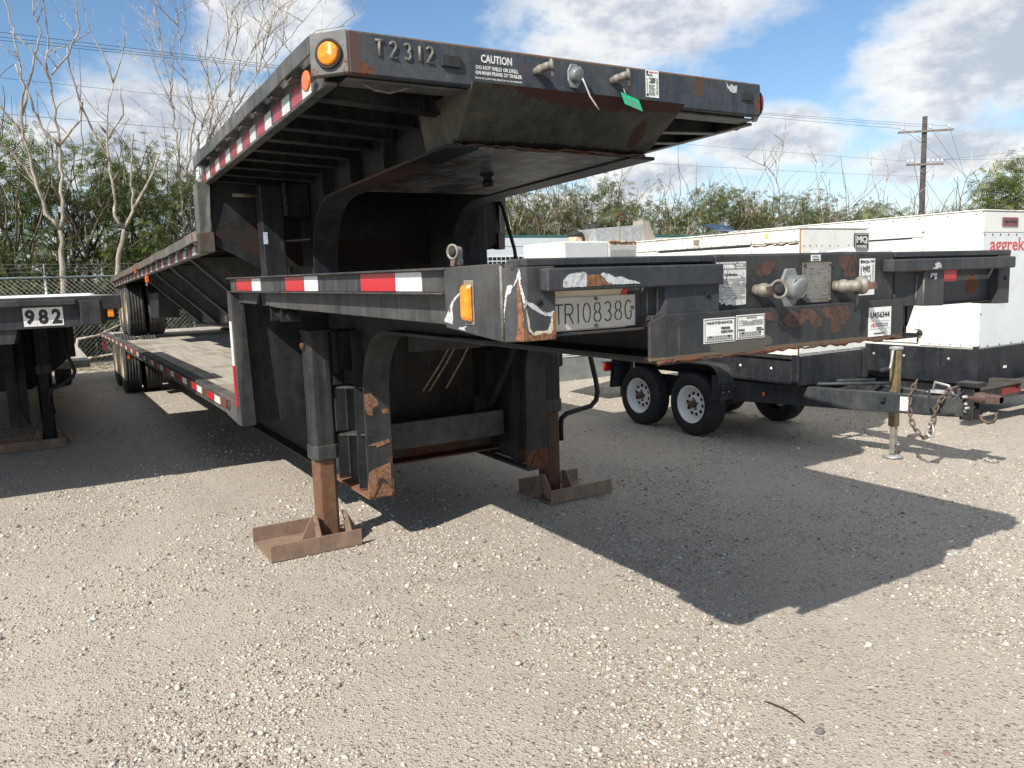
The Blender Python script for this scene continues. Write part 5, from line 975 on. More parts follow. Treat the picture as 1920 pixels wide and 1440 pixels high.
m = MB(); m.tube([(6.30, 5.9, .40), (6.3, 6.2, .33), (6.3, 6.55, .38), (6.3, 6.68, .42), (6.3, 6.8, .38), (6.3, 7.15, .33), (6.3, 7.5, .40)], .022, 6); m.build('leaf_spring', M['rusty'], GQ)
m = MB(); m.prism([(7.66, .40), (7.69, .40), (7.62, .90), (7.58, .90)], 0, 6.0, 6.24); m.build('mud_flap', M['black'], GQ, .004)
m = MB(); m.box(5.93, 6.02, 7.66, 7.72, .60, .70); b = m.build('tail_lamp', M['red_lens'], GQ, .004); m = MB(); m.box(5.92, 6.10, 7.64, 7.74, .705, .715); m.build('lamp_hood', M['black'], b)
# jack with crank
jk = sub('jack', GQ, (6.70, 4.36, 0))
m = MB(); m.box(6.664, 6.736, 4.324, 4.396, .30, 1.03); m.build('jack_tube', M['zinc'], jk, .006)
m = MB(); m.box(6.675, 6.725, 4.335, 4.385, .035, .46); m.build('jack_leg', plain('bare_galvanised_leg', (.26, .25, .22), .5, .25, 14, .4, .4), jk, .004)
m = MB(); m.lathe([(.0, .012), (.05, .012), (.085, .004), (.09, .010), (.05, .022), (.03, .03)], (6.70, 4.36, .004), (0, 0, 1), 20); m.build('jack_foot', M['galv'], jk)
m = MB(); m.box(6.655, 6.752, 4.315, 4.405, 1.005, 1.035); m.box(6.665, 6.745, 4.325, 4.40, .98, 1.0); m.build('jack_cap', M['galv'], jk, .012)
m = MB(); m.tube([(6.665, 4.34, 1.012), (6.60, 4.32, 1.015), (6.578, 4.31, .995), (6.565, 4.31, .93), (6.548, 4.31, .87), (6.54, 4.31, .852), (6.50, 4.31, .846)], .010, 8); m.build('crank', M['galv'], jk)
m = MB(); m.lathe([(.0, 0), (.018, .004), (.022, .03), (.020, .09), (.012, .105), (0, .107)], (6.515, 4.31, .848), (-1, 0, -.05), 12); m.build('crank_grip', M['rubber'], jk)
m = MB(); bolts(m, [(6.70, 4.333, .12), (6.70, 4.333, .06)], (0, -1, 0), .009, .002); m.build('pin_holes', M['void'], jk)
# coupler channel, lunette pipe, hook and chain
m = MB(); m.box(6.655, 6.665, 3.62, 3.73, .45, .75); m.box(6.745, 6.755, 3.62, 3.73, .45, .75); m.box(6.655, 6.755, 3.715, 3.735, .45, .75); m.build('coupler_channel', M['black'], GQ, .003)
m = MB(); m.box(6.63, 6.78, 3.58, 3.76, .735, .775); m.build('coupler_head', M['black'], GQ, .006)
m = MB(); bolts(m, [(6.653, 3.68, z) for z in (.53, .59, .65)], (-1, 0, 0), .016, .02); m.cyl((6.60, 3.68, .655), (6.80, 3.68, .655), .012, 8); m.cyl((6.61, 3.66, .56), (6.80, 3.66, .56), .012, 8); m.build('coupler_bolts', M['galv'], GQ)
m = MB(); m.tube([(6.70, 3.70, .650), (6.70, 3.56, .650), (6.70, 3.555, .650), (6.70, 3.42, .650)], [.048, .048, .040, .036], 14); m.hexa([(6.655, 3.53, .61), (6.745, 3.53, .61), (6.74, 3.42, .615), (6.66, 3.42, .615)], [(6.655, 3.53, .685), (6.745, 3.53, .685), (6.74, 3.42, .675), (6.66, 3.42, .675)]); m.build('lunette', steel('brown_rusted_lunette', (.085, .045, .038), rust=.35, dust=.25, edge=False), GQ, .004)
m = MB(); m.tube([(6.70, 3.585, .50), (6.70, 3.565, .46), (6.70, 3.52, .445), (6.70, 3.475, .46), (6.70, 3.455, .505), (6.70, 3.465, .54)], [.012, .012, .014, .013, .011, .008], 8); m.build('hook', M['chain'], GQ)
m = MB(); m.tube([(6.62, 4.15, .72), (6.6, 4.05, .60), (6.58, 3.9, .56), (6.6, 3.76, .60), (6.64, 3.70, .70)], .007, 6); m.tube([(6.56, 3.95, .70), (6.5, 3.9, .56), (6.5, 3.85, .50), (6.6, 3.74, .50)], .009, 6); m.build('brake_cable', M['rubber'], GQ)
m = MB(); m.hexa([(6.68, 4.05, .65), (6.78, 4.05, .65), (6.78, 3.9, .65), (6.68, 3.9, .65)], [(6.69, 4.03, .67), (6.77, 4.03, .67), (6.77, 3.92, .67), (6.69, 3.92, .67)]); m.tube([(6.73, 4.02, .66), (6.73, 4.0, .74), (6.73, 3.88, .72), (6.73, 3.83, .64)], .012, 6); m.build('coupler_latch', M['galv'], GQ)
ch = sub('safety_chain', GQ, (6.5, 4.0, .5))
def chain_path():
    P = [(6.60, 4.10, .735), (6.545, 4.10, .66), (6.51, 4.09, .56), (6.49, 4.07, .45), (6.485, 4.03, .36), (6.485, 3.97, .30), (6.485, 3.93, .285), (6.485, 3.90, .30), (6.485, 3.875, .34), (6.49, 3.86, .42), (6.50, 3.86, .52), (6.53, 3.83, .62), (6.58, 3.79, .70), (6.64, 3.74, .735)]
    return [Vector(p) for p in P]
def along(P, step):
    out = []; d = 0; seg = 0; pos = 0
    L = [(P[i+1]-P[i]).length for i in range(len(P)-1)]; T = sum(L); t = 0
    while t < T:
        a = t
        for i, l in enumerate(L):
            if a <= l: out.append((P[i].lerp(P[i+1], a/l), (P[i+1]-P[i]).normalized())); break
            a -= l
        t += step
    return out
lk = MB(); lk.tube([(.024*math.cos(a)*1.0+(.012 if math.cos(a) > 0 else -.012), .017*math.sin(a), 0) for a in [2*math.pi*k/14 for k in range(14)]], .0068, 6, True, True); lko = lk.build('chain_link', M['chain'], None)
for i, (p, t) in enumerate(along(chain_path(), .046)):
    o = lko if i == 0 else lko.copy()
    if i: COL.objects.link(o)
    o.parent = ch; q = t.to_track_quat('X', 'Z'); o.rotation_mode = 'QUATERNION'; from mathutils import Quaternion
    o.rotation_quaternion = q @ Quaternion((1, 0, 0), R(45+90*(i % 2))); o.location = p-Vector(ORG[ch.name])
m = MB(); m.tube([(6.485, 3.875, .40), (6.475, 3.90, .375), (6.47, 3.905, .335), (6.47, 3.88, .305), (6.47, 3.85, .31), (6.47, 3.84, .345), (6.475, 3.85, .38), (6.48, 3.86, .41)], [.007, .010, .013, .014, .013, .011, .008, .007], 8); m.tube([(6.476, 3.86, .425), (6.476, 3.885, .43), (6.476, 3.89, .40)], .008, 6); m.build('chain_hook', M['galv'], ch)

# ------------------------------------------------------------------ big white generator at the right edge
GA = thing('large_generator', (9.9, 6.5, 0), 'tall white generator with dark skirt lettered aggreko at the right edge', 'generator')
ax0, ax1, ay0, ay1 = 9.0, 10.45, 4.88, 8.6
panel(GA, 'enclosure', ax0+.012, ax1-.012, ay0+.012, ay1-.012, .80, 2.33, M['white'], .006); panel(GA, 'roof', ax0-.008, ax1+.008, ay0-.008, ay1, 2.331, 2.347, M['white'], .006)
ys = [4.89, 5.555, 6.35, 7.2, 8.58]
for i in range(4):
    a, b = ys[i]+.004, ys[i+1]-.004
    if i == 0: panel(GA, 'side_panel', ax0, ax0+.011, a, b, .82, 2.326, M['white'], .003)
    else: panel(GA, 'side_panel', ax0, ax0+.011, a, b, 2.09, 2.326, M['white'], .003); panel(GA, 'access_door', ax0-.006, ax0+.011, a+.03, b-.004, .84, 2.075, M['white'], .006)
m = MB(); m.box(ax0-.012, ax0+.011, 5.7, 8.5, 2.077, 2.088); m.build('rain_gutter', M['black_gen'], GA)
m = MB(); bolts(m, [(ax0-.001, y, 2.30) for y in np.arange(4.95, 8.5, .33)]+[(ax0-.001, y, .845) for y in np.arange(4.95, 5.5, .12)], (-1, 0, 0), .008, .005); m.build('panel_rivets', M['hub'], GA)
m = MB(); bolts(m, [(ax0-.001, 5.56, 2.15)], (-1, 0, 0), .014, .012); m.build('panel_bolts', M['galv'], GA)
for z in (1.93, 1.02):
    m = MB(); m.box(ax0-.02, ax0-.006, 5.56, 5.62, z-.01, z+.10); hg = m.build('hinge', M['white'], GA, .003); m = MB(); m.lathe([(0, .03), (.03, .025), (.034, .008), (.02, 0)], (ax0-.008, 5.55, z-.05), (-1, 0, 0), 14); m.tube([(ax0-.02, 5.57, z-.08), (ax0-.015, 5.58, z-.16)], .008, 6); m.build('door_latch', M['rubber'], GA)
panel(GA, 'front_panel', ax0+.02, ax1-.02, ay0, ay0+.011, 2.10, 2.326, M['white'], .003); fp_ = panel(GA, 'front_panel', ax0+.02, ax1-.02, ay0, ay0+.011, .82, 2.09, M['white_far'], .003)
m = MB(); bolts(m, [(x, ay0-.001, 2.075) for x in (9.04, 9.2, 9.36, 9.53, 9.7, 9.87, 10.04)]+[(9.03, ay0-.001, z) for z in (1.2, 1.6, .84)]+[(x, ay0-.001, .835) for x in (9.2, 9.45, 9.7, 9.95)], (0, -1, 0), .011); m.build('panel_bolts', M['hub'], GA)
bq = panel(GA, 'badge', 9.385, 9.71, ay0-.012, ay0-.0005, 2.165, 2.265, plain('faded_maroon_badge', (.17, .065, .06), .5), .004); text('lettering', '! MQ POWER', M['ink'], bq, (9.41, ay0-.0122, 2.195), .27, .038, bold=.03)
text('lettering', 'aggreko', plain('faded_red_paint', (.52, .10, .09), .6), GA, (9.16, ay0-.0002, 1.845), .86, .20, bold=.02)
panel(GA, 'skirt', ax0-.004, ax1+.004, ay0-.004, ay1, .40, .80, M['black_gen'], .006)
m = MB(); m.box(ax0-.02, ax0-.003, ay0-.02, ay0+.04, .46, .84); m.box(ax0-.010, ax0-.003, 5.55, 5.562, .46, .80); m.build('skirt_corner', M['black_gen'], GA)
m = MB(); bolts(m, [(ax0-.005, y, .68) for y in (5.2, 5.75, 6.15)], (-1, 0, 0), .018, .01); m.build('skirt_plugs', M['galv'], GA)
panel(GA, 'small_label', 9.55, 9.62, ay0-.008, ay0-.0045, .55, .58, M['label_white'], 0)
rail(GA, 'chassis_rail', (9.1, 8.4), (9.1, 4.9), .12, .25, .40, .25, .40, M['black']); rail(GA, 'chassis_rail', (10.3, 8.4), (10.3, 4.9), .12, .25, .40, .25, .40, M['black'])
fb = steel('brown_grey_bumper_paint', (.055, .045, .042), rust=.2, dust=.3, edge=False)
m = MB(); m.box(8.35, 10.5, 4.60, 4.72, .28, .425); m.box(8.35, 10.5, 4.55, 4.75, .425, .44); cb = m.build('front_crossbar', fb, GA, .004)
for (a, b, mt) in ((9.0, 9.40, 'tape_red'), (9.405, 9.8, 'tape_white'), (9.805, 10.1, 'tape_red')): panel(cb, 'reflective_tape', a, b, 4.597, 4.5995, .325, .395, M[mt], 0)
rail(GA, 'drawbar_rail', (9.3, 4.9), (9.62, 3.2), .10, .36, .46, .40, .5, fb); rail(GA, 'drawbar_rail', (10.2, 4.9), (9.78, 3.2), .10, .36, .46, .40, .5, fb)
for (x, y) in ((8.83, 6.55), (8.83, 7.45), (10.6, 6.55), (10.6, 7.45)): small_wheel(GA, (x, y, .345), -1 if x < 9.5 else 1, 'SW')
for y in (6.55, 7.45): m = MB(); m.cyl((8.9, y, .345), (10.5, y, .345), .04, 10); m.build('axle', M['under'], GA)

# rusty topped unit between them, cabin behind
GR = thing('rusty_generator', (6.6, 8.9, 0), 'smaller white generator with rust stained top edges behind the MQ POWER unit', 'generator')
rx0, rx1, ry0, ry1 = 5.93, 7.75, 8.5, 9.5
panel(GR, 'enclosure', rx0+.01, rx1, ry0+.011, ry1, .97, 2.215, M['white_rust'], .008); panel(GR, 'side_panel', rx0, rx0+.009, ry0+.03, ry1-.02, 1.0, 2.2, M['white'], .004)
panel(GR, 'front_panel', rx0+.02, 6.645, ry0, ry0+.010, 1.0, 2.20, plain('grey_white_panel', (.56, .58, .57), .5, .06, 4, 0, .15), .004); gp = panel(GR, 'front_panel', 6.655, 7.2, ry0, ry0+.010, 1.0, 2.20, M['white_rust'], .004)
lv = steel('rust_run_panel', (.60, .59, .55), rust=.1, dust=.1, patches=[((7.0, 8.5, 2.2), (.6, .2, .07), 'orange', 1.2)], edge=False)
pn = panel(GR, 'louvre_panel', 6.67, 7.12, ry0-.008, ry0-.0005, 1.80, 2.16, plain('pale_grey_mesh', (.45, .45, .43), .7, .15, 60), .003)
m = MB()
for i in range(18): m.box(6.69+i*.023, 6.703+i*.023, ry0-.0095, ry0-.0078, 1.82, 2.10)
m.build('louvre_slots', M['ink_grey'], pn)
m = MB(); z = ry0-.003; pts = [(6.66, z, 2.205)]; x = 6.66
while x < 7.7: x += rng.uniform(.02, .05); pts.append((x, z, 2.205+rng.uniform(-.012, .008)))
m.tube(pts, [rng.uniform(.008, .022) for _ in pts], 5); m.build('rust_seam', plain('orange_brown_rust', (.26, .115, .05), .85, .5, 30), GR)
m = MB(); [m.tube([(x, ry0-.0005, 2.21), (x+rng.uniform(-.005, .005), ry0-.0005, 2.20-rng.uniform(.03, .12))], [.010, .003], 4) for x in [6.68+.026*i+rng.uniform(-.008, .008) for i in range(20)]]; m.build('rust_runs', plain('thin_rust_stain', (.36, .20, .10), .85, .4, 30), GR)
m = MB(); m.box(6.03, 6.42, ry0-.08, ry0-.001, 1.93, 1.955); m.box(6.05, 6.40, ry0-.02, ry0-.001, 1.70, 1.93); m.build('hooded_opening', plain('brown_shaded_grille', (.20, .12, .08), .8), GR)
m = MB(); m.lathe([(.10, 0), (.10, .09), (.085, .10), (0, .10)], (6.55, 9.1, 2.213), (0, 0, 1), 16); ex = m.build('exhaust_stub', plain('rust_stained_pipe', (.45, .33, .22), .7, .4, 16), GR); m = MB(); m.lathe([(.09, .10), (.12, .11), (.10, .15), (.05, .17), (0, .17)], (6.55, 9.1, 2.213), (0, 0, 1), 16); m.lathe([(.0, .0), (.09, .02), (.10, .12), (.07, .17), (0, .18)], (6.78, 9.0, 2.30), (.2, -.1, 1), 12); m.build('rain_cap', M['rubber'], ex)
rail(GR, 'chassis_rail', (7.2, 9.2), (7.2, 8.5), .1, .70, .96, .70, .96, M['black']); rail(GR, 'chassis_rail', (7.6, 9.2), (7.6, 8.5), .1, .70, .96, .70, .96, M['black'])
m = MB(); m.box(7.3, 7.4, 8.9, 9.1, .0, .70); m.box(7.6, 7.7, 8.9, 9.1, .0, .70); m.build('support_legs', M['under'], GR)
DU = thing('galvanised_duct', (7.35, 8.9, 2.216), 'grey galvanised metal duct lying on the rust stained generator roof', 'duct')
m = MB(); m.hexa([(6.66, 8.8, 2.217), (7.62, 8.8, 2.217), (7.62, 9.2, 2.217), (6.66, 9.2, 2.217)], [(6.66, 8.8, 2.40), (7.50, 8.8, 2.46), (7.50, 9.2, 2.46), (6.66, 9.2, 2.40)]); m.build('duct_body', M['galv'], DU, .006)
m = MB(); m.box(7.06, 7.085, 8.79, 8.80, 2.22, 2.54); m.hexa([(7.50, 8.78, 2.22), (7.75, 8.78, 2.22), (7.75, 9.0, 2.22), (7.50, 9.0, 2.22)], [(7.50, 8.78, 2.52), (7.60, 8.78, 2.52), (7.60, 9.0, 2.52), (7.50, 9.0, 2.52)]); m.build('duct_flange', plain('weathered_grey_flange', (.30, .27, .23), .7), DU)
m = MB(); m.tube([(7.10+.07*math.cos(a), 8.79, 2.56+.05*math.sin(a)) for a in np.linspace(0, 2*math.pi, 13)[:-1]], .012, 6, True, True); m.build('lifting_ring', M['rusty'], DU)
SP = thing('solar_panel', (6.55, 6.2, 2.155), 'small dark tilted solar panel on top of the MQ POWER generator', 'solar panel')
m = MB(); m.hexa([(6.40, 6.25, 2.19), (6.72, 6.25, 2.19), (6.72, 6.26, 2.20), (6.40, 6.26, 2.20)], [(6.40, 6.50, 2.285), (6.72, 6.50, 2.285), (6.72, 6.51, 2.27), (6.40, 6.51, 2.27)]); sp_ = m.build('glass_panel', M['solar'], SP)
m = MB(); m.cyl((6.56, 6.35, 2.155), (6.56, 6.38, 2.235), .014, 8); m.build('mast', M['galv'], SP); panel(SP, 'panel_label', 6.62, 6.70, 6.2465, 6.2495, 2.192, 2.199, M['label_white'], 0)
CB = thing('site_cabin', (8.6, 12.3, 0), 'long pale cabin with grey skirting and louvre vent standing behind the generators', 'cabin')
cx0, cx1, cy0, cy1 = 5.6, 11.0, 11.0, 13.6
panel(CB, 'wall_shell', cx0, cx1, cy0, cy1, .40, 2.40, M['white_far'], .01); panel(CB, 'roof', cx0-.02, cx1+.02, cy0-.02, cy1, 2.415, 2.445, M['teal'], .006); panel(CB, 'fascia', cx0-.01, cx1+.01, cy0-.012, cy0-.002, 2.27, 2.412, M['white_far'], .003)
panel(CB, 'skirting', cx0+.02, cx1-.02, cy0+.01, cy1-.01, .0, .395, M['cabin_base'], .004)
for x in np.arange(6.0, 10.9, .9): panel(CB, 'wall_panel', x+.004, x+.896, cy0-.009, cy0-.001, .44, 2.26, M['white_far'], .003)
vn = panel(CB, 'louvre_vent', 6.10, 6.95, cy0-.018, cy0-.0095, 1.82, 2.12, M['white_far'], .002); m = MB()
for i in range(10):
    for k in range(4): m.box(6.13+i*.081, 6.195+i*.081, cy0-.020, cy0-.0175, 1.845+k*.07, 1.895+k*.07)
m.build('vent_slots', M['void'], vn)
# ------------------------------------------------------------------ chain link fence
FE = thing('chain_link_fence', (4, 20.9, 0), 'grey chain link fence topped with barbed wire behind the trailers', 'fence')
fx0, fx1, FY = -9.0, 16.0, 20.9
for x in np.arange(fx0, fx1+.1, 3.1):
    m = MB(); m.cyl((x, FY+.03, 0), (x, FY+.03, 2.16), .03, 8); m.tube([(x, FY+.03, 2.14), (x, FY+.03, 2.18), (x, FY-.20, 2.42)], .014, 5); m.build('post', M['galv'], FE)
m = MB(); m.cyl((fx0, FY, 2.125), (fx1, FY, 2.125), .026, 8); m.build('top_rail', plain('dull_green_grey_rail', (.12, .15, .15), .6, .15, 4), FE)
m = MB(); d = .105; H = 2.10
wire = plain('dull_fence_wire', (.27, .28, .27), .5, .1, 5, .4)
x = fx0-H
while x < fx1:
    for s in (1, -1):
        a, b = (x, .02), (x+H, H)
        if a[0] < fx0: a = (fx0, .02+fx0-x)
        if b[0] > fx1: b = (fx1, .02+fx1-x)
        if b[0] > a[0]:
            za, zb = (a[1], b[1]) if s > 0 else (H+.02-a[1], H+.02-b[1]); m.tube([(a[0], FY+.004*s, za), (b[0], FY+.004*s, zb)], .0042, 3)
    x += d
o = m.build('wire_mesh', wire, FE, recalc=False); o['kind'] = 'stuff'
for k, (yy, z) in enumerate(((-.06, 2.25), (-.12, 2.33), (-.19, 2.41))):
    m = MB(); pts = [(x, FY+yy, z+.012*math.sin(x*2+k)) for x in np.arange(fx0, fx1, .5)]; m.tube(pts, .0035, 3)
    for x in np.arange(fx0, fx1, .14): m.tube([(x-.02, FY+yy-.02, z-.02), (x+.02, FY+yy+.02, z+.025)], .002, 3)
    m.build('barbed_wire', wire, FE, recalc=False)

# ------------------------------------------------------------------ vegetation
def bark(name, a, b):
    s = NT(name); p = s.co(); n = s.noise(s.map(p, (6, 6, 1.2)), 2, 6, .65); s.bump(n, .5, .02); return s.fin(s.mix(s.rng(n, .35, .65), a, b), .85)
M['bark_pale'] = bark('bleached_dead_wood', (.17, .14, .112), (.44, .38, .32)); M['bark'] = bark('brown_bark', (.07, .05, .035), (.17, .13, .095)); M['bark_grey'] = bark('grey_dead_twigs', (.20, .17, .145), (.46, .41, .35))
def leaf_mat(name, a, b, c):
    s = NT(name); g = s.n('ShaderNodeNewGeometry'); oi = s.n('ShaderNodeObjectInfo')
    col = s.ramp(g.outputs['Random Per Island'], [(0, a), (.55, b), (1, c)]); col = s.mix(s.math('MULTIPLY', oi.outputs['Random'], .45), col, b)
    n = s.noise(s.co(), 1.3, 3); col = s.mix(s.math('MULTIPLY', s.rng(n, .4, .65), .5), col, a)
    s.fin(col, .55); t = s.n('ShaderNodeBsdfTranslucent'); s.l(s.mix(.5, col, (.16, .20, .03)), t.inputs[0]); mx = s.n('ShaderNodeMixShader'); mx.inputs[0].default_value = .38; s.l(s.b.outputs[0], mx.inputs[1]); s.l(t.outputs[0], mx.inputs[2]); s.l(mx.outputs[0], s.out.inputs[0]); return s.m
M['leafA'] = leaf_mat('deep_green_fern_leaves', (.055, .088, .024), (.115, .160, .040), (.21, .235, .075))
M['leafB'] = leaf_mat('olive_green_fern_leaves', (.062, .084, .028), (.12, .142, .046), (.21, .21, .09))
M['leafC'] = leaf_mat('pale_green_windblown_leaves', (.11, .145, .045), (.19, .23, .075), (.29, .31, .13))
M['pods'] = plain('brown_seed_pods', (.085, .055, .035), .8, .4, 10); M['straw'] = plain('dry_straw_stalks', (.42, .35, .235), .8, .25, 8)
def quads_mesh(name, V, F, mats, idx):
    me = bpy.data.meshes.new(name); me.vertices.add(len(V)); me.vertices.foreach_set('co', V.ravel().astype('f4')); me.loops.add(F.size); me.loops.foreach_set('vertex_index', F.ravel().astype('i4'))
    me.polygons.add(len(F)); me.polygons.foreach_set('loop_start', np.arange(0, F.size, 4, dtype='i4')); me.polygons.foreach_set('material_index', idx.astype('i4'))
    for q in mats: me.materials.append(q)
    me.update(calc_edges=True); me.validate(); return me
def crown_mesh(name, seed, rx, ry, z0, z1, nclump, per, mats, droop=.55, wind=(0, 0), flen=(.16, .34), podf=.05, strawf=.04, top=None, lean=(0, 0)):
    g = np.random.default_rng(seed); Q = []; I = []
    cl = []
    while len(cl) < nclump:
        a = g.uniform(-1, 1, 3)
        if a[0]**2+a[1]**2 > 1: continue
        h = (a[2]+1)/2; wid = 1-.35*h**2 if top is None else top(h)
        if g.random() < .25 and h > .85: continue
        cl.append((a[0]*rx*wid+lean[0]*h, a[1]*ry*wid+lean[1]*h, z0+(z1-z0)*h, g.uniform(.22, .55)))
    for (cx, cy, cz, cr) in cl:
        n = int(per*(cr/.4)**1.5)
        for _ in range(n):
            d = g.normal(size=3); d /= np.linalg.norm(d); p = np.array([cx, cy, cz])+d*cr*g.uniform(.25, 1)**.6*np.array([1, 1, .8])
            o = d*np.array([1, 1, .4])+g.normal(size=3)*.35+np.array([wind[0], wind[1], 0]); o[2] -= droop*g.uniform(.0, 1.2); o /= np.linalg.norm(o)
            L = g.uniform(*flen); r = g.random()
            side = np.cross(o, [0, 0, 1.0]); side = side/np.linalg.norm(side) if np.linalg.norm(side) > 1e-3 else np.array([1., 0, 0]); upv = np.cross(side, o)
            if r < podf:
                for k in range(4):
                    q = p+g.normal(size=3)*.05; dn = np.array([g.normal()*.25+wind[0]*.3, g.normal()*.25, -1.0]); w = side*.011; e = q+dn*g.uniform(.10, .20); Q += [q-w, q+w, e+w, e-w]; I.append(1)
                continue
            if r < podf+strawf:
                q = p; dn = np.array([g.normal()*.3+wind[0]*.4, g.normal()*.3, 1.0]); e = q+dn*g.uniform(.3, .8); w = side*.008; Q += [q-w, q+w, e+w*.4, e-w*.4]; I.append(2); continue
            roll = g.uniform(-.9, .9); side2 = side*math.cos(roll)+upv*math.sin(roll)
            for k in range(5):
                t = .12+.19*k; q = p+o*L*t+np.array([0, 0, -.18*L*t*t])
                ll = L*.42*(1-.45*abs(t-.45)); w = o*L*.075
                for s in (1, -1):
                    e = q+(side2*s*.85+o*.45)*ll+np.array([0, 0, -.15*ll]); Q += [q-w*.5, q+w*.5, e+w*.9, e-w*.35]; I.append(0)
    V = np.array(Q); F = np.arange(len(V)).reshape(-1, 4); return quads_mesh(name, V, F, mats, np.array(I))
def grow(mb, p, d, L, r, depth, rg, wind=Vector((0, 0, 0)), up=.25, fork=(2, 3), tip=.004, sides=5):
    n = max(3, int(L/.22)); pts = [Vector(p)]; d = Vector(d).normalized(); rs = [r]
    for i in range(n):
        d = (d+Vector((rg.gauss(0, .16), rg.gauss(0, .16), rg.gauss(0, .10)+up*.12))+wind*.08).normalized(); pts.append(pts[-1]+d*L/n); rs.append(max(tip, r*(1-.62*(i+1)/n)))
    mb.tube(pts, rs, sides if r > .02 else 4 if r > .008 else 3)
    if depth <= 0: return
    for k in range(rg.randint(*fork)+1):
        i = rg.randint(max(1, n//3), n); q = pts[i]; ax_ = Vector((rg.gauss(0, 1), rg.gauss(0, 1), rg.gauss(0, .4))).normalized()
        nd = (d*.75+ax_*.65+Vector((0, 0, up))).normalized(); grow(mb, q, nd, L*rg.uniform(.5, .8), max(tip, rs[i]*.72), depth-1, rg, wind, up, fork, tip, sides)
def skeleton_tree(name, Y, limbs, label, r0_=.12, seed=1, mat=None, twig=.9, cat='tree', group=None, depth=2, dens=.55, near=None):
    if near: q_ = near/Y; limbs = [[(x*q_, CH+(z-CH)*q_ if z > .3 else z) for x, z in l] for l in limbs]; Y = near
    rg = random.Random(seed); x0 = limbs[0][0][0]; t = thing(name, (x0, Y, 0), label, cat, group); tr_ = MB(); tw = MB()
    for j, L in enumerate(limbs):
        top = max(z for l in limbs for _, z in l); yoff = 0 if j == 0 else rg.uniform(-.12, .12)
        P = []
        for i, (x, z) in enumerate(L): P.append(Vector((x, Y+yoff*(i/max(1, len(L)-1))+rg.uniform(-.06, .06)*(i > 0), z)))
        if j == 0: P[0].z = 0
        Q = []
        for a, b in zip(P[:-1], P[1:]):
            n = max(1, int((b-a).length/.18))
            for k in range(n): Q.append(a.lerp(b, k/n)+Vector((rg.gauss(0, .018), rg.gauss(0, .018), 0))*(0 if k == 0 and a is P[0] else 1))
        Q.append(P[-1]); rad = lambda z: max(.012, r0_*(1-.82*min(1, max(0, z)/top)**.8)*(1 if j == 0 else .62))
        tr_.tube(Q, [rad(q.z)*(1-.35*i/len(Q)) for i, q in enumerate(Q)], 7)
        for i, q in enumerate(Q):
            if j and rg.random() < dens*.32 and q.z > 2.5:
                dirv = (Q[min(i+1, len(Q)-1)]-Q[max(0, i-1)]); dirv = dirv.normalized() if dirv.length > 1e-6 else Vector((0, 0, 1))
                nd = (dirv*.5+Vector((rg.gauss(0, .8), rg.gauss(0, .8), .35))).normalized(); grow(tw, q, nd, rg.uniform(.35, 1.0)*twig, .015, depth-1, rg, up=.35, fork=(1, 2), tip=.0035)
    tr_.build('trunk', mat or M['bark_pale'], t, recalc=False); 
    if tw.v: tw.build('branches', M['bark_grey'], t, recalc=False)
    return t
skeleton_tree('bare_tree', 22, [[(0.68, 0), (0.68, 2.01), (0.76, 2.96), (0.73, 3.27)], [(0.73, 3.27), (0.47, 3.65), (0.36, 4.26), (0.26, 4.86), (0.2, 5.34), (0.2, 5.88), (0.33, 6.66), (0.24, 7.35), (0.19, 7.93), (0.11, 8.6), (0, 9.4)],
 [(0.2, 5.4), (-0.11, 5.91), (-0.34, 6.19), (-.7, 7.0), (-.8, 8.2)], [(0.22, 5.88), (0.55, 7.03), (0.76, 7.77), (0.65, 8.34), (.7, 9.2)], [(0.73, 3.27), (0.84, 3.78), (0.87, 4.52), (0.91, 5.14), (0.91, 5.63), (0.86, 6.59), (0.81, 7.18), (0.92, 7.79), (0.88, 8.48), (.8, 9.4)],
 [(0.91, 5.2), (0.6, 5.61), (0.44, 6.19), (.2, 7.0)], [(0.93, 5.26), (1.39, 5.84), (1.49, 6.28)], [(0.9, 6.83), (1.31, 7.36), (1.59, 7.99), (1.54, 8.58)], [(0.87, 6.71), (0.51, 7.38), (0.17, 7.69)], [(0.36, 4.3), (0.05, 4.9), (-.4, 5.3), (-.9, 6.2)]],
 'bleached bare tree forking into two tall stems behind the fence', .115, 3, near=21.35)
skeleton_tree('bare_tree', 22.5, [[(1.92, 0), (1.95, 1.2), (1.92, 2.18), (2.05, 2.98), (2.16, 3.31)], [(2.16, 3.31), (2.42, 3.78), (2.44, 4.64), (2.52, 5.3), (2.59, 5.69)], [(2.45, 3.85), (2.79, 4.39), (3.17, 5.2)], [(2.16, 3.31), (1.95, 3.64), (2.05, 4.0), (1.99, 4.75), (1.98, 5.66), (2.09, 6.43), (2.24, 6.89)],
 [(2.24, 6.89), (2.16, 7.26), (1.99, 7.68), (1.81, 8.22), (1.7, 8.87)], [(2.24, 6.89), (2.44, 7.42), (2.6, 7.94)], [(1.99, 5.01), (1.74, 5.58), (1.47, 6.38), (1.31, 7.11), (1.3, 7.6)], [(2.03, 5.53), (2.39, 6.13), (2.38, 6.77)], [(1.98, 5.66), (1.80, 5.88)]],
 'bleached bare tree with a forked trunk and broken limbs beside the upper trailer', .105, 8, dens=.32, near=21.45)
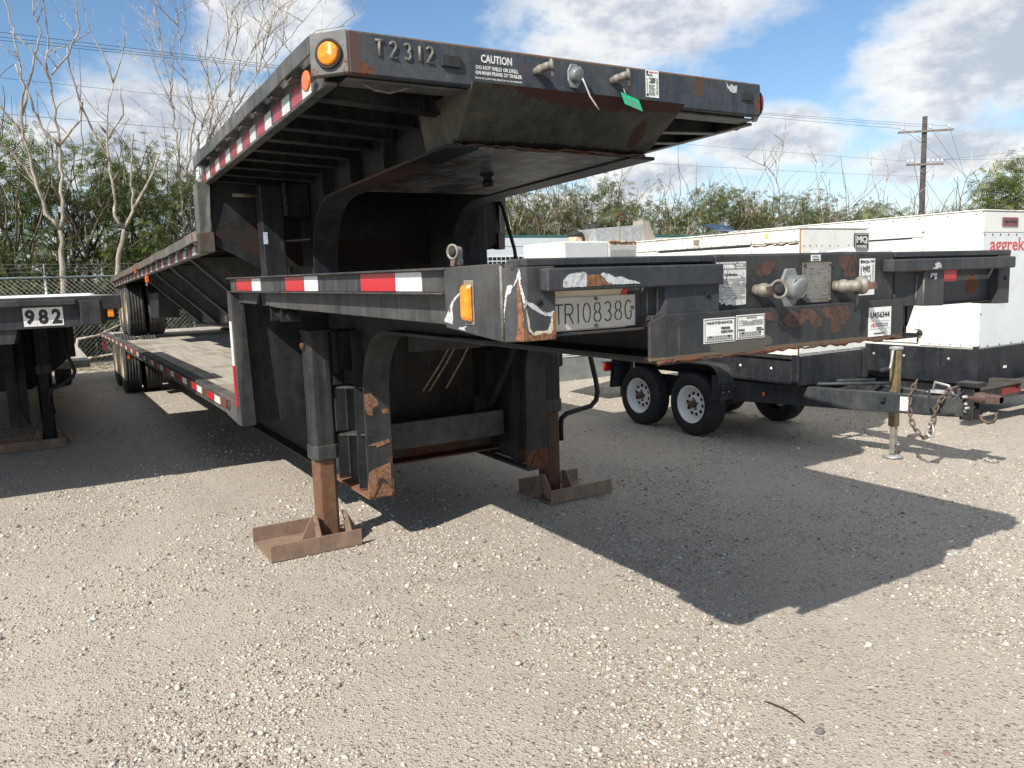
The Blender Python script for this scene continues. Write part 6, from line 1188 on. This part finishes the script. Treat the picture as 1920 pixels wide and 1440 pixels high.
t3 = [[(3.9, 0), (3.9, 2.2), (3.86, 4.3)], [(3.69, 3.0), (3.69, 4.33), (3.68, 5.85), (3.62, 7.06), (3.48, 8.11), (3.4, 8.9)], [(3.86, 3.9), (3.86, 4.89), (4.18, 6.29), (3.97, 7.77), (3.92, 8.83)], [(4.07, 4.0), (4.07, 4.9), (4.37, 6.17), (5.03, 7.61), (5.45, 9.44)], [(4.1, 4.2), (4.46, 5.62), (5.12, 6.92), (5.94, 8.4), (6.48, 9.86)], [(4.4, 5.0), (4.91, 6.07), (5.87, 7.55), (7.15, 8.97), (7.99, 9.95)], [(4.6, 5.4), (5.36, 6.38), (6.47, 7.75), (7.61, 8.89), (8.49, 9.14)], [(4.29, 4.2), (4.29, 5.19), (4.68, 6.61), (4.58, 7.97), (4.87, 9.09)], [(5.1, 6.9), (5.3, 8.0), (5.7, 9.4)], [(5.9, 7.6), (6.4, 8.9), (6.9, 9.9)]]
skeleton_tree('bare_tree', 23, t3, 'wide bare thicket of many pale twiggy stems rising behind the upper trailer', .10, 21, twig=1.7, depth=3, dens=1.6)
for k, (limbs, lab) in enumerate((
  ([[(30.9, 0), (31.0, 3), (31.09, 5.25), (30.97, 5.75), (30.74, 6.25)], [(30.74, 6.25), (30.14, 6.6), (29.24, 6.8), (28.44, 7.1)], [(30.89, 5.88), (31.06, 7.26), (31.67, 8.29)], [(30.88, 6.75), (30.5, 7.23), (30.67, 8.23)], [(31.05, 7.0), (31.4, 7.6), (31.45, 8.4)], [(30.1, 6.65), (29.9, 7.3), (29.95, 8.0)]], 'bare spreading dead tree sticking up from the far hedge, widest on the right side'),
  ([[(34.0, 0), (34, 3), (33.99, 5.84)], [(33.99, 5.0), (33.99, 5.84), (33.76, 7.14), (33.35, 7.5)], [(33.98, 6.11), (34.56, 7.43)]], 'small bare dead tree right of the spreading bare one in the far hedge'),
  ([[(39.2, 0), (39.1, 3), (39.18, 5.3)], [(39.18, 5.3), (39.57, 6.85), (39.07, 7.66), (38.75, 7.78)], [(39.36, 6.29), (40.25, 7.16), (40.74, 7.9)], [(39.0, 5.0), (38.4, 6.2), (38.3, 7.6)]], 'bare dead tree with three pale stems just left of the utility pole'),
  ([[(41.0, 0), (41.2, 3), (41.55, 5.21)], [(41.55, 5.21), (43.22, 6.27), (43.95, 6.74), (45, 7.2)]], 'leaning dead branch crossing in front of the utility pole'),
  ([[(17.6, 0), (17.6, 2), (17.65, 4.31)], [(17.65, 4.31), (17.56, 5.35), (17.34, 6.5)], [(17.6, 4.5), (18.0, 5.4), (18.2, 6.3)], [(17.5, 4.6), (17.1, 5.6), (16.9, 6.7)]], 'bare pale stems above the hedge nearest the raised trailer'),
  ([[(18.7, 0), (18.7, 2), (18.69, 4.32)], [(18.69, 4.32), (18.46, 5.48), (18.75, 6.7)], [(18.6, 4.9), (19.2, 6.2), (19.3, 6.9)]], 'bare twin stemmed dead sapling in the hedge behind the pale cabin'),
  ([[(20.6, 0), (20.6, 2), (20.58, 4.35)], [(20.58, 4.35), (20.75, 5.88), (21.48, 6.98)], [(20.65, 4.9), (20.2, 6.2), (20.1, 7.0)]], 'bare dead sapling in the hedge above the galvanised duct'))):
    skeleton_tree('bare_tree', 26.5 if k < 4 else 25.5, limbs, lab, .085 if k < 4 else .06, 40+k, twig=1.3, dens=.8 if k < 3 else .4)
# leafy hedge trees
CR = [crown_mesh('leafy_crown', 100+i, 1.7, 1.4, .35, 5.0, 66, 31, (M['leafA'], M['pods'], M['straw']), podf=.05, strawf=.035, flen=(.13, .27)) for i in range(4)]
CRB = [crown_mesh('leafy_crown', 200+i, 1.8, 1.5, .5, 5.0, 66, 29, (M['leafB'], M['pods'], M['straw']), podf=.09, strawf=.10, flen=(.13, .28)) for i in range(4)]
def stems(seed, h):
    rg = random.Random(seed); m = MB()
    for k in range(5):
        a = rg.uniform(0, 6.3); grow(m, (rg.uniform(-.3, .3), rg.uniform(-.3, .3), 0), (math.cos(a)*.3, math.sin(a)*.3, 1), h*rg.uniform(.7, 1.0), rg.uniform(.03, .06), 1, rg, up=.4, fork=(2, 3), tip=.006)
    return m.build('trunk', M['bark'], None, recalc=False)
ST = [stems(300+i, 4.6) for i in range(3)]
_used = set()
def leafy(x, y, sx, sz, var, crowns, label, group, tilt=0):
    i = var % 4; t = thing('leafy_tree', (x, y, 0), label, 'tree', group); t.rotation_euler = (0, R(tilt), var*1.7); t.scale = (sx, sx, sz)
    c = bpy.data.objects.new('crown', crowns[i]); COL.objects.link(c); c.parent = t
    s0 = ST[var % 3]
    if s0.name in _used: s_ = s0.copy(); COL.objects.link(s_)
    else: s_ = s0; _used.add(s0.name)
    s_.parent = t; s_.location = (0, 0, 0)
gl = 'green feathery trees behind the chain link fence'; LG = 'dense green feathery leaved tree pressed against the back of the chain link fence'
spec = [(-2.6, 23.2, 1.2, 1.22), (-.5, 23.6, 1.2, 1.24), (1.2, 23.4, 1.1, 1.12), (2.9, 23.2, 1.1, 1.12), (4.4, 23.6, 1.1, 1.0), (6.0, 23.4, 1.1, 1.0), (7.8, 23.6, 1.2, 1.0), (9.8, 23.6, 1.2, 1.0), (-1.6, 25.2, 1.3, 1.2), (.6, 25.3, 1.3, 1.05), (2.4, 25.0, 1.2, 1.06), (4.2, 25.3, 1.2, .98), (6.8, 25.3, 1.3, .95), (-4.8, 24, 1.3, 1.2), (11.6, 24, 1.2, 1.0), (0.2, 22.7, .8, .62), (2.5, 22.8, .8, .6), (4.3, 22.8, .8, .6), (-1.4, 22.8, .8, .62), (6.2, 22.8, .8, .6), (8.4, 22.8, .8, .6)]
LABL = ['leafy green tree at the far left behind the fence, farthest left of its row', 'tallest leafy green tree left of the forked bare trunk at the left edge', 'leafy green tree right behind the forked bare trunk', 'leafy green tree behind the second bare trunk beside the upper trailer deck', 'leafy green tree just left of the upper trailer corner post']
for k, (x, y, sx, sz) in enumerate(spec): leafy(x, y, sx, sz, k, CR, LABL[k] if k < len(LABL) else LG, gl)
gr = 'olive feathery trees in the hedge behind the generators'; LR = 'olive green feathery hedge tree with brown pods and straw stalks behind the white generators'
x = 14.0; k = 0
while x < 54:
    h = 1.06+.05*math.sin(k*2.1)+(-.12 if 34 < x < 44 else 0) - (.05 if x > 44 else 0) + rng.uniform(-.06, .06)
    marks = ['showing between the raised trailer and the bare pale stems', 'over the louvre vent of the pale cabin', 'over the bare twin stemmed sapling', 'over the black rain cap of the rusty generator', 'behind the left end of the galvanised duct', 'behind the right end of the galvanised duct', 'just left of the small solar panel', 'directly over the small solar panel', 'over the lifting pocket of the MQ POWER generator', 'left of the wide bare spreading tree', 'under the wide bare spreading tree', 'just right of the wide bare spreading tree', 'over the MQ POWER badge', 'over the left end of the aggreko generator', 'under the three pale bare stems', 'just left of the utility pole foot', 'right at the utility pole foot', 'just right of the utility pole foot']
    leafy(x, 26+rng.uniform(-.5, .5), 1.15+rng.uniform(-.1, .15), h, k, CRB if k % 3 else CR, ('olive' if k % 3 else 'dense green')+' feathery hedge tree '+(marks[k] if k < len(marks) else 'far right behind the wind bent tree'), 'front row of the hedge behind the generators')
    x += rng.uniform(1.5, 2.1)*(1 if x < 30 else 1.35); k += 1
for k2, x in enumerate(np.arange(15, 56, 3.1)): leafy(x+rng.uniform(-.6, .6), 28.6, 1.4, 1.0+rng.uniform(-.06, .06)-(.1 if x > 36 else 0), k2+1, CRB, 'olive hedge tree of the back row behind the white generators', gr)
# windblown tree at the right edge
WT = thing('windblown_tree', (23.9, 14.6, 0), 'pale green wind bent tree leaning right at the right edge', 'tree')
rg = random.Random(5); m = MB()
for k in range(7): grow(m, (23.9+rg.uniform(-.4, .4), 14.6+rg.uniform(-.3, .3), 0), (.12+.10*k/3, rg.uniform(-.1, .1), 1), rg.uniform(3.4, 4.5), rg.uniform(.03, .05), 1, rg, Vector((.5, -.28, 0)), .25, (1, 2), .006)
m.build('trunk', M['bark'], WT, recalc=False)
wc = crown_mesh('windblown_crown', 77, 1.5, 1.3, .8, 5.2, 52, 15, top=lambda h: 1.0-.72*h, lean=(1.1, -.6), mats=(M['leafC'], M['pods'], M['straw']), droop=.25, wind=(1.5, -.9), flen=(.2, .42), podf=.01, strawf=.05)
c = bpy.data.objects.new('crown', wc); COL.objects.link(c); c.parent = WT; c.location = (.9, -.5, 0); c.rotation_euler = (0, R(6), 0)
wb = crown_mesh('windblown_crown', 78, 1.2, 1.1, .6, 4.2, 60, 22, (M['leafC'], M['pods'], M['straw']), droop=.2, wind=(1.3, -.8), flen=(.2, .4), podf=.01, strawf=.1)
for i, (x, y, s, l) in enumerate(((23.3, 15.6, .80, 'low pale green wind blown bush left of the bent tree at the right edge'), (21.2, 15.6, .70, 'smallest pale green bush between the utility pole and the bent tree'), (27.5, 14.2, 1.15, 'pale green bush half cut off by the right edge behind the aggreko generator'))):
    b = thing('windblown_bush', (x, y, 0), l, 'bush'); o = bpy.data.objects.new('crown', wb); COL.objects.link(o); o.parent = b; o.scale = (s, s, s); o.rotation_euler = (0, 0, i*.5-.3)
    mm = MB(); [grow(mm, (x+rg.uniform(-.3, .3), y+rg.uniform(-.3, .3), 0), (.2, -.1, 1), 3.0*s, .03, 1, rg, Vector((.9, -.5, 0)), .2, (2, 3), .005) for _ in range(4)]; mm.build('trunk', M['bark'], b, recalc=False)

# ------------------------------------------------------------------ utility pole and lines
UPx, UPy = 48.3, 30.0
PO = thing('utility_pole', (UPx, UPy, 0), 'tall dark wooden utility pole with two crossarms beyond the hedge', 'utility pole')
m = MB(); m.tube([(UPx, UPy, 0), (UPx, UPy, 5), (UPx, UPy, 10.85)], [.19, .175, .14], 14); m.build('shaft', plain('tarred_pole_wood', (.055, .048, .045), .85, .3, 3), PO)
armm = plain('grey_weathered_crossarm', (.17, .15, .13), .85, .3, 4)
def arm(z, l, dirv, name='crossarm'):
    d = Vector(dirv).normalized(); n = Vector((-d.y, d.x, 0)); c = Vector((UPx, UPy, z))-n*.2; m = MB()
    a, b = c-d*l/2, c+d*l/2; u = Vector((0, 0, .06)); q = n*.05
    m.hexa([a-q-u, b-q-u, b+q-u, a+q-u], [a-q+u, b-q+u, b+q+u, a+q+u]); o = m.build(name, armm, PO)
    m = MB(); m.tube([c-d*l*.24-n*.06-u, c+Vector((0, 0, -.62))], .02, 4); m.tube([c+d*l*.24-n*.06-u, c+Vector((0, 0, -.62))], .02, 4); m.build('brace', M['galv'], PO); return c, d
A1 = Vector((.35, -.94, 0)); A2 = Vector((.86, -.51, 0))
c1, d1 = arm(9.95, 3.2, (.75, -.65, .0)); c2, d2 = arm(7.95, 2.3, A2)
ins = plain('glazed_insulator', (.62, .66, .68), .2, .05)
for (c, d, offs) in ((c1, d1, (-1.35, .25, 1.35)), (c2, d2, (-1.05, -.8, .2, .5, .78, 1.05))):
    for o_ in offs: m = MB(); p = c+d*o_+Vector((0, 0, .06)); m.lathe([(.02, 0), (.025, .08), (.075, .09), (.08, .17), (.04, .2), (.06, .22), (.0, .26)], p, (0, 0, 1), 10); m.build('insulator', ins, PO)
def line(p, q, sag, r=.012, n=24, lab=None):
    p, q = Vector(p), Vector(q); m = MB(); o = tuple(p); m.tube([p.lerp(q, i/n)-Vector((0, 0, sag*4*(i/n)*(1-i/n))) for i in range(n+1)], r, 4)
    w = m.build('power_line', M['ink'], None, org=o, recalc=False); tag(w, lab, 'power line', 'overhead power lines'); return w
for (z, o_, nm) in ((.3, -1.35, 'nearest'), (.3, .25, 'middle'), (.3, 1.35, 'outer')):
    e = c1+d1*o_+Vector((0, 0, z-.08)); line((-14, 30+o_*.25, 9.95-.10*o_+(-.1)), e, .35, .009, lab='black power line left of the pole, from the '+nm+' insulator of its top crossarm')
    line(e, (86, 44+o_*2, 5.6), .25, .010, lab='black power line descending right of the pole from the '+nm+' insulator of its top crossarm')
line((-14, 30, 7.75), (UPx, UPy-.2, 7.2), .40, .008, lab='lowest black line left of the pole, meeting the shaft below both crossarms'); line((UPx, UPy-.2, 7.0), (84, 46, 3.2), .2, .012, lab='lowest black line right of the pole, starting below both crossarms'); line((-14, 30.4, 8.9), c2+d2*-.8+Vector((0, 0, .2)), .3, .007, lab='black line left of the pole ending at its lower crossarm')
line(c2+d2*1.05+Vector((0, 0, .25)), (90, 22, 13), .2, .009, lab='thin line rising right from the end of the lower crossarm'); line(c2+d2*.5+Vector((0, 0, .25)), (90, 24, 10.5), .2, .009, lab='thin level line right of the pole from the middle of the lower crossarm')

# ------------------------------------------------------------------ ground
g = NT('pale_gravel_yard'); p = g.n('ShaderNodeNewGeometry').outputs['Position']
big = g.math('ADD', g.math('MULTIPLY', g.noise(p, .35, 5, .55), .5), g.math('MULTIPLY', g.noise(g.map(p, (1.1, .22, 1), (0, 0, 0), (0, 0, R(-62))), 1.2, 4, .55), .5)); mid = g.noise(p, 2.2, 6, .6); fin_ = g.noise(p, 38, 5, .7); grit = g.noise(p, 240, 3, .7)
v1 = g.n('ShaderNodeTexVoronoi'); g.l(p, v1.inputs['Vector']); v1.inputs['Scale'].default_value = 95; v2 = g.n('ShaderNodeTexVoronoi'); g.l(p, v2.inputs['Vector']); v2.inputs['Scale'].default_value = 42
sand = g.mix(g.rng(mid, .35, .68), (.408, .362, .303), (.332, .29, .238)); sand = g.mix(g.math('MULTIPLY', g.rng(fin_, .35, .7), .6), sand, (.455, .415, .36))
sep = g.n('ShaderNodeSeparateColor'); g.l(v1.outputs['Color'], sep.inputs[0]); sep2 = g.n('ShaderNodeSeparateColor'); g.l(v2.outputs['Color'], sep2.inputs[0])
stops = [(0, (.10, .092, .088)), (.12, (.20, .175, .155)), (.34, (.34, .295, .25)), (.62, (.43, .385, .335)), (.88, (.53, .495, .45)), (1, (.62, .595, .56))]
peb = g.ramp(sep.outputs[0], stops); peb2 = g.ramp(sep2.outputs[0], stops)
cover = g.math('ADD', g.math('MULTIPLY', big, .5), g.math('MULTIPLY', mid, .5))
pm = g.math('MULTIPLY', g.rng(v1.outputs['Distance'], .52, .40), g.rng(g.math('ADD', sep.outputs[1], g.math('MULTIPLY', cover, 1.1)), .50, .68))
pm2 = g.math('MULTIPLY', g.rng(v2.outputs['Distance'], .46, .36), g.rng(g.math('ADD', sep2.outputs[1], g.math('MULTIPLY', cover, .9)), .92, 1.02))
col = g.mix(pm, sand, peb); col = g.mix(pm2, col, peb2)
col = g.mix(g.math('MULTIPLY', g.rng(grit, .54, .66), .55), col, (.15, .125, .10)); grit2 = g.noise(p, 170, 4, .75); col = g.mix(g.math('MULTIPLY', g.rng(grit2, .54, .68), .7), col, (.61, .565, .50)); col = g.mix(g.math('MULTIPLY', g.rng(big, .44, .58), .48), col, (.442, .398, .338))
h = g.math('ADD', g.math('ADD', g.math('MULTIPLY', g.math('MULTIPLY', g.math('SUBTRACT', .55, v1.outputs['Distance']), pm), 1.0), g.math('MULTIPLY', g.math('MULTIPLY', g.math('SUBTRACT', .5, v2.outputs['Distance']), pm2), 2.0)), g.math('ADD', g.math('MULTIPLY', grit, .35), g.math('MULTIPLY', fin_, .6)))
g.bump(h, .9, .011); M['ground'] = g.fin(col, .92, 0, .25)
m = MB(); m.add([(-400, -400, 0), (600, -400, 0), (600, 600, 0), (-400, 600, 0)], [(0, 1, 2, 3)]); go = m.build('ground', M['ground'], None, recalc=False); go['kind'] = 'structure'; go['label'] = 'pale gravel and packed sand yard'
# loose stones, one object; far more than anyone could count
def ico():
    t = (1+5**.5)/2; v = np.array([(-1, t, 0), (1, t, 0), (-1, -t, 0), (1, -t, 0), (0, -1, t), (0, 1, t), (0, -1, -t), (0, 1, -t), (t, 0, -1), (t, 0, 1), (-t, 0, -1), (-t, 0, 1)], float); v /= np.linalg.norm(v[0])
    f = np.array([(0, 11, 5), (0, 5, 1), (0, 1, 7), (0, 7, 10), (0, 10, 11), (1, 5, 9), (5, 11, 4), (11, 10, 2), (10, 7, 6), (7, 1, 8), (3, 9, 4), (3, 4, 2), (3, 2, 6), (3, 6, 8), (3, 8, 9), (4, 9, 5), (2, 4, 11), (6, 2, 10), (8, 6, 7), (9, 8, 1)]); return v, f
def stones_mesh(name, P, S, g, jit=.22, flat=(.45, .8)):
    v, f = ico(); n = len(P); nv = len(v); th = g.uniform(0, 2*np.pi, n); asp = g.uniform(.62, 1.0, n); fl = g.uniform(*flat, n)
    B = v[None]*(1+g.normal(0, jit, (n, nv, 1))*.6+g.normal(0, jit*.35, (n, nv, 3))); B = B*np.stack([np.ones(n), asp, fl*np.ones(n)], 1)[:, None]
    tl = g.normal(0, .22, n); c, s_ = np.cos(tl), np.sin(tl); y = B[..., 1]*c[:, None]-B[..., 2]*s_[:, None]; z = B[..., 1]*s_[:, None]+B[..., 2]*c[:, None]; B = np.stack([B[..., 0], y, z], -1)
    c, s_ = np.cos(th), np.sin(th); x = B[..., 0]*c[:, None]-B[..., 1]*s_[:, None]; y = B[..., 0]*s_[:, None]+B[..., 1]*c[:, None]
    B = np.stack([x, y, B[..., 2]], -1)*S[:, None, None]; B[..., 2] += (S*fl*g.uniform(-.15, .7, n))[:, None]; B[..., 0] += P[:, 0:1]; B[..., 1] += P[:, 1:2]
    V = B.reshape(-1, 3); F = (f[None]+(np.arange(n)*nv)[:, None, None]).reshape(-1, 3)
    me = bpy.data.meshes.new(name); me.vertices.add(len(V)); me.vertices.foreach_set('co', V.ravel().astype('f4')); me.loops.add(F.size); me.loops.foreach_set('vertex_index', F.ravel().astype('i4')); me.polygons.add(len(F)); me.polygons.foreach_set('loop_start', np.arange(0, F.size, 3, dtype='i4')); me.polygons.foreach_set('use_smooth', np.ones(len(F), bool))
    me.update(calc_edges=True); return me
def field(n, r0, r1, a0, a1, g):
    r = r0*(r1/r0)**g.random(n); a = np.radians(g.uniform(a0, a1, n)); return np.stack([r*np.sin(a), r*np.cos(a)], 1), r
gg = np.random.default_rng(5)
P, r = field(225000, 1.7, 17, -22, 84, gg)
keep = np.array([mnoise.noise(Vector(((a*.47-b*.88)*1.3, (a*.88+b*.47)*.35, 3.1)))*.55+mnoise.noise(Vector((a*1.1, b*1.1, 5)))*.35+mnoise.noise(Vector((a*4.1, b*4.1, 8)))*.4 for a, b in P]); prob = np.clip(.40+keep*2.5, .05, .98)
k = gg.random(len(P)) < prob; P, r = P[k], r[k]; S = np.clip(.0032*np.exp(gg.normal(0, .60, len(P)))+.0004*r, .0018, .020)
ring = []
for (x0_, x1_) in ((1.15, 1.765), (3.31, 3.91)):
    for _ in range(420):
        e = gg.integers(0, 4); u_ = gg.random(); off_ = abs(gg.normal(0, .022)); xx, yy = [(x0_+(x1_-x0_)*u_, 4.995-off_), (x0_+(x1_-x0_)*u_, 5.485+off_), (x0_-off_, 5.0+.48*u_), (x1_+off_, 5.0+.48*u_)][e]; ring.append((xx, yy))
P = np.concatenate([P, np.array(ring)]); S = np.concatenate([S, np.clip(.0042*np.exp(gg.normal(0, .4, len(ring))), .002, .011)])
me = stones_mesh('gravel', P, S, gg)
s = NT('mixed_gravel_stones'); gm = s.n('ShaderNodeNewGeometry'); cst = s.ramp(gm.outputs['Random Per Island'], [(0, (.10, .094, .094)), (.12, (.19, .175, .165)), (.18, (.26, .185, .15)), (.30, (.33, .275, .22)), (.58, (.45, .405, .35)), (.86, (.55, .515, .465)), (.97, (.66, .63, .58)), (1, (.74, .73, .69))])
n = s.noise(gm.outputs['Position'], 160, 4, .6); M['stones'] = s.fin(s.mix(s.math('MULTIPLY', s.rng(n, .4, .7), .35), cst, (.46, .42, .36)), .8, 0, .3); s.bump(n, .3, .003); me.materials.append(M['stones'])
gv = bpy.data.objects.new('gravel', me); COL.objects.link(gv); gv['kind'] = 'stuff'; gv['label'] = 'loose mixed gravel scattered over the sandy yard'
# a few larger stones one can point to
for (x, y, sz, c, lab) in ((.52, 2.92, .024, (.20, .17, .16), 'largest grey brown stone near the bottom edge of the view'), (2.488, 2.58, .019, (.66, .65, .61), 'white stone on the sunlit gravel below the trailer shadow'), (2.685, 1.50, .018, (.22, .13, .14), 'dull purple stone at the lower right of the gravel'),
  (.12, 4.70, .024, (.42, .47, .46), 'smooth pale green grey stone left of the rusty foot pad'), (2.115, 2.03, .013, (.60, .58, .53), 'small rounded white stone beside the black plastic strip'), (3.55, 3.42, .018, (.60, .57, .51), 'white stone at the edge of the trailer shadow')):
    st_ = np.random.default_rng(int(x*1000)); mm = stones_mesh('stone', np.array([[0., 0.]]), np.array([sz]), st_, .12, (.7, .8)); mm.materials.append(plain('stone_surface', c, .7, .3, 60)); o = bpy.data.objects.new('stone', mm); COL.objects.link(o); o.location = (x, y, 0)
    sb_ = o.modifiers.new('smooth', 'SUBSURF'); sb_.levels = 1; sb_.render_levels = 1
    tag(o, lab, 'stone', 'larger stones on the gravel')
m = MB(); pts = [(2.420, 2.105, .006), (2.424, 2.07, .012), (2.43, 2.02, .014), (2.431, 1.96, .012), (2.428, 1.915, .006)]; m.tube(pts, .0032, 6); zt = m.build('plastic_strip', M['rubber'], None, org=(2.42, 2.0, 0)); tag(zt, 'black thin plastic strip lying on the gravel at the lower right', 'strip')
# dry brush along the fence foot
rg = random.Random(9); m = MB()
for k in range(420):
    x = rg.uniform(-3, 9); y = 20.7-abs(rg.gauss(0, .5)); a = rg.uniform(0, 6.3); L = rg.uniform(.15, .9); m.tube([(x, y, .02), (x+math.cos(a)*L*.5, y+math.sin(a)*L*.3, rg.uniform(.03, .16)), (x+math.cos(a)*L, y+math.sin(a)*L*.6, .02)], rg.uniform(.003, .008), 3)
o = m.build('dry_brush', M['straw'], None, recalc=False); o['kind'] = 'stuff'; o['label'] = 'dry twigs and straw along the foot of the fence'
for (a, b, lab) in (((.9, 20.6, .25), (2.6, 20.4, .62), 'pale fallen branch leaning against the chain link fence'), ((.8, 20.4, .72), (2.0, 20.55, 1.05), 'upper pale fallen branch by the fence behind the numbered trailer')):
    m = MB(); A, B = Vector(a), Vector(b); m.tube([A, A.lerp(B, .35)+Vector((0, 0, -.06)), A.lerp(B, .7)+Vector((0, 0, .02)), B], [.03, .026, .02, .012], 6); m.cyl(A+Vector((0,0,.02)), Vector((A.x-.1, A.y, 0)), .03, 6); o = m.build('fallen_branch', M['bark_pale'], None, org=a, recalc=False); tag(o, lab, 'branch')
